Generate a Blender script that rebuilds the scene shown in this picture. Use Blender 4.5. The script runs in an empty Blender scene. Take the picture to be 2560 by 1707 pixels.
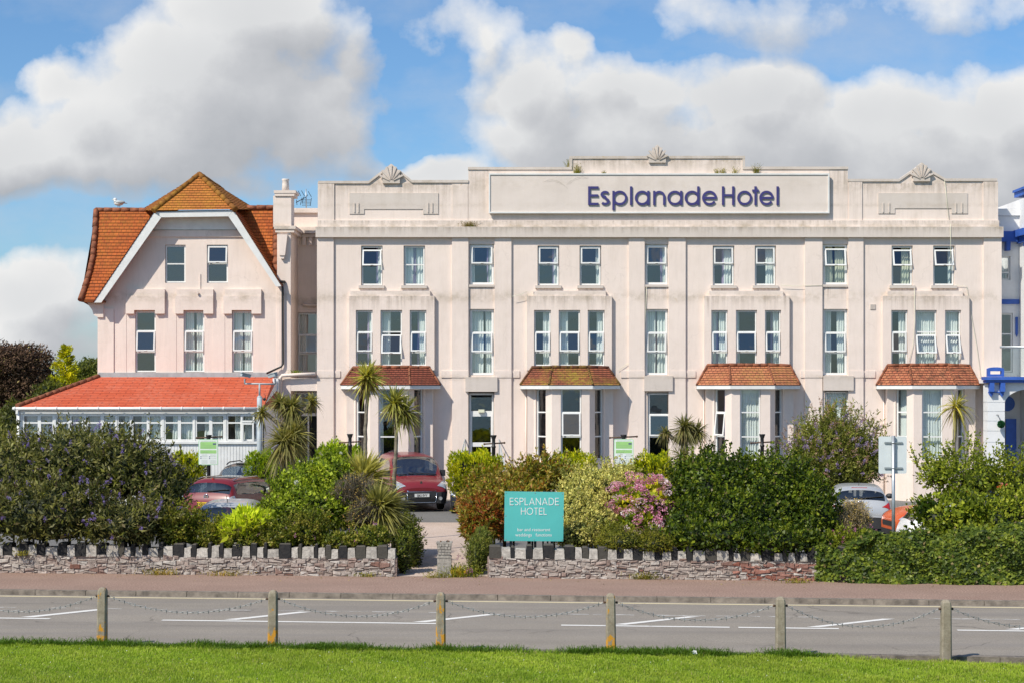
import bpy, math, random
import numpy as np
from mathutils import Vector, Matrix
random.seed(11)
rng = np.random.default_rng(7)
S = bpy.context.scene
COL = S.collection
R = math.radians
# camera model used to place things at their measured real positions
F, HX, HY, H, D0 = 4200.0, 1280.0, 971.0, 4.31, 65.6
K = F / D0
def W(px, py, Y):
    d = D0 + Y
    return ((px - HX) * d / F, Y, H - (py - HY) * d / F)
def C(px, py, d): return W(px, py, d - D0)
def wx(px, Y=0.0): return (px - HX) * (D0 + Y) / F
def wz(py, Y=0.0): return H - (py - HY) * (D0 + Y) / F

# ---------------------------------------------------------------- objects
def tag(o, label=None, cat=None, group=None, kind=None):
    if label: o['label'] = label
    if cat: o['category'] = cat
    if group: o['group'] = group
    if kind: o['kind'] = kind
    return o
def empty(name, loc=(0, 0, 0), label=None, cat=None, group=None):
    o = bpy.data.objects.new(name, None); COL.objects.link(o); o.location = loc
    o.empty_display_size = 0.3
    return tag(o, label, cat, group)
def off(o):
    v = Vector((0, 0, 0))
    while o is not None:
        v = v + o.location; o = o.parent
    return v
def link(name, me, mat, parent=None, world=True):
    o = bpy.data.objects.new(name, me); COL.objects.link(o)
    if mat is not None: me.materials.append(mat)
    if parent is not None:
        if world:
            t = off(parent)
            if t.length > 0: me.transform(Matrix.Translation(-t))
        o.parent = parent
    return o
def copy_tree(o, parent=None):
    c = o.copy(); COL.objects.link(c); c.parent = parent
    for ch in list(o.children): copy_tree(ch, c)
    return c

class MB:
    def __init__(s): s.v = []; s.f = []; s.c = []; s.uv = []; s.sm = []
    def face(s, pts, col=None, uv=None, smooth=False):
        b = len(s.v); s.v += [tuple(p) for p in pts]; s.f.append(tuple(range(b, b + len(pts))))
        s.c.append(col); s.uv.append(uv); s.sm.append(smooth)
    def box(s, x0, x1, y0, y1, z0, z1, col=None, M=None):
        p = [(x0, y0, z0), (x1, y0, z0), (x1, y1, z0), (x0, y1, z0), (x0, y0, z1), (x1, y0, z1), (x1, y1, z1), (x0, y1, z1)]
        if M is not None: p = [tuple(M @ Vector(q)) for q in p]
        b = len(s.v); s.v += p
        for q in ((0, 3, 2, 1), (4, 5, 6, 7), (0, 1, 5, 4), (1, 2, 6, 5), (2, 3, 7, 6), (3, 0, 4, 7)):
            s.f.append(tuple(b + i for i in q)); s.c.append(col); s.uv.append(None); s.sm.append(False)
    def hexa(s, p, col=None):
        b = len(s.v); s.v += [tuple(q) for q in p]
        for q in ((0, 3, 2, 1), (4, 5, 6, 7), (0, 1, 5, 4), (1, 2, 6, 5), (2, 3, 7, 6), (3, 0, 4, 7)):
            s.f.append(tuple(b + i for i in q)); s.c.append(col); s.uv.append(None); s.sm.append(False)
    def prism(s, poly, y0, y1, col=None, fr=None):
        # poly (x,z) counter-clockwise seen from -Y; fr maps (x,y,z)
        g = fr or (lambda x, y, z: (x, y, z)); n = len(poly); b = len(s.v)
        s.v += [tuple(g(x, y0, z)) for x, z in poly] + [tuple(g(x, y1, z)) for x, z in poly]
        fs = [tuple(b + i for i in range(n)), tuple(b + n + i for i in reversed(range(n)))]
        for i in range(n):
            j = (i + 1) % n; fs.append((b + i, b + n + i, b + n + j, b + j))
        for q in fs: s.f.append(q); s.c.append(col); s.uv.append(None); s.sm.append(False)
    def tube(s, pts, r, n=8, col=None, cap=True):
        pts = [Vector(p) for p in pts]; rr = r if isinstance(r, (list, tuple)) else [r] * len(pts)
        b = len(s.v); ref = None
        for i, p in enumerate(pts):
            t = (pts[min(i + 1, len(pts) - 1)] - pts[max(i - 1, 0)]).normalized()
            if ref is None:
                ref = Vector((0, 0, 1)) if abs(t.z) < .9 else Vector((1, 0, 0))
            u = t.cross(ref).normalized(); w = u.cross(t).normalized(); ref = w
            for k in range(n):
                a = 2 * math.pi * k / n
                s.v.append(tuple(p + (u * math.cos(a) + w * math.sin(a)) * rr[i]))
        for i in range(len(pts) - 1):
            for k in range(n):
                a = b + i * n + k; c = b + i * n + (k + 1) % n
                s.f.append((a, c, c + n, a + n)); s.c.append(col); s.uv.append(None); s.sm.append(True)
        if cap:
            s.f.append(tuple(b + k for k in reversed(range(n)))); s.c.append(col); s.uv.append(None); s.sm.append(False)
            e = b + (len(pts) - 1) * n
            s.f.append(tuple(e + k for k in range(n))); s.c.append(col); s.uv.append(None); s.sm.append(False)
    def lathe(s, prof, cx, cy, n=16, col=None, M=None):
        b = len(s.v)
        for r, z in prof:
            for k in range(n):
                a = 2 * math.pi * k / n
                q = Vector((cx + r * math.cos(a), cy + r * math.sin(a), z))
                s.v.append(tuple(M @ q if M is not None else q))
        for i in range(len(prof) - 1):
            for k in range(n):
                a = b + i * n + k; c = b + i * n + (k + 1) % n
                s.f.append((a, c, c + n, a + n)); s.c.append(col); s.uv.append(None); s.sm.append(True)
        s.f.append(tuple(b + k for k in reversed(range(n)))); s.c.append(col); s.uv.append(None); s.sm.append(False)
        e = b + (len(prof) - 1) * n
        s.f.append(tuple(e + k for k in range(n))); s.c.append(col); s.uv.append(None); s.sm.append(False)
    def ball(s, c, r, nu=12, nv=8, col=None, M=None, jit=0):
        r = r if isinstance(r, (tuple, list)) else (r, r, r); b = len(s.v)
        for i in range(nv + 1):
            th = math.pi * i / nv
            for k in range(nu):
                a = 2 * math.pi * k / nu; j = 1 + jit * (random.random() - .5)
                q = Vector((c[0] + r[0] * math.sin(th) * math.cos(a) * j, c[1] + r[1] * math.sin(th) * math.sin(a) * j, c[2] + r[2] * math.cos(th) * j))
                s.v.append(tuple(M @ q if M is not None else q))
        for i in range(nv):
            for k in range(nu):
                a = b + i * nu + k; d = b + i * nu + (k + 1) % nu
                s.f.append((a, a + nu, d + nu, d)); s.c.append(col); s.uv.append(None); s.sm.append(True)
    def grid(s, fn, nu, nv, col=None, smooth=True):
        b = len(s.v)
        for i in range(nu + 1):
            for j in range(nv + 1): s.v.append(tuple(fn(i / nu, j / nv)))
        for i in range(nu):
            for j in range(nv):
                a = b + i * (nv + 1) + j
                s.f.append((a, a + nv + 1, a + nv + 2, a + 1)); s.c.append(col); s.uv.append(None); s.sm.append(smooth)
    def mesh(s, name):
        me = bpy.data.meshes.new(name); me.from_pydata(s.v, [], s.f)
        if any(c is not None for c in s.c):
            a = me.color_attributes.new('Col', 'FLOAT_COLOR', 'CORNER')
            buf = []
            for p, c in zip(me.polygons, s.c):
                c = c or (1, 1, 1); buf += list((c[0], c[1], c[2], 1.0)) * p.loop_total
            a.data.foreach_set('color', buf)
        if any(u is not None for u in s.uv):
            l = me.uv_layers.new(name='UVMap'); buf = []
            for p, u in zip(me.polygons, s.uv):
                if u is None: buf += [0.0, 0.0] * p.loop_total
                else:
                    for q in u: buf += [q[0], q[1]]
            l.data.foreach_set('uv', buf)
        me.polygons.foreach_set('use_smooth', s.sm)
        me.update(); return me
    def build(s, name, mat, parent=None, world=True): return link(name, s.mesh(name), mat, parent, world)

class FB:
    """numpy buffer of leaf quads and blade strips with a colour per vertex"""
    def __init__(s): s.V = []; s.Q = []; s.Cc = []; s.n = 0
    def add(s, V, Q, Cc):
        s.V.append(V); s.Q.append(Q + s.n); s.Cc.append(Cc); s.n += len(V)
    def leaves(s, P, D, L, Wd, col, fold=.3, nrm=None):
        n = len(P); L = np.broadcast_to(L, (n,))[:, None]; Wd = np.broadcast_to(Wd, (n,))[:, None]
        D = D / (np.linalg.norm(D, axis=1, keepdims=True) + 1e-9)
        r = rng.normal(size=(n, 3)) if nrm is None else nrm; sd = np.cross(D, r); sd /= (np.linalg.norm(sd, axis=1, keepdims=True) + 1e-9)
        nn = np.cross(D, sd)
        m = P + D * L * .45 + nn * L * fold * .3
        V = np.stack([P, m + sd * Wd * .5, P + D * L - nn * L * fold * .15, m - sd * Wd * .5], 1).reshape(-1, 3)
        Q = np.arange(4 * n).reshape(n, 4)
        s.add(V, Q, np.repeat(col, 4, axis=0))
    def blades(s, P, D, L, Wd, col, droop=.5, k=4, coltip=None):
        n = len(P); D = D / (np.linalg.norm(D, axis=1, keepdims=True) + 1e-9)
        L = np.broadcast_to(L, (n,)); Wd = np.broadcast_to(Wd, (n,)); droop = np.broadcast_to(droop, (n,))
        up = np.array([0, 0, 1.0]); sd = np.cross(D, up + rng.normal(size=(n, 3)) * .35); sd /= (np.linalg.norm(sd, axis=1, keepdims=True) + 1e-9)
        Vs = []; Cs = []
        for i in range(k + 1):
            t = i / k; p = P + D * (L * t)[:, None]; p = p.copy(); p[:, 2] -= L * droop * t * t
            w = (Wd * (0.6 + .8 * t if t < .35 else max(.02, 1.0 - ((t - .35) / .65) ** 1.6)) * .5)[:, None]
            Vs += [p - sd * w, p + sd * w]
            c = col if coltip is None else col * (1 - t) + coltip * t
            Cs += [c, c]
        V = np.stack(Vs, 1).reshape(-1, 3); Cc = np.stack(Cs, 1).reshape(-1, 3)
        base = (np.arange(n) * 2 * (k + 1))[:, None]
        q = np.concatenate([base + np.array([[2 * i, 2 * i + 1, 2 * i + 3, 2 * i + 2]]) for i in range(k)], 0)
        s.add(V, q, Cc)
    def core(s, c, r, col, nu=10, nv=7, j=.12):
        th = np.linspace(0.02, math.pi - .02, nv); ph = np.linspace(0, 2 * math.pi, nu, endpoint=False)
        T, Pp = np.meshgrid(th, ph, indexing='ij'); d = np.stack([np.sin(T) * np.cos(Pp), np.sin(T) * np.sin(Pp), np.cos(T)], -1)
        V = np.array(c) + d * np.array(r) * (1 + j * rng.normal(size=T.shape))[..., None]
        q = []
        for a in range(nv - 1):
            for b in range(nu):
                q.append([a * nu + b, (a + 1) * nu + b, (a + 1) * nu + (b + 1) % nu, a * nu + (b + 1) % nu])
        s.add(V.reshape(-1, 3), np.array(q), np.tile(np.array(col), (nv * nu, 1)))
    def build(s, name, mat, parent=None):
        V = np.concatenate(s.V); Q = np.concatenate(s.Q); Cc = np.concatenate(s.Cc)
        me = bpy.data.meshes.new(name)
        me.vertices.add(len(V)); me.vertices.foreach_set('co', V.astype(np.float32).ravel())
        me.loops.add(len(Q) * 4); me.loops.foreach_set('vertex_index', Q.astype(np.int32).ravel())
        me.polygons.add(len(Q)); me.polygons.foreach_set('loop_start', np.arange(0, len(Q) * 4, 4, dtype=np.int32))
        try: me.polygons.foreach_set('loop_total', np.full(len(Q), 4, dtype=np.int32))
        except Exception: pass
        a = me.color_attributes.new('Col', 'FLOAT_COLOR', 'POINT')
        a.data.foreach_set('color', np.concatenate([np.clip(Cc, 0, 1), np.ones((len(Cc), 1))], 1).astype(np.float32).ravel())
        me.update(calc_edges=True)
        return link(name, me, mat, parent)

# ---------------------------------------------------------------- materials
class NT:
    def __init__(s, tree): s.t = tree; s.n = tree.nodes; s.l = tree.links
    def new(s, typ, **kw):
        x = s.n.new(typ)
        for k, v in kw.items():
            if k == 'inp':
                for a, b in v.items():
                    if hasattr(b, 'is_output'): s.l.new(b, x.inputs[a])
                    else: x.inputs[a].default_value = b
            else: setattr(x, k, v)
        return x
    def link(s, a, b): s.l.new(a, b)
    def math(s, op, a, b=None, c=None, clamp=False):
        x = s.n.new('ShaderNodeMath'); x.operation = op; x.use_clamp = clamp
        for i, q in enumerate((a, b, c)):
            if q is None: continue
            if hasattr(q, 'is_output'): s.l.new(q, x.inputs[i])
            else: x.inputs[i].default_value = q
        return x.outputs[0]
    def vec(s, op, a, b=None):
        x = s.n.new('ShaderNodeVectorMath'); x.operation = op
        for i, q in enumerate((a, b)):
            if q is None: continue
            if hasattr(q, 'is_output'): s.l.new(q, x.inputs[i])
            else: x.inputs[i].default_value = q
        return x.outputs['Value'] if op in ('DOT_PRODUCT', 'LENGTH') else x.outputs['Vector']
    def mix(s, fac, a, b, mode='MIX'):
        x = s.n.new('ShaderNodeMix'); x.data_type = 'RGBA'; x.blend_type = mode
        for i, q in ((0, fac), (6, a), (7, b)):
            if hasattr(q, 'is_output'): s.l.new(q, x.inputs[i])
            elif i == 0: x.inputs[0].default_value = q
            else: x.inputs[i].default_value = (*q[:3], 1)
        return x.outputs[2]
    def ramp(s, fac, stops):
        x = s.n.new('ShaderNodeValToRGB'); e = x.color_ramp.elements
        while len(e) < len(stops): e.new(.5)
        for q, (p, c) in zip(e, stops):
            q.position = p; q.color = (c, c, c, 1) if isinstance(c, (int, float)) else (*c, 1)
        s.l.new(fac, x.inputs[0]); return x.outputs[0]
    def noise(s, vec, scale, detail=4, rough=.55, dist=0, out='Fac'):
        x = s.new('ShaderNodeTexNoise', inp={'Scale': scale, 'Detail': detail, 'Roughness': rough, 'Distortion': dist})
        if vec is not None: s.l.new(vec, x.inputs['Vector'])
        return x.outputs[out]
    def obj(s): return s.new('ShaderNodeTexCoord').outputs['Object']
    def pos(s): return s.new('ShaderNodeNewGeometry').outputs['Position']
    def mapping(s, vec, scale=(1, 1, 1), loc=(0, 0, 0)):
        x = s.new('ShaderNodeMapping'); s.l.new(vec, x.inputs[0])
        x.inputs['Scale'].default_value = scale; x.inputs['Location'].default_value = loc
        return x.outputs[0]
def material(name):
    m = bpy.data.materials.new(name); m.use_nodes = True
    t = NT(m.node_tree); b = m.node_tree.nodes['Principled BSDF']
    return m, t, b
def setbump(t, b, h, strength=.3, dist=.02):
    x = t.new('ShaderNodeBump', inp={'Strength': strength, 'Distance': dist, 'Height': h}); t.link(x.outputs[0], b.inputs['Normal'])
def plain(name, col, rough=.5, metal=0., var=.12, scale=3., bump=0., bscale=40., spec=.5, coat=0.):
    m, t, b = material(name); p = t.pos()
    n = t.noise(p, scale, 5)
    c2 = tuple(max(0, c * (1 - 2 * var)) for c in col)
    t.link(t.mix(t.ramp(n, [(.3, 0.), (.7, 1.)]), c2, tuple(min(1, c * (1 + var * .4)) for c in col)), b.inputs['Base Color'])
    b.inputs['Roughness'].default_value = rough; b.inputs['Metallic'].default_value = metal
    b.inputs['Specular IOR Level'].default_value = spec
    if coat: b.inputs['Coat Weight'].default_value = coat; b.inputs['Coat Roughness'].default_value = .04
    if bump: setbump(t, b, t.noise(p, bscale, 4), bump)
    return m
def stucco(name, col, dirt=1.0):
    m, t, b = material(name); p = t.pos()
    big = t.noise(p, .35, 4); mid = t.noise(p, 2.2, 6, .6)
    c = t.mix(t.ramp(big, [(.35, 0.), (.7, 1.)]), tuple(x * .92 for x in col), col)
    c = t.mix(t.math('MULTIPLY', t.ramp(mid, [(.45, 0.), (.75, 1.)]), .30), c, (col[0] * .86, col[1] * .85, col[2] * .82))
    # rain streaks: noise stretched down the wall, stronger high up on the parapet
    st = t.noise(t.mapping(p, (3.2, 3.2, .22)), 1.0, 6, .65)
    spot = t.noise(p, .55, 5, .6)
    z = t.new('ShaderNodeSeparateXYZ', inp={0: p}).outputs[2]
    hi = t.ramp(t.math('MULTIPLY_ADD', z, 1 / 4., -2.55), [(0., .28), (.3, .8), (1., 1.)])
    k = t.math('MULTIPLY', t.ramp(st, [(.45, 0.), (.75, 1.)]), t.ramp(spot, [(.4, 0.), (.65, 1.)]))
    k = t.math('MULTIPLY', k, hi)
    c = t.mix(t.math('MULTIPLY', k, .62 * dirt), c, (.33, .27, .20))
    band = None
    for zi, wi, ai in ((10.60, .16, .9), (7.86, .22, .75), (12.26, .30, .7), (13.25, .3, .8), (4.75, .12, .5), (11.45, .08, .5)):
        g = t.math('MULTIPLY', t.math('EXPONENT', t.math('MULTIPLY', t.math('POWER', t.math('DIVIDE', t.math('SUBTRACT', z, zi), wi), 2.), -1.)), ai); band = g if band is None else t.math('MAXIMUM', band, g)
    bn = t.noise(t.mapping(p, (1.3, 1.3, 1.6)), 1.4, 7, .72)
    c = t.mix(t.math('MULTIPLY', t.math('MULTIPLY', band, t.ramp(bn, [(.40, 0.), (.66, 1.)])), .8 * dirt), c, (.38, .31, .22))
    c = t.mix(t.math('MULTIPLY', t.math('MULTIPLY', band, t.ramp(t.noise(p, 3.7, 7, .8), [(.60, 0.), (.68, 1.)])), .6 * dirt), c, (.50, .33, .12))
    cr = t.new('ShaderNodeTexVoronoi', feature='DISTANCE_TO_EDGE', inp={'Vector': t.vec('ADD', p, t.vec('MULTIPLY', t.new('ShaderNodeTexNoise', inp={'Vector': p, 'Scale': 1.5, 'Detail': 5.}).outputs['Color'], (.9, .9, .9))), 'Scale': .33}).outputs['Distance']
    crk = t.math('MULTIPLY', t.ramp(cr, [(.0015, 1.), (.0045, 0.)]), t.ramp(t.noise(p, .6, 3), [(.5, 0.), (.58, .5)])); c = t.mix(t.math('MULTIPLY', crk, .4 * dirt), c, (.40, .33, .28))
    sp2 = t.noise(t.mapping(p, (9, 9, 1.1)), 1., 4, .6)
    c = t.mix(t.math('MULTIPLY', t.ramp(sp2, [(.50, 0.), (.80, 1.)]), .15 * dirt), c, (.40, .33, .28))
    t.link(c, b.inputs['Base Color'])
    b.inputs['Roughness'].default_value = .82; b.inputs['Specular IOR Level'].default_value = .25
    h = t.math('ADD', t.math('MULTIPLY', t.noise(p, 26, 5, .6), .5), t.noise(p, 1.6, 3))
    setbump(t, b, h, .32, .035)
    return m
def tiles(name, c1, c2, mortar, bw, rh, lichen=None, lam=.5, joint=.012, dark=None):
    m, t, b = material(name)
    uv = t.new('ShaderNodeUVMap').outputs[0]; p = t.pos()
    br = t.new('ShaderNodeTexBrick', offset=.5, inp={'Vector': uv, 'Scale': 1., 'Brick Width': bw, 'Row Height': rh, 'Mortar Size': joint, 'Mortar Smooth': .2, 'Bias': 0.,
        'Color1': (*c1, 1), 'Color2': (*c2, 1), 'Mortar': (*mortar, 1)})
    c = t.mix(t.ramp(t.noise(p, 5., 6, .65), [(.42, 0.), (.75, .6)]), br.outputs[0], tuple(x * .5 for x in c1))
    if dark is not None:
        c = t.mix(t.math('MULTIPLY', t.ramp(t.noise(p, 3.1, 6, .7), [(.5, 0.), (.68, 1.)]), dark), c, (.055, .03, .02))
    if lichen is not None:
        n = t.math('MULTIPLY', t.ramp(t.noise(p, 7., 6, .75), [(.40, 0.), (.62, 1.)]), t.ramp(t.noise(p, .9, 3), [(.35, 0.), (.6, 1.)]))
        c = t.mix(t.math('MULTIPLY', n, lam), c, lichen)
    t.link(c, b.inputs['Base Color']); b.inputs['Roughness'].default_value = .8; b.inputs['Specular IOR Level'].default_value = .25
    setbump(t, b, t.math('ADD', t.math('MULTIPLY', br.outputs['Fac'], -.6), t.math('MULTIPLY', t.noise(p, 30, 4), .4)), .5, .02)
    return m
def leafmat(name, trans=.42, rough=.5, spec=.3):
    m, t, b = material(name); a = t.new('ShaderNodeAttribute', attribute_name='Col').outputs['Color']
    t.link(a, b.inputs['Base Color']); b.inputs['Roughness'].default_value = rough; b.inputs['Specular IOR Level'].default_value = spec
    tr = t.new('ShaderNodeBsdfTranslucent'); t.link(t.mix(.35, a, (1., 1., .35), 'MULTIPLY'), tr.inputs[0])
    mx = t.new('ShaderNodeMixShader', inp={0: trans}); t.link(b.outputs[0], mx.inputs[1]); t.link(tr.outputs[0], mx.inputs[2])
    t.link(mx.outputs[0], m.node_tree.nodes['Material Output'].inputs[0]); return m
def vcol(name, rough=.85, nscale=18., nvar=.5, bump=.4, spec=.25):
    m, t, b = material(name); a = t.new('ShaderNodeAttribute', attribute_name='Col').outputs['Color']; p = t.pos()
    n = t.noise(p, nscale, 6, .65)
    t.link(t.mix(t.math('MULTIPLY', t.ramp(n, [(.35, 1.), (.65, 0.)]), nvar), a, (.05, .045, .04)), b.inputs['Base Color'])
    b.inputs['Roughness'].default_value = rough; b.inputs['Specular IOR Level'].default_value = spec
    setbump(t, b, t.noise(p, nscale * 1.7, 5, .6), bump, .02); return m
def glassmat(name, refl=.16, tint=(.87, .91, .91), wob=.012):
    m, t, b = material(name); m.node_tree.nodes.remove(b)
    p = t.pos()
    bp = t.new('ShaderNodeBump', inp={'Strength': 1., 'Distance': wob, 'Height': t.noise(p, 1.3, 2)})
    g = t.new('ShaderNodeBsdfGlossy', inp={'Roughness': .0, 'Color': (1, 1, 1, 1)}); t.link(bp.outputs[0], g.inputs['Normal'])
    tr = t.new('ShaderNodeBsdfTransparent', inp={0: (*tint, 1)})
    lw = t.new('ShaderNodeLayerWeight', inp={'Blend': .5})
    fac = t.math('ADD', t.math('MULTIPLY', t.math('POWER', lw.outputs['Facing'], 5.), .8), refl + .04, clamp=True)
    mx = t.new('ShaderNodeMixShader', inp={0: fac}); t.link(tr.outputs[0], mx.inputs[1]); t.link(g.outputs[0], mx.inputs[2])
    t.link(mx.outputs[0], m.node_tree.nodes['Material Output'].inputs[0]); return m

PINK = (.85, .725, .648)
M = {}
M['stucco'] = stucco('stucco_pink', PINK)
def stain(name):
    m, t, b = material(name); uv = t.new('ShaderNodeUVMap').outputs[0]; p = t.pos(); v = t.new('ShaderNodeSeparateXYZ', inp={0: uv}).outputs[1]
    n = t.noise(t.mapping(p, (7., 1., .35)), 1., 6, .7); k = t.math('MULTIPLY', t.ramp(n, [(.45, 0.), (.72, 1.)]), t.math('POWER', v, 1.4)); k = t.math('MULTIPLY', k, .38)
    b.inputs['Base Color'].default_value = (.30, .24, .18, 1); b.inputs['Roughness'].default_value = .9
    tr = t.new('ShaderNodeBsdfTransparent'); mx = t.new('ShaderNodeMixShader', inp={0: k}); t.link(tr.outputs[0], mx.inputs[1]); t.link(b.outputs[0], mx.inputs[2]); t.link(mx.outputs[0], m.node_tree.nodes['Material Output'].inputs[0]); return m
M['stain'] = stain('rain_stain')
M['grey'] = stucco('stucco_grey', (.68, .60, .54), .9)
M['board'] = stucco('board_cream', (.77, .675, .61), .35)
M['upvc'] = plain('white_upvc', (.80, .80, .78), .35, var=.04)
M['white'] = plain('white_paint', (.78, .78, .76), .45, var=.06)
M['whitewall'] = plain('white_render', (.80, .80, .80), .8, var=.04, bump=.15)
M['blue'] = plain('blue_paint', (.045, .13, .50), .5, var=.12)
M['navy'] = plain('navy_letters', (.052, .045, .185), .45, var=.08)
M['glass'] = glassmat('window_glass', .10, wob=.004)
M['glassdark'] = glassmat('bay_glass', .04, (.6, .66, .68), .004)
M['curtain'] = plain('curtain', (.88, .91, .87), .9, var=.05, scale=2.)
M['curtain_y'] = plain('curtain_cream', (.74, .74, .56), .9, var=.08, scale=2.)
M['lilac'] = plain('curtain_lilac', (.46, .36, .55), .9, var=.1)
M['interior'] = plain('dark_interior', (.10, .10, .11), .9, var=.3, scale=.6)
M['black'] = plain('black_paint', (.018, .018, .02), .45, var=.3)
M['lead'] = plain('lead_flashing', (.42, .45, .46), .6, var=.15)
M['steel'] = plain('galvanised_steel', (.50, .53, .55), .42, .75, var=.12, scale=9)
M['greypaint'] = plain('grey_paint', (.42, .47, .50), .5, var=.1)
M['rust'] = plain('rusty_iron', (.14, .08, .05), .8, var=.4, scale=20)
M['bay1'] = tiles('tiles_dark_red', (.25, .075, .045), (.20, .055, .035), (.06, .02, .015), .17, .125, dark=.6)
M['bay2'] = tiles('tiles_mossy', (.32, .10, .055), (.25, .08, .045), (.08, .03, .02), .17, .125, (.33, .26, .035), .95, dark=.5)
M['bay3'] = tiles('tiles_terracotta', (.52, .20, .10), (.42, .145, .075), (.12, .04, .03), .17, .125, (.42, .30, .07), .35, dark=.35)
M['bay4'] = tiles('tiles_terracotta_worn', (.50, .20, .10), (.42, .13, .07), (.10, .035, .025), .17, .125, dark=.95)
M['gable'] = tiles('tiles_gable', (.50, .125, .03), (.36, .085, .022), (.20, .055, .02), .19, .155, (.42, .26, .03), .22, joint=.012, dark=.35)
M['gabletop'] = tiles('tiles_gable_lichen', (.50, .18, .04), (.42, .13, .035), (.22, .09, .02), .19, .155, (.46, .27, .02), .38, joint=.012)
M['shingle'] = tiles('shingles_red', (.60, .118, .05), (.54, .098, .042), (.32, .055, .028), .62, .20, (.62, .28, .2), .3, joint=.02)
M['ridge'] = plain('ridge_tiles', (.30, .10, .045), .8, var=.3, scale=7, bump=.4)
M['leaf'] = leafmat('foliage')
M['leafgloss'] = leafmat('foliage_glossy', .40, .45, .28)
M['dry'] = leafmat('dry_foliage', .12, .8, .1)
M['bark'] = plain('bark', (.27, .23, .17), .9, var=.3, scale=9, bump=.6, bscale=25)
M['barkdark'] = plain('bark_dark', (.07, .05, .035), .9, var=.3, scale=9)
# ================================================================ building helpers
class Fr:
    """a wall frame: u along the wall, n outward, z up"""
    def __init__(s, O, U, N): s.O = Vector(O); s.U = Vector(U).normalized(); s.N = Vector(N).normalized()
    def p(s, u, n, z): q = s.O + s.U * u + s.N * n; return (q.x, q.y, z)
    def box(s, mb, u0, u1, n0, n1, z0, z1, col=None):
        mb.hexa([s.p(u0, n1, z0), s.p(u1, n1, z0), s.p(u1, n0, z0), s.p(u0, n0, z0), s.p(u0, n1, z1), s.p(u1, n1, z1), s.p(u1, n0, z1), s.p(u0, n0, z1)], col)
def front(Y): return Fr((0, Y, 0), (1, 0, 0), (0, -1, 0))

def wall_grid(mb, fr, u0, u1, z0, z1, holes):
    """front face of a wall with openings (u0,u1,z0,z1,reveal depth) and their reveals"""
    us = sorted({u0, u1} | {h[i] for h in holes for i in (0, 1) if u0 < h[i] < u1})
    zs = sorted({z0, z1} | {h[i] for h in holes for i in (2, 3) if z0 < h[i] < z1})
    for a, b in zip(us, us[1:]):
        for c, d in zip(zs, zs[1:]):
            m, n = (a + b) / 2, (c + d) / 2
            if any(h[0] < m < h[1] and h[2] < n < h[3] for h in holes): continue
            mb.face([fr.p(a, 0, c), fr.p(b, 0, c), fr.p(b, 0, d), fr.p(a, 0, d)])
    for a, b, c, d, r in holes:
        if r <= 0: continue
        mb.face([fr.p(a, 0, c), fr.p(a, 0, d), fr.p(a, -r, d), fr.p(a, -r, c)])
        mb.face([fr.p(b, 0, d), fr.p(b, 0, c), fr.p(b, -r, c), fr.p(b, -r, d)])
        mb.face([fr.p(a, 0, d), fr.p(b, 0, d), fr.p(b, -r, d), fr.p(a, -r, d)])
        mb.face([fr.p(b, 0, c), fr.p(a, 0, c), fr.p(a, -r, c), fr.p(b, -r, c)])

def bars(mb, fr, u0, u1, z0, z1, w, n0, n1, col=None):
    fr.box(mb, u0, u0 + w, n0, n1, z0, z1, col); fr.box(mb, u1 - w, u1, n0, n1, z0, z1, col)
    fr.box(mb, u0 + w, u1 - w, n0, n1, z0, z0 + w, col); fr.box(mb, u0 + w, u1 - w, n0, n1, z1 - w, z1, col)

def curtain(fr, parent, ua, ub, z0, z1, n, mat, seed=0, hook=False):
    mb = MB(); r = random.Random(seed); k = max(10, int((ub - ua) / .022)); per = .085 + r.random() * .03; ph = r.random() * 6
    def fn(a, b):
        u = ua + (ub - ua) * a
        amp = .020 + .018 * (1 - b)
        d = amp * math.sin(2 * math.pi * u / per + ph + .6 * math.sin(u * 5 + seed)) + .012 * math.sin(u * 47 + 3 * b)
        uu = u + .02 * math.sin(3 * b + u * 9 + seed) * (1 - b)
        if hook: uu = ua + (uu - ua) * (1 - .35 * math.sin(math.pi * min(1, max(0, (1 - b) * 1.2))))
        return fr.p(uu, n + d, z0 + (z1 - z0) * b)
    mb.grid(fn, k, 6)
    return mb.build('curtain', mat, parent)

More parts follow.
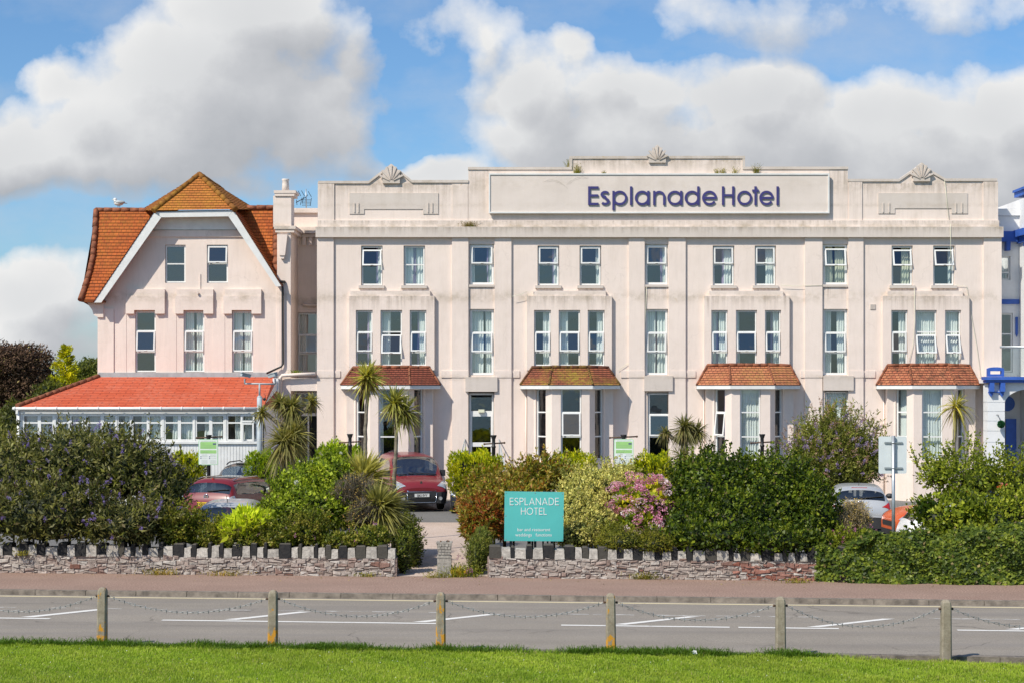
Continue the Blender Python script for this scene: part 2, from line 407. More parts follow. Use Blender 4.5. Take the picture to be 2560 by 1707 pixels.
wcount = [0]
def window(parent, fr, u0, u1, z0, z1, inset, splits=(), sash=None, cur='', glass=None, fw=.055, blind=False, cw=.42, name='window', vsplit=None):
    """frame + panes (+ opening sash, curtains). splits: z of transoms from the top down; sash {light: degrees}"""
    wcount[0] += 1; sd = wcount[0]; sash = sash or {}; glass = glass or M['glass']
    mb = MB(); n1 = -inset; n0 = -inset - .07
    bars(mb, fr, u0, u1, z0, z1, fw, n0, n1)
    zs = [z1 - fw] + list(splits) + [z0 + fw]
    for zt in splits: fr.box(mb, u0 + fw, u1 - fw, n0 + .004, n1 - .004, zt - .025, zt + .025)
    if vsplit is not None: fr.box(mb, vsplit - .03, vsplit + .03, n0 + .006, n1 - .006, z0 + fw, z1 - fw)
    win = mb.build(name, M['upvc'], parent)
    pm = MB(); e = .012
    for i in range(len(zs) - 1):
        zt = zs[i] - (.025 if i else 0); zb = zs[i + 1] + (.025 if i < len(zs) - 2 else 0)
        if i in sash:
            ang = R(sash[i]); ca, sa = math.cos(ang), math.sin(ang); sb = MB(); s = .055
            Ls = zt - zb + .05; ua, ub = u0 + fw - .025, u1 - fw + .025; nz = n1 + .03; ztop = zt + .02
            drop = .10 if sash[i] > 12 else 0.
            def q(u, n, z):
                dd = ztop - z
                return fr.p(u, nz + n * ca + dd * sa, ztop - drop - dd * ca + n * sa)
            def qbox(a, b, c, d, n_0=-.045, n_1=.0):
                sb.hexa([q(a, n_1, c), q(b, n_1, c), q(b, n_0, c), q(a, n_0, c), q(a, n_1, d), q(b, n_1, d), q(b, n_0, d), q(a, n_0, d)])
            zb2 = ztop - Ls + .04
            qbox(ua, ua + s, zb2, ztop); qbox(ub - s, ub, zb2, ztop); qbox(ua + s, ub - s, zb2, zb2 + s); qbox(ua + s, ub - s, ztop - s, ztop)
            m_ = (ua + ub) / 2; qbox(m_ - .05, m_ + .05, zb2 + .01, zb2 + .03, 0, .035)
            so = sb.build('sash', M['upvc'], win)
            gm = MB(); gm.face([q(ua + s - e, -.02, zb2 + s - e), q(ub - s + e, -.02, zb2 + s - e), q(ub - s + e, -.02, ztop - s + e), q(ua + s - e, -.02, ztop - s + e)])
            gm.build('pane', glass, win)
        else:
            j = (random.random() - .5) * .022
            pm = MB(); pm.face([fr.p(u0 + fw - e, n0 + .03 + j, zb - e), fr.p(u1 - fw + e, n0 + .03 - j, zb - e), fr.p(u1 - fw + e, n0 + .03 - j, zt + e), fr.p(u0 + fw - e, n0 + .03 + j, zt + e)]); pm.build('pane', glass, win)
    wd = u1 - u0; nc = n0 - .14; a0, a1 = u0 + .02, u1 - .02; zc0, zc1 = z0 + .04, z1 - .02
    if blind:
        vb = MB(); k = int(wd / .085)
        for i in range(k):
            ua = a0 + (a1 - a0) * i / k
            vb.face([fr.p(ua, nc + .02, zc0), fr.p(ua + .075, nc - .015, zc0), fr.p(ua + .075, nc - .015, zc1), fr.p(ua, nc + .02, zc1)])
        vb.build('blind', M['curtain'], win)
    if cur == 'F':
        g = .04 + .05 * random.random(); mid = (a0 + a1) / 2 + (random.random() - .5) * .2
        curtain(fr, win, a0, mid - g, zc0, zc1, nc, M['curtain'], sd); curtain(fr, win, mid + g, a1, zc0, zc1, nc, M['curtain'], sd + 50)
        if random.random() < .6: curtain(fr, win, mid - g - .03, mid + g - .02, zc0, zc1, nc - .06, M['lilac'], sd + 9)
    elif cur == 'P': curtain(fr, win, a0, a1, zc0, zc1, nc, M['curtain'], sd)
    else:
        if 'L' in cur: curtain(fr, win, a0, a0 + wd * cw, zc0, zc1, nc, M['curtain'], sd)
        if 'R' in cur: curtain(fr, win, a1 - wd * cw, a1, zc0, zc1, nc, M['curtain'], sd + 30)
        if 'l' in cur: curtain(fr, win, a0, a0 + wd * .17, zc0, zc1, nc, M['curtain'], sd)
        if 'r' in cur: curtain(fr, win, a1 - wd * .2, a1, zc0, zc1, nc, M['curtain'], sd + 30)
        if ('R' in cur or 'r' in cur) and sd % 2: curtain(fr, win, a1 - wd * (cw if 'R' in cur else .2) - .07, a1 - wd * (cw if 'R' in cur else .2) + .02, zc0, zc1, nc - .05, M['lilac'], sd + 77)
        if 'Y' in cur: curtain(fr, win, a1 - wd * .45, a1, zc0, zc1, nc, M['curtain_y'], sd + 5)
        if 'y' in cur: curtain(fr, win, a0, a0 + wd * .4, zc0, zc1, nc, M['curtain_y'], sd + 6)
    return win

def tile_face(mb, pts, rh, th=.022, umin=0.):
    """rows of overlapping tiles over a planar convex roof face"""
    P = [Vector(p) for p in pts]; n = Vector((0, 0, 0))
    for i in range(len(P)): n += (P[i] - P[0]).cross(P[(i + 1) % len(P)] - P[0])
    n.normalize()
    if n.z < 0: n = -n
    Vv = (Vector((0, 0, 1)) - n * n.z).normalized(); Uu = Vv.cross(n)
    O = P[0]; q = [((p - O).dot(Uu), (p - O).dot(Vv)) for p in P]
    v0 = min(b for a, b in q); v1 = max(b for a, b in q)
    def clip(poly, lo, hi):
        for lim, sg in ((lo, 1), (hi, -1)):
            out = []
            for i in range(len(poly)):
                a, b = poly[i], poly[(i + 1) % len(poly)]; da, db = sg * (a[1] - lim), sg * (b[1] - lim)
                if da >= 0: out.append(a)
                if da * db < 0: t = da / (da - db); out.append((a[0] + (b[0] - a[0]) * t, a[1] + (b[1] - a[1]) * t))
            poly = out
            if len(poly) < 3: return []
        return poly
    r = 0
    while v0 + r * rh < v1 - .005:
        lo, hi = v0 + r * rh, min(v1, v0 + (r + 1) * rh); pl = clip(q, lo, hi); r += 1
        if len(pl) < 3: continue
        def pos(a, b, k=1.): return O + Uu * a + Vv * b + n * (th * (1 - (b - lo) / rh) * k + .004)
        mb.face([pos(a, b) for a, b in pl], uv=[(a + 40, b - v0 + 1e-3) for a, b in pl])
        low = sorted([a for a, b in pl if abs(b - lo) < 1e-5])
        if len(low) >= 2:
            a, c = low[0], low[-1]
            mb.face([pos(a, lo, -.3), pos(c, lo, -.3), pos(c, lo), pos(a, lo)], uv=[(a + 40, lo - v0 + .004)] * 4)
def ruled_tiles(mb, bl, br, tr, tl, rows, th=.022):
    bl, br, tr, tl = map(Vector, (bl, br, tr, tl)); n = (br - bl).cross(tl - bl)
    if n.length < 1e-6: n = (br - tr).cross(tl - tr)
    n.normalize()
    if n.z < 0: n = -n
    rh = ((tl - bl).length + (tr - br).length) / 2 / rows; w0 = (br - bl).length
    for r in range(rows):
        a, b = r / rows, (r + 1) / rows; L0, R0, L1, R1 = bl.lerp(tl, a), br.lerp(tr, a), bl.lerp(tl, b), br.lerp(tr, b); up = n * th; e = n * .004
        s0 = (L0 - bl).dot((br - bl).normalized()) if w0 > 0 else 0; wa, wb = (R0 - L0).length, (R1 - L1).length; v0, v1 = r * .125 + .002, (r + 1) * .125 - .001
        s1 = (L1 - bl).dot((br - bl).normalized())
        mb.face([L0 + up, R0 + up, R1 + e, L1 + e], uv=[(40 + s0, v0), (40 + s0 + wa, v0), (40 + s1 + wb, v1), (40 + s1, v1)])
        mb.face([L0 - up * .4, R0 - up * .4, R0 + up, L0 + up], uv=[(40 + s0, v0)] * 4)
def ridge_run(mb, a, b, r=.085, seg=.32, n=8):
    a, b = Vector(a), Vector(b); L = (b - a).length; k = max(1, int(L / seg))
    for i in range(k):
        p = a + (b - a) * (i / k); e = a + (b - a) * ((i + 1.06) / k)
        j = Vector(((random.random() - .5) * .012, 0, (random.random() - .5) * .014))
        mb.tube([p + j, e + j], [r * 1.08, r * .94], n)

# ---------------------------------------------------------------- stroke letters
def stroke(mb, pts, w, fr, n0, n1):
    pts = [Vector((p[0], p[1])) for p in pts]; closed = (pts[0] - pts[-1]).length < 1e-6
    if closed: pts = pts[:-1]
    n = len(pts); Lp, Rp = [], []
    for i in range(n):
        a = pts[i - 1] if (closed or i > 0) else None; c = pts[(i + 1) % n] if (closed or i < n - 1) else None
        t1 = (pts[i] - a).normalized() if a is not None else None; t2 = (c - pts[i]).normalized() if c is not None else None
        t1 = t1 or t2; t2 = t2 or t1
        m1, m2 = Vector((-t1.y, t1.x)), Vector((-t2.y, t2.x)); m = (m1 + m2).normalized(); k = min(2.5, 1 / max(.3, m.dot(m1)))
        Lp.append(pts[i] + m * w / 2 * k); Rp.append(pts[i] - m * w / 2 * k)
    rg = range(n if closed else n - 1)
    P = lambda q, d: fr(q.x, q.y, d)
    for i in rg:
        j = (i + 1) % n
        mb.face([P(Rp[i], n1), P(Rp[j], n1), P(Lp[j], n1), P(Lp[i], n1)])
        mb.face([P(Lp[i], n1), P(Lp[j], n1), P(Lp[j], n0), P(Lp[i], n0)])
        mb.face([P(Rp[j], n1), P(Rp[i], n1), P(Rp[i], n0), P(Rp[j], n0)])
    if not closed:
        mb.face([P(Rp[0], n1), P(Lp[0], n1), P(Lp[0], n0), P(Rp[0], n0)])
        mb.face([P(Lp[-1], n1), P(Rp[-1], n1), P(Rp[-1], n0), P(Lp[-1], n0)])
def arc(cx, cy, rx, ry, a0, a1, k=18):
    return [(cx + rx * math.cos(R(a0 + (a1 - a0) * i / k)), cy + ry * math.sin(R(a0 + (a1 - a0) * i / k))) for i in range(k + 1)]
def glyph(ch, wd, w):
    """strokes (centre lines) of a geometric sans letter, cap height 1, box width wd"""
    h = w / 2; x0, x1 = h, wd - h; xh = .76; rr = (wd - w) / 2; cx = wd / 2; ry = (xh - w) / 2 + .01; cy = xh / 2
    full = arc(cx, cy, rr, ry, 0, 360, 32); full[-1] = full[0]
    S_ = lambda top, bw: (arc(cx, top * .745, rr, top * .255 - h, 30, 270, 14) + arc(cx, top * .255 + .0, rr, top * .255 - h + .0, 90, -150, 14)[1:])
    Of = arc(cx, .5, rr, .5 - h, 0, 360, 36); Of[-1] = Of[0]
    return {
        'E': [[(x0, 0), (x0, 1)], [(x0, 1 - h), (wd, 1 - h)], [(x0, .51), (wd * .97, .51)], [(x0, h), (wd, h)]],
        'H': [[(x0, 0), (x0, 1)], [(x1, 0), (x1, 1)], [(x0, .52), (x1, .52)]],
        'L': [[(x0, 1), (x0, 0)], [(x0, h), (wd, h)]],
        'T': [[(0, 1 - h), (wd, 1 - h)], [(cx, 0), (cx, 1)]],
        'N': [[(x0, 0), (x0, 1)], [(x1, 0), (x1, 1)], [(x0, 1 - h), (x1, h)]],
        'A': [[(h * .8, 0), (cx, 1 - h), (wd - h * .8, 0)], [(wd * .22, .3), (wd * .78, .3)]],
        'O': [Of],
        'D': [[(x0, 0), (x0, 1)], [(x0, 1 - h)] + arc(wd * .42, .5, x1 - wd * .42, .5 - h, 90, -90) + [(x0, h)]],
        'P': [[(x0, 0), (x0, 1)], [(x0, 1 - h)] + arc(wd * .6, .73, x1 - wd * .6, .27 - h, 90, -90, 12) + [(x0, .46 + h)]],
        'S': [S_(1., wd)],
        's': [S_(xh, wd)],
        'p': [full, [(x0, -.27), (x0, xh)]],
        'l': [[(cx, 0), (cx, 1)]],
        'a': [full, [(x1, 0), (x1, xh)]],
        'd': [full, [(x1, 0), (x1, 1)]],
        'n': [[(x0, 0), (x0, xh)], [(x0, xh * .45)] + arc(cx, xh - h - rr, rr, rr, 180, 0, 14) + [(x1, 0)]],
        'e': [arc(cx, cy, rr, ry, 0, 325, 28), [(x0, cy), (wd - h * .4, cy)]],
        'o': [full],
        't': [[(cx, 0), (cx, 1)], [(0, .77), (wd, .77)]],
    }[ch]
def letter(ch, x0, x1, zb, hgt, w, fn, n0, n1):
    """one letter as a mesh builder; x in metres, fn(x,z,depth)->point"""
    mb = MB(); wd = (x1 - x0) / hgt
    for i, st in enumerate(glyph(ch, wd, w / hgt)):
        stroke(mb, st, w / hgt, lambda a, b, d, i=i: fn(x0 + a * hgt, zb + b * hgt, d + (i * .0015 if d > n0 else 0)), n0, n1)
    return mb
def text_mesh(s, size, fn, mat, name, parent, align='CENTER', bold=0., sx=1.):
    cu = bpy.data.curves.new('lettering', 'FONT'); cu.body = s; cu.size = size; cu.align_x = align; cu.offset = bold; cu.resolution_u = 3
    o = bpy.data.objects.new('lettering', cu); COL.objects.link(o); dg = bpy.context.evaluated_depsgraph_get()
    me0 = o.evaluated_get(dg).to_mesh(); me = bpy.data.meshes.new(name)
    me.from_pydata([tuple(fn(v.co.x * sx, v.co.y)) for v in me0.vertices], [], [tuple(p.vertices) for p in me0.polygons])
    bpy.data.objects.remove(o); bpy.data.curves.remove(cu)
    return link(name, me, mat, parent)

# ================================================================ THE HOTEL
hotel = empty('hotel', (wx(1646), 0, 0), 'long three storey pale pink hotel with stepped parapet and blue lettering', 'hotel')
f0 = front(0)
def hole(a, b, c, d, r=.2): return (wx(a), wx(b), wz(d), wz(c), r)
top_w = [(902.8, 956.3), (1009, 1062.5), (1344, 1398), (1449, 1503), (1782, 1836), (1887, 1940), (2229, 2282), (2333, 2386.5)]
rec = [(1174, 1235), (1613, 1670), (2058, 2119)]
bays_up = [(873, 1086.5, 876, 1076, [(890.5, 932.5), (952, 1006), (1025, 1066.5)]),
           (1317, 1529, 1333, 1514, [(1335, 1377), (1396.5, 1450), (1469, 1511)]),
           (1759.5, 1972, 1772, 1957, [(1777, 1818), (1838.5, 1891), (1911, 1951)]),
           (2205, 2420.5, 2217, 2405, [(2226, 2267), (2286, 2339.5), (2360, 2400)])]
# ground bays: A (wall), B (end pier), C, D (front corners), E, Fp ; front window; left cant window ; right
bays_gf = [(869, 885, 925, 1021, 1063, 1083, 946, 997), (1318, 1335, 1379.5, 1474, 1513, 1531, 1402, 1454),
           (1762, 1781, 1829, 1925.5, 1961, 1979, 1850, 1902), (2212, 2234, 2284, 2384, 2415, 2431, 2305, 2358)]
holes = [hole(a, b, 614.5, 714) for a, b in top_w]
for a, b in rec: holes += [hole(a, b, 611, 712), hole(a, b, 773, 937)]
holes += [hole(1171, 1235, 979, 1183), hole(1619, 1678, 980, 1152), hole(2062, 2123, 976, 1152)]
for b in bays_up: holes.append(hole(b[0] + 10, b[1] - 10, 770, 925, .3))
for b in bays_gf: holes.append(hole(b[0] + 8, b[5] - 8, 972, 1165, .3))
mb = MB(); XL, XR = wx(792.5), wx(2503)
wall_grid(mb, f0, XL, XR, -.05, wz(570), holes)
mb.face([(XL, 0, -.05), (XL, 0, wz(570)), (XL, 11, wz(570)), (XL, 11, -.05)])
mb.face([(XR, 0, -.05), (XR, 11, -.05), (XR, 11, wz(570)), (XR, 0, wz(570))])
mb.face([(XL, 11, -.05), (XL, 11, wz(570)), (XR, 11, wz(570)), (XR, 11, -.05)])
mb.face([(XL, 0, wz(560)), (XR, 0, wz(560)), (XR, 11, wz(560)), (XL, 11, wz(560))])
mb.build('wall', M['stucco'], hotel)
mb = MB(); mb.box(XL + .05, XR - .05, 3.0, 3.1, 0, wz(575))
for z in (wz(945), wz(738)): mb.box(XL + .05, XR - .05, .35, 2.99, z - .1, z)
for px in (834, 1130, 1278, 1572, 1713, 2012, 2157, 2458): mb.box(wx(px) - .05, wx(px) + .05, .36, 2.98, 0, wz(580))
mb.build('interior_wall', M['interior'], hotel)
for a, b in ((793, 834.5), (1130, 1171), (1236.5, 1278.5), (1571.5, 1611), (1671, 1713.5), (2011.5, 2055), (2120, 2157.5), (2458, 2502.5)):
    mb = MB(); mb.box(wx(a), wx(b), -.085, .03, 0, wz(590)); mb.box(wx(a) - .006, wx(b) + .006, -.105, .03, wz(943), wz(926)); mb.box(wx(a) - .012, wx(b) + .012, -.125, .03, 0, wz(1152))
    mb.build('pilaster', M['stucco'], hotel)
mb = MB()
for a, b in ((834.5, 851), (1103, 1130), (1278.5, 1299), (1552, 1571.5), (1713.5, 1739), (2001, 2011.5), (2157.5, 2188), (2449, 2458)):
    mb = MB(); mb.box(wx(a), wx(b), -.035, .03, wz(943), wz(926)); mb.build('string_course', M['stucco'], hotel)
mb = MB(); mb.box(wx(790.5), wx(2505), -.20, .4, wz(594.5), wz(568.5)); mb.build('cornice', M['grey'], hotel)
# parapet
mb = MB(); g = lambda pts: [(wx(a), wz(b)) for a, b in pts]
mb.prism(g([(798, 570), (1171.5, 570), (1171.5, 455), (1029.5, 455), (978.5, 413), (922, 457), (798, 457)]), -.03, .34)
mb.prism(g([(1171, 570), (2119, 570), (2119, 421), (1860, 421), (1860, 395), (1426, 395), (1426, 421), (1171, 421)]), -.045, .345)
mb.prism(g([(2118.5, 570), (2491.5, 570), (2491.5, 451), (2363, 451), (2302.5, 410), (2247, 452), (2118.5, 452)]), -.03, .34)
mb.box(wx(795), wx(836), -.075, .3, wz(569), wz(456.5)); mb.box(wx(2457), wx(2494), -.07, .3, wz(569), wz(455)); mb.box(wx(2121), wx(2154.5), -.07, .3, wz(569), wz(455)); mb.box(wx(1131), wx(1170), -.05, .3, wz(569), wz(458))
mb.box(wx(794), wx(2496), -.10, .3, wz(569), wz(552))
mb.build('parapet', M['stucco'], hotel)
mb = MB()
def coping(top, t=6.5, y0=-.085, y1=.40): mb.prism(g([(a, b + t) for a, b in top] + [(a, b) for a, b in reversed(top)]), y0, y1)
coping([(796, 453.5), (922, 453.5), (957, 427)]); coping([(1000, 427), (1029.5, 451.5), (1171, 451.5)])
coping([(1170, 419), (1430, 419)]); coping([(1856, 418), (2120, 418)]); coping([(1424, 392), (1862, 391)])
mb.box(wx(1424), wx(1430.5), -.084, .39, wz(419.2), wz(398.7)); mb.box(wx(1855.5), wx(1862), -.084, .39, wz(418.2), wz(397.7))
coping([(2119.5, 448.5), (2247, 448.5), (2281, 425)]); coping([(2323, 425), (2363, 447.5), (2492, 447.5)])
mb.build('coping', M['grey'], hotel)
def shell(cx, bot, top, sh, hw):
    mb = MB(); pts = [(cx - hw, bot), (cx + hw, bot), (cx + hw, sh), (cx + hw * .62, (sh * .55 + top * .45)), (cx + hw * .25, top + 4), (cx, top), (cx - hw * .25, top + 4), (cx - hw * .62, (sh * .55 + top * .45)), (cx - hw, sh)]
    mb.prism(g(pts), -.13, .2)
    h_ = bot - top
    for a, L in ((-62, .72), (-40, .78), (-19, .82), (0, .86), (19, .82), (40, .78), (62, .72)):
        s, c = math.sin(R(a)), math.cos(R(a)); b0 = .14; wr = .07
        p = lambda r, k: (cx + s * h_ * r * .9 + c * hw * k, bot - 4 - c * h_ * r * .95 + s * hw * k)
        q = [p(b0, -wr * .4), p(b0, wr * .4), p(L, wr * 1.7), p(L * 1.03, 0), p(L, -wr * 1.7)]
        mb.prism(g(q), -.165, -.1)
    return mb.build('shell_ornament', M['grey'], hotel)
shell(978.5, 460, 411, 431, 21.5); shell(1642.5, 408.5, 364, 390, 21.5); shell(2302.5, 455, 408, 428, 21)
for x0, x1, n0, n1, zt, zn, zb, sl in ((874, 1096, 910.7, 1057.7, 483.6, 524, 536, (886.6, 896.4, 1070.5, 1081)), (2195, 2418, 2236.5, 2378, 483.6, 522, 535, (2207, 2222, 2389, 2404))):
    mb = MB(); mb.prism(g([(x0, zb), (n0, zb), (n0, zn), (n1, zn), (n1, zb), (x1, zb), (x1, zt), (x0, zt)]), -.06, .02)
    for q in sl: mb.box(wx(q - 1.1), wx(q + 1.1), -.09, -.05, wz(532.5), wz(508.5))
    mb.build('plaque', M['grey'], hotel)
# sign board with letters
mb = MB(); mb.box(wx(1223), wx(2070), -.19, -.04, wz(534), wz(437.5)); sign = mb.build('sign_board', M['board'], hotel)
mb = MB(); bars(mb, front(0), wx(1222), wx(2071), wz(535.5), wz(436), .055, .15, .225); mb.build('sign_border', M['white'], sign)
fn_sign = lambda x, z, d: (x, -.19 - d, z)
for ch, a, b in (('E', 1469.6, 1495.5), ('s', 1500.5, 1523.5), ('p', 1530, 1567), ('l', 1573.3, 1580.2), ('a', 1586, 1622.5), ('n', 1631.5, 1662), ('a', 1667, 1704.5), ('d', 1710, 1747), ('e', 1753.5, 1790.5),
                 ('H', 1803, 1834), ('o', 1841, 1878), ('t', 1878.5, 1895), ('e', 1896, 1932), ('l', 1938.3, 1945.2)):
    letter(ch, wx(a), wx(b), wz(515), 46.4 / K, .089, fn_sign, .02, .05).build('letter', M['navy'], sign)
mb = MB(); zz = lambda pts: [(wx(1250 + a / 3.36), wz(340 + b / 3.36)) for a, b in pts]
for pts in ([(372, 392), (400, 378), (440, 374), (490, 388), (530, 415), (566, 446)], [(556, 420), (590, 386), (640, 360), (690, 348), (742, 362)], [(392, 392), (440, 385), (500, 402), (545, 430)], [(575, 415), (620, 380), (680, 360), (730, 364)]):
    stroke(mb, zz(pts), .018, lambda a, b, d: (a, -.19 - d, b), -.001, .004)
mb.build('bird_outline', M['grey'], sign)
# top floor windows
spec = [(16, 'r'), (0, 'F'), (4, 'r'), (4, 'r'), (4, 'R'), (4, 'R'), (15, 'Y'), (17, 'r')]
zt = wz(662)
for (a, b), (an, cu) in zip(top_w, spec):
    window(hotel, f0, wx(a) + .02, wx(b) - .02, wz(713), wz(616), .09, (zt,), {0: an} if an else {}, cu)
    mb = MB(); mb.box(wx(a - 6), wx(b + 5), -.09, .12, wz(721.5), wz(714.2)); mb.build('sill', M['grey'], hotel)
for (a, b), (an, cu), (an2, cu2) in zip(rec, ((5, 'lr'), (4, 'r'), (15, 'yY')), ((6, 'F'), (4, 'F'), (5, 'LR'))):
    w_ = window(hotel, f0, wx(a) + .012, wx(b) - .012, wz(711.5), wz(611.5), .09, (zt,), {0: an}, cu, fw=.08)
    mb = MB(); mb.box(wx(a - 2), wx(b + 1), -.06, .12, wz(718), wz(712.4)); mb.build('sill', M['grey'], hotel)
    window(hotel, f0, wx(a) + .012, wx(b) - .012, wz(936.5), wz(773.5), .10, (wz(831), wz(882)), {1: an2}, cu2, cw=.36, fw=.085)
# boxed first floor bays
sp1 = [((3, 'r'), (15, 'L'), (7, 'R')), ((7, 'R'), (6, 'L'), (5, 'R')), ((8, 'F'), (6, 'l'), (6, 'R')), ((3, 'R'), (17, 'P'), (17, 'P'))]
for (x0, x1, c0, c1, ws), sp in zip(bays_up, sp1):
    mb = MB(); fb = front(-.16); hs = [(wx(a), wx(b), wz(914), wz(776), .14) for a, b in ws]
    wall_grid(mb, fb, wx(x0), wx(x1), wz(925), wz(740.6), hs)
    for xx, sg in ((x0, -1), (x1, 1)):
        q = [(wx(xx), -.16, wz(925)), (wx(xx), .02, wz(925)), (wx(xx), .02, wz(740.6)), (wx(xx), -.16, wz(740.6))]
        mb.face(q if sg > 0 else q[::-1])
    mb.face([(wx(x0), -.16, wz(740.6)), (wx(x1), -.16, wz(740.6)), (wx(x1), .02, wz(740.6)), (wx(x0), .02, wz(740.6))])
    mb.box(wx(c0), wx(c1), -.13, .02, wz(745), wz(728))
    bay = mb.build('upper_bay', M['stucco'], hotel)
    for (a, b), (an, cu) in zip(ws, sp):
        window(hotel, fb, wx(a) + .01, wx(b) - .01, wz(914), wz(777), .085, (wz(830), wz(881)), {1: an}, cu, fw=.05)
# canted ground floor bays under tiled roofs
rf = [(851.6, 914, 883, 1074, 1101.7, 900, 1025, 'bay1'), (1300, 914, 1329, 1519.6, 1551, 1372, 1482, 'bay2'), (1740, 909, 1766, 1973.5, 2000, 1826, 1937.5, 'bay3'), (2189, 909, 2216, 2420.5, 2448.7, 2280.5, 2391, 'bay4')]
gsp = [(('', 'l', ''), {}), (('', '', ''), {'f': 6}), (('R', 'P', ''), {'l': 7}), (('P', 'P', 'P'), {})]
YA, YP = -.42, -1.22
for bi, ((A, B, Cc, Dd, E, Fp, w0, w1), (e0, zt_, t0, t1, e1, h0, h1, mk), (cu, op)) in enumerate(zip(bays_gf, rf, gsp)):
    k = lambda px, Y: wx(px, Y)
    pA, pA1, pB, pC, pD, pE, pF1, pF = (wx(A), 0), (wx(A), YA), (k(B, YA), YA), (k(Cc, YP), YP), (k(Dd, YP), YP), (k(E, YA), YA), (wx(Fp), YA), (wx(Fp), 0)
    z0, z1, zb, zp = -.05, wz(968), wz(1150, YP), wz(1150, YP)
    mb = MB()
    def seg(p, q, hs):
        u = Vector((q[0] - p[0], q[1] - p[1], 0)); L = u.length; fr = Fr((p[0], p[1], 0), u, (u.y, -u.x, 0)); wall_grid(mb, fr, 0, L, z0, z1, [(a * L, b * L, zb, z1 - .03, .14) for a, b in hs]); return fr, L
    seg(pA, pA1, []); seg(pA1, pB, []); fl, Ll = seg(pB, pC, [(.10, .66)]); ww = k(Dd, YP) - k(Cc, YP)
    ff, Lf = seg(pC, pD, [((k(w0, YP) - pC[0]) / ww, (k(w1, YP) - pC[0]) / ww)]); fr_, Lr = seg(pD, pE, [(.34, .90)]); seg(pE, pF1, []); seg(pF1, pF, [])
    # plinth
    for (p, q) in ((pA1, pB), (pB, pC), (pC, pD), (pD, pE), (pE, pF1)):
        u = Vector((q[0] - p[0], q[1] - p[1], 0)); fr = Fr((p[0], p[1], 0), u, (u.y, -u.x, 0)); fr.box(mb, -.01, u.length + .01, -.05, .035, z0, zp - .06)
    bay = mb.build('bay', M['stucco'], hotel)
    tz = (wz(1030, YP), wz(1091, YP))
    window(hotel, fl, .10 * Ll + .01, .66 * Ll - .01, zb + .01, z1 - .04, .07, tz, {1: op['l']} if 'l' in op else {}, cu[0], fw=.05, blind=bi == 3, glass=M['glassdark'] if not cu[0] else None)
    window(hotel, ff, k(w0, YP) - pC[0] + .01, k(w1, YP) - pC[0] - .01, zb + .01, z1 - .04, .07, tz, {1: op['f']} if 'f' in op else {}, cu[1], blind=bi == 3)
    window(hotel, fr_, .34 * Lr + .01, .90 * Lr - .01, zb + .01, z1 - .04, .07, tz, {}, cu[2], fw=.05, glass=M['glassdark'])
    # floor/ceiling of the bay
    mb = MB(); ring = [pA, pA1, pB, pC, pD, pE, pF1, pF]; ins = [(wx((A + Fp) / 2) + (x - wx((A + Fp) / 2)) * .985, y * .985 + (.01 if y < -.1 else 0)) for x, y in ring]
    # roof
    zr, ze, zf = wz(zt_ + 6), wz(962.5, YP - .1), wz(971.5, YP - .1)
    ov = .16
    E0, E1 = (wx(e0), -.02), (wx(e1), -.02); E0b, E1b = (wx(e0 + 1, YA), YA - .12), (wx(e1 - 1, YA), YA - .12); Hc0, Hc1 = (k(h0, YP - ov), YP - ov), (k(h1, YP - ov), YP - ov)
    tY = -.17; T0, T1 = (wx(t0), tY), (wx(t1), tY)
    Tm0, Tm1 = (T0[0] + (T1[0] - T0[0]) * .27, tY), (T0[0] + (T1[0] - T0[0]) * .735, tY)
    mb = MB(); P3 = lambda p, z: (p[0], p[1], z)
    rh = .145
    NR = 8
    ruled_tiles(mb, P3(E0b, ze), P3(Hc0, ze), P3(Tm0, zr), P3(T0, zr), NR)
    ruled_tiles(mb, P3(Hc0, ze), P3(Hc1, ze), P3(Tm1, zr), P3(Tm0, zr), NR)
    ruled_tiles(mb, P3(Hc1, ze), P3(E1b, ze), P3(T1, zr), P3(Tm1, zr), NR)
    ruled_tiles(mb, P3(E0, ze), P3(E0b, ze), P3(T0, zr), (T0[0] + .02, .02, zr), NR); ruled_tiles(mb, P3(E1b, ze), P3(E1, ze), (T1[0] - .02, .02, zr), P3(T1, zr), NR)
    roof = mb.build('bay_roof', M[mk], bay)
    rm = MB(); rr_ = .045
    for a, b in ((E0b, T0), (Hc0, Tm0), (Hc1, Tm1), (E1b, T1)): ridge_run(rm, P3(a, ze + .02), P3(b, zr + .02), rr_, .3, 6)
    ridge_run(rm, (T0[0], tY + .02, zr + .02), (Tm0[0], tY + .0, zr + .05), .075, .3, 6); ridge_run(rm, (Tm0[0], tY, zr + .05), (Tm1[0], tY, zr + .05), .075, .3, 6); ridge_run(rm, (Tm1[0], tY, zr + .05), (T1[0], tY + .02, zr + .02), .075, .3, 6)
    rm.build('ridge', M[mk] if mk in ('bay2',) else M['ridge'], bay)
    fm = MB(); outer = [E0, E0b, Hc0, Hc1, E1b, E1]
    for p, q in zip(outer, outer[1:]):
        u = Vector((q[0] - p[0], q[1] - p[1], 0)); fr = Fr((p[0], p[1], 0), u, (u.y, -u.x, 0)); fr.box(fm, .0, u.length, -.03, -.008, zf, ze - .006)
    fm.face([(x, y + .01, zf + .015) for x, y in reversed(outer)])
    fm.build('fascia', M['white'], bay)
    if bi in (1, 2, 3):
        dm = MB(); dm.tube([(wx(A - 3), -.05, wz(972)), (wx(A - 3), -.05, .1)], .03, 6); dm.build('downpipe', M['stucco'], bay)
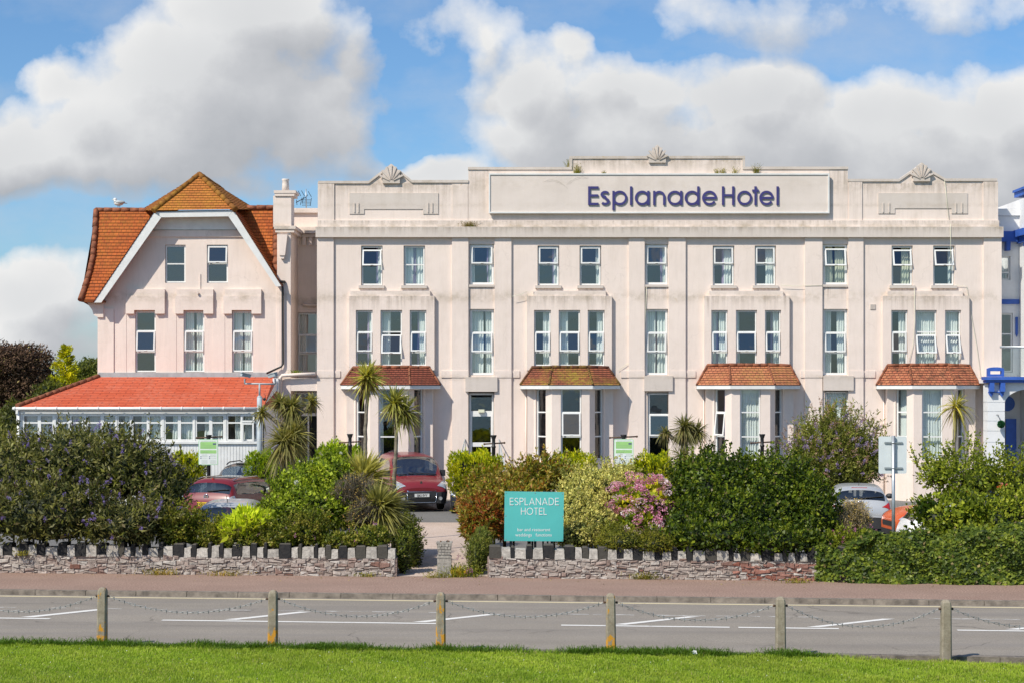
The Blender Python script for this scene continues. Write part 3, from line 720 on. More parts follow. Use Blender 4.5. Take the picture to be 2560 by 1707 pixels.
# ground floor recess: lintels, door, windows
for a, b, c, d in ((1163.6, 1243.5, 941.5, 978), (1610, 1681, 938.5, 976.5), (2057, 2132, 938.5, 975)):
    mb = MB(); mb.box(wx(a), wx(b), -.17, .02, wz(d), wz(c)); mb.build('lintel', M['grey'], hotel)
window(hotel, f0, wx(1621), wx(1676), wz(1151), wz(982), .08, (wz(1035), wz(1091)), {1: 3}, '')
window(hotel, f0, wx(2064), wx(2121), wz(1151), wz(978), .08, (wz(1035), wz(1091)), {}, 'P')
mb = MB(); bars(mb, f0, wx(1173), wx(1234), wz(1183), wz(982), .07, -.19, -.10); f0.box(mb, wx(1175), wx(1233), -.185, -.095, wz(1037), wz(1026)); f0.box(mb, wx(1176), wx(1180), -.18, -.085, wz(1183), wz(1034)); f0.box(mb, wx(1227), wx(1232), -.18, -.085, wz(1183), wz(1034))
f0.box(mb, wx(1180), wx(1227), -.175, -.09, wz(1040), wz(1033)); f0.box(mb, wx(1180), wx(1227), -.175, -.09, wz(1115.5), wz(1105)); f0.box(mb, wx(1180), wx(1227), -.175, -.09, wz(1182), wz(1160))
door = mb.build('door', M['upvc'], hotel)
mb = MB()
for a, b in ((1024, 992), (1106, 1039), (1161, 1114)): mb = MB(); mb.face([f0.p(wx(1177), -.14, wz(a)), f0.p(wx(1230), -.14, wz(a)), f0.p(wx(1230), -.14, wz(b)), f0.p(wx(1177), -.14, wz(b))]); mb.build('pane', M['glass'], door)
mb = MB(); mb.box(wx(1196), wx(1211), -.02, .09, wz(1030), wz(1022.5)); mb.build('bulkhead_lamp', M['curtain_y'], door)
mb = MB()
for i in range(6): mb.box(wx(1168), wx(1240), -.3 - .28 * (6 - i), -.02 if i == 5 else -.02 - .28 * (5 - i), 0, .16 * (i + 1))
mb.build('entrance_steps', M['grey'], hotel)
for px in (1163, 1247):
    mb = MB(); x = wx(px); sx = 1 if px > 1200 else -1
    mb.tube([(x, -.1, 2.35), (x + sx * .25, -1.5, 1.35), (x + sx * .3, -2.0, 1.1)], .022, 6)
    for t in np.linspace(0, 1, 8): mb.tube([(x + sx * .25 * t, -.1 - 1.4 * t, 2.35 - t), (x + sx * .25 * t, -.1 - 1.4 * t, max(.05, .95 - 1. * t))], .010, 5)
    mb.build('handrail', M['greypaint'], hotel)
mb = MB(); mb.box(wx(2175), wx(2189), -.02, .05, wz(774), wz(761))
for z in np.linspace(wz(773), wz(762), 6): mb.box(wx(2176), wx(2188), -.032, -.01, z - .012, z + .012)
mb.build('air_vent', M['grey'], hotel)
def cable(pts, r=.009, Y=-.05): mb = MB(); mb.tube([(wx(a), Y, wz(b)) for a, b in pts], r, 5); mb.build('cable', M['curtain_y'], hotel)
cable([(1616, 718), (1613, 800), (1606, 860), (1590, 893), (1560, 915), (1545, 925)], .008); cable([(1950, 714), (1990, 716), (2057, 715)], .008, -.1); cable([(2283, 722), (2284, 800), (2280, 860), (2270, 905)], .008, -.2)
cable([(2387, 714), (2416, 716), (2424, 770), (2440, 860), (2452, 945)], .008); cable([(2360, 450), (2372, 560)], .009, -.08); cable([(2372, 562), (2373, 640), (2370, 655)], .008, -.24)
cable([(1280, 742), (1300, 738), (1318, 730), (1316, 740), (1333, 728)], .008, -.18)


def stain_quad(a, b, top, bot, Y, par=None):
    mb = MB(); mb.face([(wx(a), Y, wz(bot)), (wx(b), Y, wz(bot)), (wx(b), Y, wz(top)), (wx(a), Y, wz(top))], uv=[(0, 0), (1, 0), (1, 1), (0, 1)]); mb.build('water_stain', M['stain'], par or hotel)
for a, b in top_w[:]: stain_quad(a - 8, b + 8, 721, 728 if False else 768, -.1635 if False else -.004)
for a, b in rec: stain_quad(a - 1, b, 718, 768, -.004); stain_quad(a - 8, b + 8, 976, 1010, -.006)
for x0, x1, c0, c1, ws in bays_up: stain_quad(x0 + 1, x1 - 1, 741, 800, -.1635)
for a, b in ((834, 1130), (2157, 2458)): stain_quad(a + 2, b - 2, 459, 520, -.0335)
stain_quad(1174, 1222, 426, 552, -.0485); stain_quad(2072, 2117, 426, 552, -.0485); stain_quad(1432, 1850, 399, 436, -.0485)
stain_quad(797, 833, 459, 540, -.0785); stain_quad(2459, 2490, 456, 545, -.0735); stain_quad(2123, 2152, 456, 545, -.0735)
stain_quad(796, 2495, 553, 569, -.1035); stain_quad(793, 2503, 570, 594, -.2035)
# ================================================================ GABLED HOUSE (left)
house = empty('gabled_house', (wx(475), 0, 0), 'pink gabled wing with orange tiled roof and white bargeboards left of the hotel', 'house')
gw = [(412.6, 464, 612.6, 708, (660,)), (517, 570, 612.6, 708, (660,)), (338, 389.5, 777.5, 930, (827, 880)), (459, 511, 777.5, 930, (827, 880)), (580, 632.6, 777.5, 930, (827, 880))]
mb = MB(); hs = [hole(a, b, c, d, .16) for a, b, c, d, s_ in gw]
HXL, HXR = wx(246), wx(703)
wall_grid(mb, f0, HXL, HXR, -.05, wz(760), [h for h in hs if h[3] < wz(760)])
# gable part above: same wall plane, cut to the bargeboards
zc = wz(760)
poly_rows = [(760, 246, 703), (716, 262, 703), (709, 266, 698), (700, 272, 692), (612, 330, 640), (592, 343, 627), (575, 356, 614), (545, 378, 592), (530, 388, 583)]
top_h = [h for h in hs if h[3] > wz(760)]
def xat(py):
    for (p0, a0, b0), (p1, a1, b1) in zip(poly_rows, poly_rows[1:]):
        if p1 <= py <= p0: t = (p0 - py) / (p0 - p1); return a0 + (a1 - a0) * t, b0 + (b1 - b0) * t
pys = [760, 716, 708, 612.6, 592, 575, 545, 530]
for p0, p1 in zip(pys, pys[1:]):
    l0, r0 = xat(p0); l1, r1 = xat(p1)
    if p0 == 708:
        cuts = [None, (412.6, 464), (517, 570)]
        xs = [(l0, l1), (412.6, 412.6), (464, 464), (517, 517), (570, 570), (r0, r1)]
        for i in (0, 2, 4): (a0, a1), (b0, b1) = xs[i], xs[i + 1]; mb.face([(wx(a0), 0, wz(p0)), (wx(b0), 0, wz(p0)), (wx(b1), 0, wz(p1)), (wx(a1), 0, wz(p1))])
    else: mb.face([(wx(l0), 0, wz(p0)), (wx(r0), 0, wz(p0)), (wx(r1), 0, wz(p1)), (wx(l1), 0, wz(p1))])
mb2 = MB(); wall_grid(mb2, f0, wx(412.6) - .001, wx(412.6), wz(612), wz(611.9), [])
for h in top_h:
    a, b, c, d, r = h; q = MB(); wall_grid(q, f0, a, b, c, d, [h]); mb.v and None
    for fc in q.f: mb.face([q.v[i] for i in fc])
mb.face([(HXR, 0, -.05), (HXR, 2.4, -.05), (HXR, 2.4, wz(700)), (HXR, 0, wz(700))]); mb.face([(HXL, 0, -.05), (HXL, 0, wz(757)), (HXL, 9, wz(757)), (HXL, 9, -.05)]); mb.face([(HXL, 9, -.05), (HXL, 9, wz(757)), (HXR, 9, wz(757)), (HXR, 9, -.05)])
mb.build('wall', M['stucco'], house)
mb = MB(); mb.box(HXL + .1, HXR - .1, 2.2, 2.3, 0, wz(560)); mb.box(HXL + .1, HXR - .1, .3, 2.19, wz(745), wz(740)); mb.build('interior_wall', M['interior'], house)
mb = MB(); mb.box(HXL - .02, wx(285), -.05, .03, 0, wz(772)); mb.box(wx(697), wx(704), -.045, .03, 0, wz(712)); mb.box(wx(286), wx(316), -.012, .03, 3, wz(765))
mb.box(wx(410.5), wx(441), -.012, .03, 3, wz(770)); mb.box(wx(532), wx(562), -.012, .03, 3, wz(770)); mb.box(wx(360), wx(614), -.06, .02, wz(593), wz(577)); mb.build('pilaster', M['stucco'], house)
for (a, b, c, d, s_), an, cu in zip(gw, (0, 7, 6, 5, 6), ('', '', '', 'LR', 'F')):
    o_ = window(house, f0, wx(a) + .01, wx(b) - .01, wz(d - 1), wz(c + 1), .07, [wz(q) for q in s_], ({0: an} if len(s_) == 1 else {1: an}) if an else {}, cu)
for a, b in ((316, 413), (439, 534), (559.5, 654)):
    mb = MB(); m0, m1 = a + 21, b - 24
    mb.prism(g([(a, 785), (m0, 785), (m0, 776), (m1, 776), (m1, 785), (b, 785), (b, 740), (a, 740)]), -.13, .03); mb.box(wx(a + 3), wx(b), -.105, .03, wz(740.5), wz(724))
    mb.build('window_hood', M['stucco'], house)
mb = MB(); mb.box(wx(499), wx(501.5), -.03, .02, wz(736), wz(685)); mb.tube([(wx(496), -.14, wz(733.5)), (wx(496), -.22, wz(733.5))], .05, 8); mb.build('vent_pipe', M['stucco'], house)
# corbel at left eaves
mb = MB(); mb.prism(g([(247, 794), (260, 794), (260, 753), (217, 753), (222, 762), (232, 775), (236, 788)]), -.12, .5); mb.build('corbel', M['stucco'], house)
# bargeboards
YB = -.56; kb = lambda a, b: (wx(a, YB), wz(b, YB))
mb = MB()
mb.prism([kb(*q) for q in ((234.5, 757), (253, 757), (403, 544), (386, 531))], YB, YB + .05)
mb.prism([kb(*q) for q in ((386, 531), (404, 544), (571, 541.5), (583, 526.5))], YB - .004, YB + .046)
mb.prism([kb(*q) for q in ((571, 541.5), (690, 717), (703, 716), (584, 526.5))], YB - .002, YB + .048)
barge = mb.build('bargeboard', M['white'], house)
mb = MB(); s0 = wz(545)
mb.face([(wx(392), YB + .05, wz(540, YB)), (wx(580), YB + .05, wz(538, YB)), (wx(586), -.004, wz(541)), (wx(384), -.004, wz(541))])
mb.box(wx(380), wx(590), -.05, .01, wz(575), wz(541)); mb.build('soffit', M['white'], house)
# gable roof planes (two steep sides, jerkin head, upper pitches)
mb = MB(); Y2 = 3.2
L0, L1 = (*kb(234.5, 757),), kb(386, 531); R0, R1 = kb(703, 716), kb(583, 526.5)
v = lambda p, Y, dz=0: (p[0], Y, p[1] + dz)
def steep(a, b):
    mb.face([v(a, YB - .03, .03), v(a, 1.6, .03), v(b, 1.6, .03), v(b, YB - .03, .03)]); 
tile_face(mb, [v(L0, YB - .03, .02), v(L1, YB - .03, .02), v(L1, 1.9, .02), v(L0, 1.9, .02)], .155)
mb.build('gable_slope', M['gable'], house); mb = MB()
tile_face(mb, [v(R0, YB - .03, .02), v(R0, 1.9, .02), v(R1, 1.9, .02), v(R1, YB - .03, .02)], .155)
mb.build('gable_slope', M['gable'], house)
mb = MB(); Yp = 1.0; ap = (wx(498, Yp), Yp, wz(437, Yp)); bl = (wx(384, YB - .06), YB - .06, wz(528, YB)); br = (wx(588, YB - .06), YB - .06, wz(525, YB)); ba = (wx(498, 6), 6.5, wz(437, Yp)); rl = (wx(352, 3), 3.0, wz(527, 3)); rr2 = (wx(640, 3), 3.0, wz(525, 3)); rlb = (wx(352, 3), 6.5, wz(527, 3)); rrb = (wx(640, 3), 6.5, wz(525, 3))
tile_face(mb, [bl, br, ap], .155); tile_face(mb, [br, rr2, ap], .155); tile_face(mb, [rr2, rrb, (ap[0], 6.5, ap[2]), ap], .155); tile_face(mb, [rl, bl, ap], .155); tile_face(mb, [rlb, rl, ap, (ap[0], 6.5, ap[2])], .155)
mb.build('upper_roof', M['gabletop'], house)
mb = MB(); ridge_run(mb, bl, ap, .11); ridge_run(mb, br, ap, .11); ridge_run(mb, ap, (ap[0], 6.4, ap[2]), .11); mb.build('hip_ridge', M['gabletop'], house)
# main roof front slopes either side of the gable
Yr, Ye = 2.0, -.45
Q = lambda px, py, Y: W(px, py, Y)
def ypl(py): return Ye + (757 - py) / (757 - 526.) * (Yr - Ye)
mb = MB()
bgx = lambda p: 400 + (531 - p) / (531 - 757.) * -151.5
lp = [(201, 751), (212, 718), (224, 680), (232, 640), (237, 590), (240, 526)]
for (xa, pa), (xb, pb) in zip(lp, lp[1:]):
    tile_face(mb, [Q(xa, pa, ypl(pa)), Q(bgx(pa), pa, ypl(pa)), Q(bgx(pb), pb, ypl(pb)), Q(xb, pb, ypl(pb))], .155)
mb.build('main_roof', M['gable'], house); mb = MB()
tile_face(mb, [Q(575, 700, ypl(700)), Q(693, 700, ypl(700)), Q(693, 520, ypl(520)), Q(575, 520, ypl(520))], .155)
mb.build('main_roof', M['gable'], house)
mb = MB()
for (xa, pa), (xb, pb) in zip(lp, lp[1:]): ridge_run(mb, Q(xa, pa, ypl(pa) - .05), Q(xb, pb, ypl(pb) - .05), .11, .33)
mb.build('ridge', M['ridge'], house); mb = MB(); ridge_run(mb, Q(239, 526, Yr), Q(392, 526, Yr), .10, .33); mb.build('ridge', M['ridge'], house); mb = MB(); ridge_run(mb, Q(592, 520, Yr), Q(692, 520, Yr), .10, .33); mb.build('ridge', M['ridge'], house); mb = MB(); ridge_run(mb, Q(690, 682, ypl(682)), Q(690, 522, Yr), .13, .33); mb.build('ridge', M['ridge'], house)
mb = MB(); x0, x1 = Q(201, 751, Ye)[0], Q(693, 520, Yr)[0]
mb.face([Q(238, 530, Yr + .05), Q(693, 524, Yr + .05), (x1, 7, 3.9 + 3), (Q(201, 751, Ye)[0], 7, 7)]); mb.face([Q(201, 752, Ye), Q(240, 526, Yr), (Q(201, 751, Ye)[0], 7, 7)])
mb.box(Q(204, 753, Ye)[0], HXL + .3, Ye + .02, 6, wz(757), wz(752.5)); mb.build('rear_roof', M['gable'], house)
mb = MB(); mb.tube([(wx(706), -.12, wz(712)), (wx(708), -.12, wz(722)), (wx(708.5), -.12, wz(910)), (wx(704), -.14, wz(916)), (wx(668), -.2, wz(933))], .04, 8)
mb.tube([(wx(701), -.3, wz(706)), (wx(712), -.05, wz(706))], .06, 8); mb.build('downpipe', M['black'], house)

# recessed link between the house and the hotel, with the chimney
LK = empty('link_building', (wx(742), 1.2, 0), 'narrow shaded pink link with chimney stack between gabled wing and hotel', 'house')
YR = 2.3; fR = front(YR)
mb = MB(); ra, rb = wx(727, YR) - .3, XL + .02
wall_grid(mb, fR, ra, rb, -.05, wz(570, YR), [(wx(744, YR), rb - .05, wz(932, YR), wz(782, YR), .15), (wx(723, YR) , wx(787, YR), 0, wz(983, YR), .4)])
mb.box(ra, rb, YR, YR + .3, wz(571, YR), wz(524, YR)); mb.box(ra, rb, YR - .12, YR + .1, wz(533, YR), wz(523, YR) + .02)
mb.box(ra, rb, YR - .35, YR + .01, wz(586, YR), wz(570, YR)); mb.box(ra, rb, YR - .22, YR + .01, wz(594, YR), wz(587, YR))
for i in range(4): mb.box(wx(741 + 16 * i, YR), wx(750 + 16 * i, YR), YR - .15, YR + .01, wz(614, YR), wz(594, YR))
mb.box(ra, rb, YR - .05, YR + .01, wz(760, YR), wz(756, YR))
mb.box(ra + .05, rb - .05, YR + 2, YR + 2.1, 0, wz(700, YR)); mb.build('wall', M['stucco'], LK)
window(LK, fR, wx(744, YR) + .01, rb - .06, wz(931, YR), wz(783, YR), .08, (wz(836, YR), wz(884, YR)), {1: 3}, 'LR', cw=.3)
mb = MB(); mb.box(wx(706.5), wx(795) - .03, -.02, .02 + YR, wz(976), wz(944)); mb.box(wx(700), wx(716), -.01, YR, -.05, wz(976)); mb.build('porch_wall', M['stucco'], LK)
mb = MB(); bars(mb, front(1.2), wx(716), wx(790), .9, wz(980), .06, 0, .08); mb.box(wx(716), wx(790), 1.13, 1.2, wz(1040), wz(1033)); mb.box(wx(760), wx(764), 1.12, 1.2, .9, wz(1036)); dd = mb.build('door', M['upvc'], LK)
mb = MB(); mb.face([(wx(718), 1.17, wz(1032)), (wx(788), 1.17, wz(1032)), (wx(788), 1.17, wz(984)), (wx(718), 1.17, wz(984))]); mb.build('pane', M['glass'], dd)
mb = MB(); mb.box(wx(764), wx(790), 1.9, 2.0, .05, wz(1036)); mb.box(wx(716), wx(760), 1.15, 1.2, .9, wz(1040)); mb.build('leaf_and_dark_doorway', M['black'], LK)  # first slab: black sheet painting the open doorway's shade; second: door leaf
mb = MB()
mb.box(wx(693), wx(727), -.03, YR, 0, wz(581)); mb.box(wx(686), wx(740), -.14, YR, wz(574), wz(566)); mb.box(wx(689), wx(736), -.10, YR, wz(582), wz(573.8))
mb.box(wx(683), wx(728), .0, .9, wz(568), wz(490)); mb.box(wx(685), wx(740), -.07, 1.0, wz(484), wz(477)); mb.box(wx(687), wx(736), -.05, .98, wz(491), wz(483.8))
mb.prism(g([(700, 640), (714, 640), (718, 606), (720, 588), (694, 588), (697, 606)]), -.2, 0); mb.prism(g([(703, 648), (711, 648), (715, 625), (700, 625)]), -.16, 0)
mb.build('chimney', M['stucco'], LK)
mb = MB(); mb.lathe([(.15, wz(478)), (.135, wz(460)), (.125, wz(450)), (.145, wz(448)), (.145, wz(445)), (.10, wz(445.2)), (.10, wz(455))], wx(710), .45, 14); mb.build('chimney_pot', M['board'], LK)
mb = MB(); mb.tube([(wx(702), -.15, .2), (wx(702), -.15, wz(945)), (wx(707), -.2, wz(938)), (wx(740), -.2, wz(936)), (wx(790), -.2, wz(934))], .07, 8); mb.build('soil_pipe', M['stucco'], LK); mb = MB(); mb.tube([(wx(757, YR), YR - .1, wz(763, YR)), (wx(794, YR), YR - .1, wz(764, YR))], .06, 8); mb.build('soil_pipe', M['stucco'], LK)

# TV antenna on the link roof
an = empty('tv_antenna', W(776, 523, 2.5), 'grey television aerial on the roof between chimney and hotel', 'antenna')
mb = MB(); q = lambda a, b, Y=2.5: W(640 + a / 2.8, 420 + b / 2.8, Y)
mb.tube([q(352, 290), q(350, 150)], .022, 6); mb.build('mast', M['steel'], an)
mb = MB(); mb.tube([q(285, 240, 2.2), q(352, 205, 2.5), q(362, 190, 2.7)], .014, 5)
for a, b, c, d in ((283, 225, 287, 262), (310, 262, 322, 210), (322, 250, 334, 205), (296, 162, 313, 198), (318, 160, 340, 200), (365, 166, 388, 205), (380, 268, 388, 212), (280, 245, 340, 212)): mb.tube([q(a, b, 2.35), q(c, d, 2.45)], .012, 5)
for i in range(5): mb.tube([q(322, 225 + i * 10), q(385, 223 + i * 10)], .007, 4)
mb.build('aerial', M['black'], an)

# seagull on the ridge
sg = W(297, 519, 2.0); gull = empty('seagull', sg, 'white seagull with grey wings resting on the orange roof ridge', 'bird')
mb = MB(); mb.ball((sg[0], sg[1], sg[2] + .17), (.20, .10, .11), 14, 10); mb.ball((sg[0] - .15, sg[1], sg[2] + .31), (.075, .06, .07), 10, 8); mb.tube([(sg[0] - .13, sg[1], sg[2] + .2), (sg[0] - .15, sg[1], sg[2] + .3)], [.075, .055], 8)
mb.build('body', M['white'], gull)
mb = MB(); mb.ball((sg[0] + .06, sg[1] - .06, sg[2] + .2), (.2, .06, .07), 10, 8); mb.tube([(sg[0] + .15, sg[1], sg[2] + .2), (sg[0] + .34, sg[1], sg[2] + .15)], [.05, .01], 6); mb.build('wing', M['greypaint'], gull)
mb = MB(); mb.tube([(sg[0] - .21, sg[1], sg[2] + .31), (sg[0] - .29, sg[1], sg[2] + .29)], [.02, .006], 5); mb.build('beak', M['curtain_y'], gull)
mb = MB()
for dx in (-.03, .04): mb.tube([(sg[0] + dx, sg[1], sg[2] + .1), (sg[0] + dx, sg[1], sg[2] - .0)], .012, 5)
mb.build('leg', M['rust'], gull)

# ================================================================ SUN LOUNGE (conservatory)
M['lounge'] = plain('lounge_interior', (.65, .65, .64), .9, var=.15, scale=.6)
sl = empty('sun_lounge', (wx(350), -2, 0), 'white glazed sun lounge with bright red shingle roof below the gabled wing', 'conservatory')
YS = -3.3; fS = front(YS); X = lambda px: wx(px, YS); Z = lambda py: wz(py, YS); z_ = lambda x: x / 2.94; zy = lambda y: 850 + y / 2.94
xl, xr = X(41), X(656)
frames = [(165, 395), (410, 615), (635, 855), (860, 963), (968, 1190), (1205, 1425), (1435, 1650), (1665, 1890)]
mb = MB(); wall_grid(mb, fS, xl, xr, -.05, Z(1023), [(X(z_(a)), X(z_(b)), Z(1101), Z(zy(545)), .1) for a, b in frames])
mb.face([(xr, YS, -.05), (xr, 0, -.05), (xr, 0, Z(1023)), (xr, YS, Z(1023))]); mb.face([(xl, YS, -.05), (xl, YS, Z(1023)), (xl, 2, Z(1023)), (xl, 2, -.05)])
mb.box(xl - .02, xr + .0, YS - .03, YS + .02, Z(zy(540)), Z(zy(512))); mb.box(xl - .03, xr, YS - .09, YS + .03, Z(1108), Z(1102.5))
n = int((xr - xl) / .115)
for i in range(n): mb.box(xl + .115 * i + .01, xl + .115 * i + .107, YS - .018, YS + .01, .1, Z(1109.5))
mb.build('wall', M['white'], sl)
mb = MB(); mb.box(xl + .2, xr - .1, -.12, -.06, .1, Z(1024)); mb.box(xl + .1, xr - .1, YS + .3, -.12, 1.2, 1.25); mb.build('interior_wall', M['lounge'], sl)
lights = [(165, 395, [(190, 280), (295, 385)], 'b'), (410, 615, [(425, 503), (525, 615)], 'b'), (635, 855, [(652, 742), (758, 842)], 'b'), (860, 963, [(865, 952)], ''), (968, 1190, [(990, 1080), (1098, 1178)], ''), (1205, 1425, [(1220, 1310), (1325, 1412)], 'c'), (1435, 1650, [(1450, 1540), (1556, 1636)], 'c'), (1665, 1890, [(1678, 1770), (1785, 1868)], 'c')]
for (a, b, ls, kind) in lights:
    mb = MB(); A_, B_ = X(z_(a)), X(z_(b)); bars(mb, fS, A_ + .005, B_ - .005, Z(1100.5), Z(zy(546)), .05, -.09, -.02)
    fS.box(mb, A_ + .05, B_ - .05, -.085, -.025, Z(zy(611)), Z(zy(600)))
    if len(ls) == 2: m_ = (X(z_(ls[0][1])) + X(z_(ls[1][0]))) / 2; fS.box(mb, m_ - .06, m_ + .06, -.08, -.022, Z(1100.5) + .05, Z(zy(546)) - .05)
    wn = mb.build('window', M['upvc'], sl); pm = MB()
    for i, (c, d) in enumerate(ls):
        for t, bt in ((552, 600), (611, 741)):
            pm = MB(); pm.face([fS.p(X(z_(c)) - .03, -.06, Z(zy(bt)) - .0), fS.p(X(z_(d)) + .03, -.06, Z(zy(bt))), fS.p(X(z_(d)) + .03, -.06, Z(zy(t))), fS.p(X(z_(c)) - .03, -.06, Z(zy(t)))]); pm.build('pane', M['glass'], wn)
        if kind in ('c', ''): curtain(fS, wn, X(z_(c)) + .22 - .2 * i, X(z_(d)) - .02, Z(1098), Z(zy(545)), -.22, M['curtain'], a + i)
        if kind == 'b':
            vb = MB(); cc, e_ = X(z_(c)), X(z_(d)); k_ = 7
            for j in range(k_):
                ua = cc + (e_ - cc) * j / k_; vb.face([fS.p(ua, -.2, Z(1098)), fS.p(ua + .05, -.235, Z(1098)), fS.p(ua + .05, -.235, Z(zy(545))), fS.p(ua, -.2, Z(zy(545)))])
            vb.build('blind', M['curtain'], wn)
# opened end window: top vent and side casement
mb = MB(); bars(mb, fS, X(z_(1772)), X(z_(1872)), Z(zy(600)), Z(zy(545)), .06, .02, .07); bars(mb, fS, X(z_(1780)), X(z_(1868)), Z(zy(750)), Z(zy(606)), .06, .03, .09); mb.build('casement', M['upvc'], sl)
mb = MB(); Yw = -.05; ra_, rb_, rc_, rd_ = (X(42), YS - .16, Z(1017)), (X(661), YS - .16, Z(1017)), (wx(685), Yw, wz(942)), (wx(247), Yw, wz(942))
tile_face(mb, [ra_, rb_, rc_, rd_], .20, .006); mb.face([ra_, rd_, (rd_[0], 6, rd_[2]), (ra_[0], 6, ra_[2])]); mb.face([rb_, (rb_[0] + .4, Yw, rb_[2]), rc_])
roof = mb.build('roof', M['shingle'], sl)
mb = MB(); ridge_run(mb, (ra_[0] + .05, ra_[1], ra_[2] + .04), (rd_[0], rd_[1], rd_[2] + .04), .09, .35); mb.build('hip_ridge', M['ridge'], sl)
mb = MB(); mb.prism([(0, 0)] and [(wx(247), wz(943)), (wx(690), wz(943)), (wx(690), wz(930.5)), (wx(247), wz(930.5))], -.06, -.005); mb.build('flashing', M['lead'], sl)
mb = MB(); mb.tube([(X(36), YS - .22, Z(1020)), (X(645), YS - .22, Z(1020))], .055, 8); mb.tube([(X(48), YS - .06, Z(1023)), (X(48), YS - .06, .1)], .04, 8)
for i in range(12): q_ = X(40 + i * 52); mb.tube([(q_, YS - .22, Z(1020)), (q_ + .05, YS - .22, Z(1020))], .068, 8)
mb.build('gutter', M['white'], sl)
mb = MB(); mb.prism([(xr + .02, -.05), (wx(700) , -.05), (wx(700), wz(945)), (wx(686), wz(945)), (X(659), Z(1020)), (xr + .02, Z(1020))], -.5, -.1); mb.face([(xr + .06, YS, -.05), (wx(697), -.3, -.05), (wx(697), -.3, wz(945)), (xr + .06, YS, Z(1016))]); mb.build('end_wall', M['whitewall'], sl)

# ================================================================ WHITE AND BLUE GUEST HOUSE (right edge)
gh = empty('guest_house', (wx(2580), 1, 0), 'white guest house with blue painted cornices at the right edge', 'house')
YG = 1.2; fG = front(YG); x = lambda px, Y=YG: wx(px, Y); z = lambda py, Y=YG: wz(py, Y)
mb = MB(); xa, xb = XR + .01, x(2548)
wall_grid(mb, fG, xa, xb, -.05, z(530), [(xa + .02, x(2526), z(701), z(641), .15), (xa + .02, x(2532), z(930), z(783), .15)])
mb.box(xa, xb, YG - .1, YG + .4, z(540), z(523)); mb.box(xb, xb + 4, YG - .9, 8, -.05, z(500)); mb.box(xa, xb + 4, YG + 2, 8, -.05, z(540)); mb.build('wall', M['whitewall'], gh)
mb = MB(); mb.box(xb - .05, xb + 4.2, YG - 1.1, YG + .5, z(492), z(480)); mb.box(xb - .12, xb + 4.2, YG - 1.2, YG + .5, z(480), z(474)); mb.box(xa, xb - .1, YG - .25, YG + .02, z(606), z(580)); mb.box(xb - .25, xb + 4.2, YG - 1.3, YG + .02, z(595), z(578)); mb.box(xb - .1, xb + 4.2, YG - 1.1, YG - .02, z(610), z(595.5))
mb.box(x(2511), x(2521), YG - .3, YG + .02, z(628), z(606)); mb.prism([(x(2541), z(613)), (x(2549), z(645)), (x(2553), z(645)), (x(2558), z(613))], YG - 1.15, YG - .85)
mb.box(xa, x(2548) - .02, YG - .08, YG + .02, z(761), z(749)); mb.box(x(2551), x(2554), YG - .95, YG - .85, z(950), z(650)); mb.prism([(x(2538), z(835)), (x(2541), z(843)), (x(2544), z(835)), (x(2544), z(793)), (x(2538), z(793))], YG - .06, YG + .01); mb.build('cornice', M['blue'], gh)
for py0, py1, px1, sp in ((641, 701, 2526, (682,)), (783, 930, 2532, (835,))): window(gh, fG, xa + .03, x(px1) - .01, z(py1) + .01, z(py0) - .01, .06, [z(q_) for q_ in sp], {}, 'L')
fW = front(YG - .9)
for ux in (.9, 2.4):
    for zb0 in (4.6, 7.6):
        wq = MB(); fW.box(wq, xb + ux - .08, xb + ux + .93, .0, .05, zb0 - .12, zb0 - .02); wq.build('sill', M['blue'], gh)
        window(gh, Fr((0, YG - .98, 0), (1, 0, 0), (0, -1, 0)), xb + ux, xb + ux + .85, zb0, zb0 + 1.7, -.07, [zb0 + .95], {}, '')
YPo = -1.5; xp = lambda px: wx(px, YPo); zp_ = lambda py: wz(py, YPo)
mb = MB(); zb_ = [1165, 1134, 1105, 1077, 1052, 1028, 1005, 962]
for i, (a, b) in enumerate(zip([1245] + zb_, zb_)): mb.box(xp(2469), xp(2512), YPo, YPo + .6, zp_(a) + (.02 if i else -.05), zp_(b)); mb.box(xp(2470), xp(2511), YPo + .02, YPo + .58, zp_(b) - .02, zp_(b) + .04)
# arch spandrel over the porch opening
mb.prism([(xp(2512), zp_(1010))] + [(xp(2512 + 62 * (1 - math.cos(R(a)))), zp_(1010 - 38 * math.sin(R(a)))) for a in range(10, 91, 10)] + [(xp(2575), zp_(972)), (xp(2640), zp_(972)), (xp(2640), zp_(955)), (xp(2469), zp_(955)), (xp(2469), zp_(1006))][0:0] + [(xp(2574), zp_(955)), (xp(2512), zp_(955))], YPo + .02, YPo + .5)
mb.box(xp(2574), xp(2760), YPo + .021, YPo + .5, zp_(973), zp_(955)); mb.box(xp(2465), xp(2760), YPo + .1, YG - .01, zp_(957), zp_(948))
mb.box(xp(2512), xp(2760), YG - .12, YG - .02, 0, zp_(956)); mb.build('porch', M['whitewall'], gh)
mb = MB(); mb.box(xp(2457), xp(2780), YPo - .28, YPo + .2, zp_(949), zp_(941)); mb.box(xp(2461), xp(2780), YPo - .2, YPo + .2, zp_(955.5), zp_(949.5)); bars(mb, front(YPo), xp(2468), xp(2508), zp_(940.5), zp_(921), .09, -.1, .12); mb.prism([(xp(2468), zp_(922))] + [(xp(2488 - 20 * math.cos(R(a))), zp_(922 - 5 * math.sin(R(a)))) for a in range(180, -1, -20)][::-1][::-1], YPo - .1, YPo + .1)
for a in (2471, 2498): mb.box(xp(a), xp(a + 11), YPo - .22, YPo, zp_(978), zp_(956)); mb.prism([(xp(a + 1), zp_(985)), (xp(a + 5.5), zp_(991)), (xp(a + 10), zp_(985)), (xp(a + 10), zp_(978)), (xp(a + 1), zp_(978))], YPo - .1, YPo)
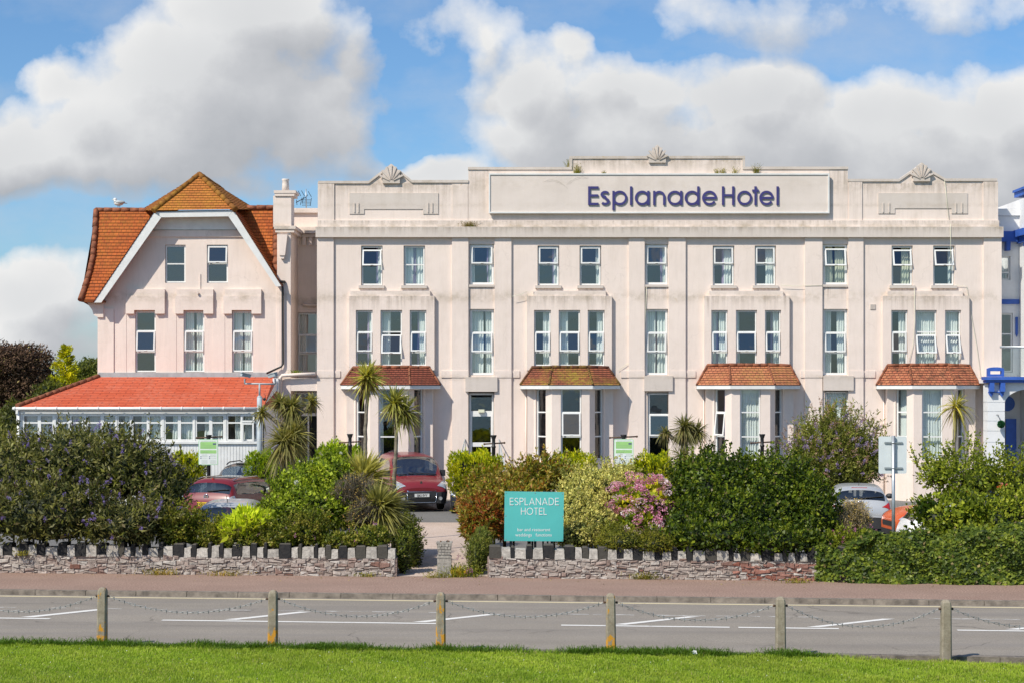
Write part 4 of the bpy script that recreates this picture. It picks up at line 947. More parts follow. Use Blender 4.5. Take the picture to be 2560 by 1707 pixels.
mb.box(xp(2470), xp(2510), YPo - .06, YPo, zp_(981), zp_(978.2)); mb.build('porch_cornice', M['blue'], gh)
mb = MB(); mb.box(wx(2514, .9), wx(2540, .9), .85, .92, .0, wz(1046, .9)); mb.build('door', M['blue'], gh)
mb = MB(); mb.tube([(wx(2519, .9), .99, wz(1008, .9)), (wx(2519, .9), .93, wz(1008, .9))], .30, 20); mb.build('round_window', M['blue'], gh)
mb = MB(); mb.tube([(xp(2500), YPo + .0, zp_(867)), (xp(2760), YPo + .0, zp_(867))], .045, 8); mb.build('balcony_rail', M['steel'], gh)
mb = MB(); mb.face([(xp(2505), YPo + .02, zp_(938)), (xp(2760), YPo + .02, zp_(938)), (xp(2760), YPo + .02, zp_(868)), (xp(2505), YPo + .02, zp_(868))]); mb.build('balcony_glass', M['glass'], gh)
cb = (xp(2498), YPo - .25, zp_(1059)); tb = empty('topiary_ball', cb, 'green artificial topiary ball hanging on the white porch column', 'topiary')
fb_ = FB(); pp = rng.normal(size=(700, 3)); pp /= np.linalg.norm(pp, axis=1, keepdims=True); fb_.core(cb, (.11, .11, .11), (.02, .07, .03)); fb_.leaves(np.array(cb) + pp * .11, pp + rng.normal(size=pp.shape) * .4, .05, .03, np.array([[.03, .15, .06]]) * rng.uniform(.6, 1.4, (700, 1))); fb_.build('foliage', M['leaf'], tb)
mb = MB(); mb.tube([cb, (xp(2494), YPo - .1, zp_(1036)), (xp(2491), YPo + .01, zp_(1036))], .012, 5); mb.build('bracket', M['black'], tb)
# ================================================================ GROUND, ROAD, PAVEMENT
SL = -.09
def G(X_, d0, z=0., sl=SL): return (X_, d0 - D0 + sl * X_, z)
def strip(name, d0, d1, z, mat, x0=-60, x1=60, n=1, kind='structure'):
    mb = MB()
    for i in range(n):
        a, b = x0 + (x1 - x0) * i / n, x0 + (x1 - x0) * (i + 1) / n
        mb.face([G(a, d0, z), G(b, d0, z), G(b, d1, z), G(a, d1, z)])
    return tag(mb.build(name, mat), kind=kind)
def ground_mat(name, c1, c2, scale, fine, fvar, rough=.9, bump=.3, patch=None):
    m, t, b = material(name); p = t.pos()
    c = t.mix(t.ramp(t.noise(p, scale, 5, .6), [(.3, 0.), (.7, 1.)]), c1, c2)
    f = t.noise(p, fine, 3, .7)
    c = t.mix(t.ramp(f, [(.35, fvar), (.55, 0.)]), c, tuple(x * .35 for x in c1)); c = t.mix(t.ramp(f, [(.55, 0.), (.75, fvar)]), c, tuple(min(1, x * 2.) for x in c2))
    if patch:
        c = t.mix(t.math('MULTIPLY', t.ramp(t.noise(t.mapping(p, patch[1]), 1., 5, .6), [(.45, 0.), (.65, 1.)]), patch[2]), c, patch[0])
    if name == 'asphalt':
        sx = t.new('ShaderNodeSeparateXYZ', inp={0: p}); v_ = t.math('MULTIPLY_ADD', sx.outputs[0], .09, sx.outputs[1])
        for dc_, am in ((29.3, .16), (30.7, .14), (33.55, .13), (34.35, .10)):
            c = t.mix(t.math('MULTIPLY', t.math('EXPONENT', t.math('MULTIPLY', t.math('POWER', t.math('DIVIDE', t.math('SUBTRACT', v_, dc_ - D0), .28), 2.), -1.)), am), c, (.12, .105, .09))
        cr = t.new('ShaderNodeTexVoronoi', feature='DISTANCE_TO_EDGE', inp={'Vector': t.vec('ADD', p, t.vec('MULTIPLY', t.new('ShaderNodeTexNoise', inp={'Vector': p, 'Scale': 1.2, 'Detail': 5.}).outputs['Color'], (1.2, 1.2, 0))), 'Scale': .30}).outputs['Distance']
        c = t.mix(t.math('MULTIPLY', t.ramp(cr, [(.003, 1.), (.009, 0.)]), t.ramp(t.noise(p, .4, 3), [(.45, 0.), (.6, .55)])), c, (.08, .07, .06))
        c = t.mix(t.ramp(t.noise(p, 2.3, 4, .6), [(.70, 0.), (.76, .35)]), c, (.12, .11, .10))
    t.link(c, b.inputs['Base Color']); b.inputs['Roughness'].default_value = rough; b.inputs['Specular IOR Level'].default_value = .2
    setbump(t, b, f, bump, .01); return m
M['asphalt'] = ground_mat('asphalt', (.26, .23, .195), (.31, .275, .233), .5, 38, .35, .85, .3, ((.21, .192, .18), (.10, 1.6, 1), .5))
M['pave'] = ground_mat('red_tarmac', (.30, .20, .158), (.365, .25, .20), .8, 27, .65, .9, .3, ((.24, .175, .14), (.3, .8, 1), .4))
M['tarmac'] = ground_mat('car_park_tarmac', (.16, .155, .15), (.20, .195, .185), .4, 30, .35)
M['gravel'] = ground_mat('gravel', (.52, .405, .335), (.60, .48, .41), .5, 26, .4, .95, .4, ((.33, .26, .22), (.5, .3, 1), .5))
M['soil'] = ground_mat('soil', (.07, .05, .035), (.11, .08, .055), .6, 14, .5)
M['lawn'] = ground_mat('lawn_base', (.09, .16, .014), (.12, .20, .02), .5, 20, .5, .95, .4, ((.10, .13, .03), (.5, .5, 1), .5))
M['kerb'] = plain('kerb_stone', (.25, .21, .17), .85, var=.3, scale=5, bump=.4, bscale=30)
M['paint'] = None
def road_paint(name, col, wear):
    m, t, b = material(name); p = t.pos()
    n = t.noise(t.mapping(p, (2., 9., 1)), 1.6, 6, .75)
    k = t.ramp(n, [(.5 - wear, 0.), (.62 - wear, 1.)])
    t.link(col and t.mix(t.math('MULTIPLY', t.noise(p, 30, 3), .25), col, (.3, .28, .26)), b.inputs['Base Color']); b.inputs['Roughness'].default_value = .7
    tr = t.new('ShaderNodeBsdfTransparent'); mx = t.new('ShaderNodeMixShader', inp={0: k}); t.link(tr.outputs[0], mx.inputs[1]); t.link(b.outputs[0], mx.inputs[2]); t.link(mx.outputs[0], m.node_tree.nodes['Material Output'].inputs[0]); return m
M['paint'] = road_paint('road_paint', (.78, .76, .72), .20); M['paintworn'] = road_paint('road_paint_worn', (.74, .72, .68), .05); M['yellow'] = road_paint('yellow_line', (.74, .63, .38), .20)
mb = MB(); mb.face([(-900, -118, -.30), (900, -118, -.30), (900, 900, -.30), (-900, 900, -.30)]); tag(mb.build('ground', M['lawn']), kind='structure')
mb = MB(); mb.face([(-2500, -2600, -1.2), (2500, -2600, -1.2), (2500, -118, -1.2), (-2500, -118, -1.2)]); M['sea'] = plain('sea_water', (.05, .10, .13), .18, var=.2, scale=.05, bump=.3, bscale=.8); tag(mb.build('sea', M['sea']), kind='structure')
strip('road', 28.4, 35.02, -.10, M['asphalt'], -80, 80, 4)
strip('pavement', 35.17, 38.75, 0., M['pave'], -80, 80, 4)
mb = MB(); x_ = -30.
while x_ < 30:
    e = x_ + 1.10; a, b, c, d = G(x_ + .006, 35.0), G(e - .006, 35.0), G(e - .006, 35.18), G(x_ + .006, 35.18); j = (random.random() - .5) * .008
    lo, hi = -.2, .004 + j
    mb.hexa([(a[0], a[1], lo), (b[0], b[1], lo), (c[0], c[1], lo), (d[0], d[1], lo), (a[0], a[1] + .02, hi), (b[0], b[1] + .02, hi), (c[0], c[1], hi), (d[0], d[1], hi)]); x_ = e
tag(mb.build('kerb', M['kerb']), kind='structure')
mb = MB(); x_ = -30.
while x_ < 30:
    e = x_ + .95; a, b, c, d = G(x_ + .006, 28.25), G(e - .006, 28.25), G(e - .006, 28.42), G(x_ + .006, 28.42)
    mb.hexa([(a[0], a[1], -.25), (b[0], b[1], -.25), (c[0], c[1], -.25), (d[0], d[1], -.25), (a[0], a[1], -.085), (b[0], b[1], -.085), (c[0], c[1], -.085), (d[0], d[1], -.085)]); x_ = e
tag(mb.build('edge_kerb', M['kerb']), kind='structure')
def mark(mb, pa, da, pb, db, wd, z=-.094, skew=0.):
    # painted strip between two points given by picture column and distance line at the centre
    def pt(px, d0):
        d = d0 / (1 - SL * (px - HX) / F); X_ = (px - HX) * d / F; return G(X_, d0, z)
    a, b = Vector(pt(pa, da)), Vector(pt(pb, db)); u = (b - a).normalized(); n = Vector((-u.y, u.x, 0)) * wd / 2
    k = max(1, int((b - a).length / 2))
    for i in range(k):
        p, q = a.lerp(b, i / k), a.lerp(b, (i + 1) / k); mb.face([p - n, q - n, q + n, p + n])
mb = MB()
for a, b in ((-330, 125), (405, 1113), (1403, 1824), (1846, 2097), (2393, 2900)): mark(mb, a, 31.42, b, 31.42, .13)
near = mb.build('road_markings', M['paint']); tag(near, kind='structure')
mb = MB()
for a, b in ((-60, 40), (128, 164), (187, 200), (270, 305), (536, 627), (694, 760), (815, 920), (930, 1034), (1072, 1090), (1250, 1260), (1403, 1472), (1483, 1504), (1540, 1585), (1635, 1764), (1790, 1900), (1922, 2045), (2320, 2552), (2600, 2700)): mark(mb, a, 32.96, b, 32.96, .085)
tag(mb.build('road_markings', M['paintworn']), kind='structure')
mb = MB()
for px in (-470, 50, 558, 1030, 1530, 2016, 2512, 3000):
    dn = 31.6; df = 32.86
    def pt(px, d0):
        d = d0 / (1 - SL * (px - HX) / F); return G((px - HX) * d / F, d0, -.0945)
    mb.face([pt(px, dn), pt(px + 34, dn - .02), pt(px + 108, dn + .48), pt(px + 222, df), pt(px + 190, df), pt(px + 76, dn + .48)])
tag(mb.build('road_markings', M['paint']), kind='structure')
mb = MB(); mark(mb, -900, 34.76, 3600, 34.76, .12, -.0955); tag(mb.build('road_markings', M['yellow']), kind='structure')
# car park, driveway, soil
mb = MB(); mb.face([(-40, -23.6, -.004), (40, -23.6, -.004), (40, 3.5, -.004), (-40, 3.5, -.004)]); tag(mb.build('car_park', M['tarmac']), kind='structure')
mb = MB(); dl = [(985, 38.6), (1225, 38.6), (1230, 46), (1170, 50), (1165, 54.2), (960, 54.2), (900, 50), (960, 44)]
mb.face([(*C(p, 971, d)[:2], .004) for p, d in dl]); tag(mb.build('driveway', M['gravel']), kind='structure')
mb = MB(); mb.face([G(-40, 38.4, -.008), G(40, 38.4, -.008), G(40, 42.2, -.008), G(-40, 42.2, -.008)]); tag(mb.build('garden_soil', M['soil']), kind='structure')
mb = MB(); N_ = 60
def lawn_fn(a, b):
    X_ = -30 + 60 * a; d0 = 18 + (27.95 - 18) * b; px = HX + X_ * F / 27.5
    e = -.35 * max(0, min(1, (px - 1990) / 250.)) - .10 * math.sin(X_ * .9) - .06 * math.sin(X_ * 2.3 + 1)
    p = G(X_, d0 + (e if b > .9 else 0), 0, -.1); return (p[0], p[1], -.03 if b < .95 else -.085)
mb.grid(lawn_fn, N_, 12); mb.face([G(-30, -40, -.04), G(30, -40, -.04), G(30, 18, -.03, -.1), G(-30, 18, -.03, -.1)]); tag(mb.build('lawn', M['lawn']), kind='structure')
fb = FB(); n = 250000
X_ = rng.uniform(-11.5, 11.5, n); d_ = 23.6 + 4.25 * rng.random(n) ** .9
px = HX + X_ * F / 27.5; edge = 27.85 - .35 * np.clip((px - 1990) / 250, 0, 1) - .12 * np.sin(X_ * .9) - .08 * np.sin(X_ * 2.3 + 1) - .05 * np.sin(X_ * 6.1)
k = d_ < edge; X_, d_, edge = X_[k], d_[k], edge[k]; n = len(X_)
def nf(a, b, s=1.): return (np.sin(a * 1.7 * s + 1.3) * np.cos(b * 2.1 * s + .4) + .6 * np.sin(a * 4.3 * s + b * 3.1 * s) + .4 * np.sin(b * 7.9 * s - a * 6.3 * s + 2)) / 2.
cl = nf(X_, d_); cl2 = nf(X_, d_, 2.7); near_e = np.exp(-((edge - d_) / .28) ** 2)
P = np.stack([X_, d_ - D0 - .1 * X_, np.where(near_e > .3, -.06, -.035)], 1)
Dv = np.stack([rng.normal(size=n) * .38, rng.normal(size=n) * .38, np.ones(n)], 1)
tuft = near_e * np.clip(.55 + nf(X_ * 1.3, d_ * .2), 0, 1.6) * np.clip(1 - (px[k] - 2050) / 250, .0, 1)
L = (.05 + .035 * rng.random(n)) * (1 + .55 * cl2) + tuft * .13 * rng.random(n)
base = np.array([.275, .40, .026]); alt = np.array([.40, .485, .050]); dk = np.array([.11, .22, .014]); dryc = np.array([.42, .38, .14])
t = np.clip(.5 + .5 * cl + .12 * rng.normal(size=n), 0, 1)[:, None]; col = base * (1 - t) + alt * t
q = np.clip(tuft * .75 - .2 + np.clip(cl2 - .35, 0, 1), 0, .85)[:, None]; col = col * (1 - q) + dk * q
dm = ((rng.random(n) < .05) | ((near_e > .35) & (tuft < .45) & (rng.random(n) < .35)))[:, None]; col = np.where(dm, dryc, col) * rng.uniform(.9, 1.1, (n, 1)) * (1.12 + .16 * nf(X_, d_, .55))[:, None]
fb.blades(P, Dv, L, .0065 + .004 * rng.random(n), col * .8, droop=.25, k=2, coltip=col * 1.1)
# long tufts at the posts and edge, daisies
for i in range(230):
    cxp = random.choice([random.uniform(-60, 2060)] * 3 + [random.gauss(*random.choice([(60, 60), (250, 30), (500, 60), (770, 60), (840, 40), (1105, 25), (1545, 40), (1640, 70), (1740, 50), (1960, 35)]))] * 4); d = 27.82 - random.random() * .22; Xc = (cxp - HX) * d / F; m_ = random.randint(90, 260)
    PP = np.stack([Xc + rng.normal(size=m_) * .14, np.full(m_, d - D0) - .1 * Xc + rng.normal(size=m_) * .07, np.full(m_, -.06)], 1); DD = np.stack([rng.normal(size=m_) * .4, rng.normal(size=m_) * .3, np.ones(m_)], 1)
    fb.blades(PP, DD, .07 + random.choice([.12, .18, .30]) * rng.random(m_), .010, dk * rng.uniform(.5, 1.1, (m_, 1)), .5, 3, coltip=(dk * .85 + base * .12) * rng.uniform(.6, 1.1, (m_, 1)))
m_ = 260; Xd = rng.uniform(-10, 10, m_); dd_ = rng.uniform(23.9, 27.2, m_); PP = np.stack([Xd, dd_ - D0 - .1 * Xd, np.full(m_, .035)], 1)
fb.leaves(PP, rng.normal(size=(m_, 3)) * [1, 1, .2], .018, .018, np.tile([.75, .75, .68], (m_, 1)))
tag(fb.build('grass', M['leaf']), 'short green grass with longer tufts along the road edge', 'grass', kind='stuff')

# ================================================================ CONCRETE POSTS AND SPIKED CHAINS
M['concrete'] = None
def concrete():
    m, t, b = material('concrete'); p = t.obj(); pw = t.pos()
    c = t.mix(t.ramp(t.noise(pw, 9, 6, .7), [(.3, 0.), (.7, 1.)]), (.20, .165, .115), (.34, .295, .225)); c = t.mix(t.ramp(t.noise(pw, 60, 3, .7), [(.6, 0.), (.75, .6)]), c, (.5, .47, .42))
    z = t.new('ShaderNodeSeparateXYZ', inp={0: pw}).outputs[2]; a = t.new('ShaderNodeAttribute', attribute_name='Col').outputs['Color']
    low = t.ramp(z, [(.0, 1.), (.20, .75), (.36, 0.)]); nz = t.noise(t.mapping(pw, (1, 1, .55)), 13, 5, .65); k = t.math('MULTIPLY', t.math('ADD', t.math('MULTIPLY', low, .42), t.math('MULTIPLY', t.math('SUBTRACT', nz, .5), 2.6)), a); k = t.ramp(k, [(.26, 0.), (.36, 1.)])
    c = t.mix(k, c, (.55, .26, .02)); t.link(c, b.inputs['Base Color']); b.inputs['Roughness'].default_value = .9; setbump(t, b, t.noise(pw, 45, 4, .7), .6, .012); return m
M['concrete'] = concrete()
posts = [(256.8, 1467, 1.0, .012), (682.8, 1473.8, .88, .006), (1102, 1479, 1.05, .0), (1526.4, 1482, .95, -.006), (1951, 1490, .0, -.004), (2365, 1497.7, .0, .004)]
plab = ['concrete post at far left with patchy orange lichen at its foot', 'concrete post in front of the wall below the tall palms, slight lichen', 'concrete post below the gateway with a solid orange lichen base',
        'concrete post below the pink hydrangea with orange lichen streaks', 'bare grey concrete post in front of the dark green bush', 'bare pale concrete post at far right below the ivy']
tops = []
for (px, py, lich, lean), lb in zip(posts, plab):
    d = 28.0 / (1 + .1 * (px - HX) / F); X_ = (px - HX) * d / F; Y_ = d - D0; zt_ = H - (py - HY) * d / F
    mb = MB(); hw = .080; prof = [(-.25, 1.04), (.0, 1.03), (zt_ * .6, .98), (zt_ - .10, .95), (zt_ - .045, .86), (zt_ - .012, .62), (zt_, .30)]
    b0 = len(mb.v)
    for zz_, s_ in prof:
        for (sx, sy) in ((-1, -.7), (-.7, -1), (.7, -1), (1, -.7), (1, .7), (.7, 1), (-.7, 1), (-1, .7)): mb.v.append((X_ + sx * hw * s_ - lean * (zt_ - zz_) + (random.random() - .5) * .004, Y_ + sy * hw * s_, zz_))
    for i in range(len(prof) - 1):
        for k in range(8):
            a = b0 + i * 8 + k; c = b0 + i * 8 + (k + 1) % 8; mb.f.append((a, c, c + 8, a + 8)); mb.c.append((lich,) * 3); mb.uv.append(None); mb.sm.append(False)
    e = b0 + (len(prof) - 1) * 8; mb.f.append(tuple(e + k for k in range(8))); mb.c.append((lich,) * 3); mb.uv.append(None); mb.sm.append(True)
    po = empty('concrete_post', (X_, Y_, -.1), lb, 'post', 'concrete posts along the lawn edge'); mb.build('shaft', M['concrete'], po)
    rm = MB()
    for sx in (-1, 1): rm.tube([(X_ + sx * .075, Y_, zt_ - .15), (X_ + sx * .105, Y_, zt_ - .15)], .016, 6); rm.ball((X_ + sx * .105, Y_, zt_ - .15), .022, 8, 6)
    rm.build('eye_bolt', M['rust'], po)
    tops.append(Vector((X_, Y_, zt_ - .15)))
sp_ = tops[1] - tops[0]
ext = [tops[0] - sp_] + tops + [tops[-1] + (tops[-1] - tops[-2])]
sags = [.29, .255, .275, .25, .265, .315, .27]
M['chainsteel'] = plain('weathered_chain', (.36, .37, .37), .5, .6, var=.25, scale=14)
clab = ['spiked chain running out of the picture left of the first post', 'spiked chain between the first and second post from the left', 'spiked chain hanging between the two posts in front of the left wall end', 'spiked chain hanging below the teal sign',
        'spiked chain between the posts below the hydrangea and the dark green bush', 'spiked chain between the two lichen free posts', 'spiked chain running out of the picture right of the last post']
for i, lb in enumerate(clab):
    a, b = ext[i], ext[i + 1]; mb = MB(); u = (b - a).normalized(); a2, b2 = a + u * .11, b - u * .11; n = 30
    pts = [a2.lerp(b2, t_ / n) + Vector((0, 0, -sags[i] * 4 * (t_ / n) * (1 - t_ / n))) for t_ in range(n + 1)]
    for k in range(n):
        p, q = pts[k], pts[k + 1]; t_ = (q - p).normalized(); side = Vector((0, 1, 0)) if k % 2 else Vector((0, 1, 0)).cross(t_)
        side = (side - t_ * side.dot(t_)).normalized(); L = (q - p).length * .64; c = (p + q) / 2; w_ = .0145
        ring = [c + t_ * (L * math.cos(R(a_))) + side * (w_ * math.sin(R(a_))) for a_ in range(0, 360, 45)]; ring.append(ring[0]); mb.tube(ring, .0046, 5, cap=False)
        if k % 2 == 0:
            for s_ in ((0, 0, 1), (0, -1, 0), (0, 0, -1)):
                s_ = Vector(s_); mb.tube([q - s_ * .004, q + s_ * .042], [.011, .001], 4)
    tag(mb.build('spiked_chain', M['chainsteel']), lb, 'chain', 'spiked chains between the posts')
mb = MB(); pc = C(1735, 1640, 27.1)
for k in range(5): mb.face([(pc[0] + random.uniform(-.06, .06), pc[1] + random.uniform(-.05, .05), .02 + random.uniform(0, .09)) for _ in range(4)])
tag(mb.build('paper_scrap', M['white']), 'crumpled scrap of white paper lying on the grass', 'litter')

# ================================================================ STONE WALLS WITH CRENELLATED COPING
M['stone'] = vcol('rubble_stone', .9, 11., .45, 1.); M['copingstone'] = vcol('painted_coping', .85, 12., .55, .7)
def stone_wall(name, label, px0, px1, cop_lo, cop_hi, hb, seed, extra=False, endface=True):
    rnd = random.Random(seed); w_ = empty(name, (0, 0, 0)); d0 = 38.3
    def xat_(px): d = d0 / (1 - SL * (px - HX) / F); return (px - HX) * d / F
    x0, x1 = xat_(px0), xat_(px1); P = lambda x, n, z: (x, d0 - D0 + SL * x + n, z)
    w_.location = P((x0 + x1) / 2, 0, 0); tag(w_, label, 'wall')
    mb = MB(); mb.hexa([P(x0, .026, -.1), P(x1, .026, -.1), P(x1, .42, -.1), P(x0, .42, -.1), P(x0, .026, hb), P(x1, .026, hb), P(x1, .42, hb), P(x0, .42, hb)], (.36, .29, .25))
    z = -.02
    while z < hb - .02:
        hgt = min(rnd.choice([.03, .045, .05, .06, .07, .10]) * rnd.uniform(.8, 1.2), hb - z); x = x0 - rnd.random() * .1
        if hb - z - hgt < .03: hgt = hb - z
        while x < x1:
            wd = rnd.uniform(.05, .26) * (1.4 if rnd.random() < .15 else 1); a, b = max(x, x0), min(x + wd, x1)
            if b - a > .03:
                r = rnd.random(); pr = .0 + rnd.uniform(-.014, .020); redz = extra and x > xat_(1830) and x < xat_(2030) and z < .32
                if redz and r < .75: c = (.30, .085, .05)
                elif r < .10: c = (.24, .115, .085)
                elif r < .38: c = (.33, .22, .185)
                elif r < .75: c = (.46, .375, .33)
                else: c = (.58, .53, .485)
                lw_ = .5 + .5 * math.sin(x * 1.9 + seed) * math.cos(z * 7 + x * .7) + rnd.uniform(-.2, .2); lw_ = max(0., min(.85, lw_ * 1.05)) * (.35 if redz else 1.); s_ = rnd.uniform(.82, 1.08); c = tuple((q * (1 - lw_) + w__ * lw_) * s_ for q, w__ in zip(c, (.50, .44, .39))); g_ = .004; ja = [rnd.uniform(-.034, .034) for _ in range(8)]
                lo, hi = z + g_ + ja[0] * .5, z + hgt - g_ * .3 + ja[1] * .5
                q = [(a + g_, lo + ja[2]), (b - g_, lo + ja[3]), (b - g_, hi + ja[4]), (a + g_, hi + ja[5])]
                bev = [(q[0][0] + .015, q[0][1] + .012), (q[1][0] - .015, q[1][1] + .012), (q[2][0] - .015, q[2][1] - .012), (q[3][0] + .015, q[3][1] - .012)]
                B0 = [P(u, .05, v_) for u, v_ in q]; B1 = [P(u, pr + .015, v_) for u, v_ in q]; B2 = [P(u, pr + rnd.uniform(-.012, .012), v_) for u, v_ in bev]
                mb.face(B2, c)
                for i in range(4): j = (i + 1) % 4; mb.face([B1[i], B1[j], B2[j], B2[i]], c); mb.face([B0[i], B0[j], B1[j], B1[i]], c)
            x += wd
        z += hgt
    if endface:
        for xe in (x0, x1):
            for k in range(4): mb.hexa([P(xe - .03, .03, hb * k / 4), P(xe + .03, .03, hb * k / 4), P(xe + .03, .40, hb * k / 4), P(xe - .03, .40, hb * k / 4), P(xe - .03, .03, hb * (k + 1) / 4 - .01), P(xe + .03, .03, hb * (k + 1) / 4 - .01), P(xe + .03, .4, hb * (k + 1) / 4 - .01), P(xe - .03, .4, hb * (k + 1) / 4 - .01)], (.36, .27, .23))
    mb.build('rubble', M['stone'], w_)
    mk, mw = MB(), MB(); x = x0; blk = not extra
    if extra: blk = True
    while x < x1 - .02:
        wd = rnd.uniform(.08, .17) if blk else rnd.uniform(.15, .30)
        if blk and rnd.random() < .25: wd = rnd.uniform(.20, .29)
        e = min(x + wd, x1); top = (cop_hi if blk else cop_lo) + rnd.uniform(-.045, .03); tgt = mk if blk else mw; rr = rnd.uniform(.82, 1.1)
        c = ((.016, .017, .020) if rnd.random() < .8 else (.07, .065, .055)) if blk else tuple(rr * q for q in (.56, .52, .465))
        y0_, y1_ = rnd.uniform(-.02, .01), .40; tp = .012
        tgt.hexa([P(x + .004, y0_, hb - .02 + rnd.uniform(-.02, .02)), P(e - .004, y0_, hb - .02), P(e - .004, y1_, hb - .02), P(x + .004, y1_, hb - .02), P(x + tp, y0_ + tp, top), P(e - tp, y0_ + tp, top + rnd.uniform(-.012, .012)), P(e - tp, y1_ - tp, top), P(x + tp, y1_ - tp, top)], c)
        if blk: tgt.hexa([P(x + .01, y0_ + .01, top - .004), P(e - .01, y0_ + .01, top - .004), P(e - .01, y1_ - .01, top - .004), P(x + .01, y1_ - .01, top - .004), P(x + .035, y0_ + .04, top + .018), P(e - .035, y0_ + .04, top + .018), P(e - .035, y1_ - .04, top + .018), P(x + .035, y1_ - .04, top + .018)], (.10, .09, .075))
        x = e; blk = not blk
    mw.build('coping_white', M['copingstone'], w_); mk.build('coping_black', M['copingstone'], w_)
    return w_
stone_wall('stone_wall', 'low rubble stone wall with black and white coping left of the gateway', -260, 988, .64, .715, .43, 5)
stone_wall('stone_wall', 'low rubble stone wall with black and white coping under the teal sign', 1222, 2140, .65, .725, .46, 9, True)

# gate planter on a pedestal
d = 38.6; pl_c = C(1111, 1440, d); pc = (pl_c[0], pl_c[1], 0)
pl = empty('gate_planter', pc, 'weathered pale stone planter standing on a pedestal in the gateway', 'planter')
s_ = d / F; hw = 17.5 * s_; zt_ = lambda py: H - (py - HY) * s_
def frus(mb, z0, w0, z1, w1, dp=1.): mb.hexa([(pc[0] - w0, pc[1] - w0 * dp, z0), (pc[0] + w0, pc[1] - w0 * dp, z0), (pc[0] + w0, pc[1] + w0 * dp, z0), (pc[0] - w0, pc[1] + w0 * dp, z0), (pc[0] - w1, pc[1] - w1 * dp, z1), (pc[0] + w1, pc[1] - w1 * dp, z1), (pc[0] + w1, pc[1] + w1 * dp, z1), (pc[0] - w1, pc[1] + w1 * dp, z1)], (.42, .39, .34))
mb = MB(); frus(mb, -.03, hw * 1.06, .06, hw * 1.06); frus(mb, .055, hw * .98, zt_(1391), hw * .98); frus(mb, zt_(1391.5), hw * 1.04, zt_(1388), hw * 1.0); mb.build('pedestal', M['copingstone'], pl)
mb = MB(); frus(mb, zt_(1388.2), hw * .82, zt_(1356), hw * 1.06); frus(mb, zt_(1357), hw * 1.12, zt_(1353), hw * 1.12)
for k in range(4):
    z = zt_(1384 - 7 * k)
    for i in range(4): ww_ = hw * (.84 + .055 * k) * 2 / 4; xx_ = pc[0] - hw * (.84 + .055 * k) + ww_ * (i + (.25 if k % 2 else 0)); mb.box(xx_ + .006, xx_ + ww_ * .92, pc[1] - hw * (.85 + .06 * k) - .012, pc[1] - hw * .5, z, z + 5.6 * s_, (.44, .41, .36))
for k in range(7): mb.ball((pc[0] + random.uniform(-.12, .12), pc[1] + random.uniform(-.1, .1), zt_(1352)), random.uniform(.02, .035), 7, 5, random.choice([(.5, .48, .45), (.2, .12, .08), (.05, .05, .05)]))
mb.build('bowl', M['copingstone'], pl)

# ================================================================ OLD LAMP POSTS, PARKING SIGNS, CCTV POLE, SIGNS
M['sgreen'] = plain('sign_green', (.36, .66, .22), .4, var=.03); M['swhite'] = plain('sign_white', (.80, .84, .82), .35, var=.03); M['sedge'] = plain('sign_edge_green', (.45, .74, .45), .4, var=.03); M['ink'] = plain('sign_ink', (.30, .42, .26), .5, var=.03); M['navyink'] = plain('sign_navy', (.08, .10, .22), .5, var=.03)
M['teal'] = plain('teal_panel', (.10, .50, .47), .4, var=.05, scale=1.2); M['twhite'] = plain('sign_lettering', (.82, .84, .82), .5, var=.02)
lp_ = [(522, 1086, 491.5, 554, 1, 'black iron post with green and white parking notice beside the sun lounge'), (875, 1083.5, 849, 901, 0, 'black iron lamp stump with crossbar behind the two tall palms'),
       (1234, 1086.5, 1211, 1261, 0, 'black iron lamp stump with crossbar by the clipped conifer and door'), (1559, 1085.5, 1525, 1592, 1, 'black iron post with green and white parking notice above the silver bush'), (1905.5, 1084, 1878, 1934.5, 0, 'black iron lamp stump with crossbar behind the dark green bush')]
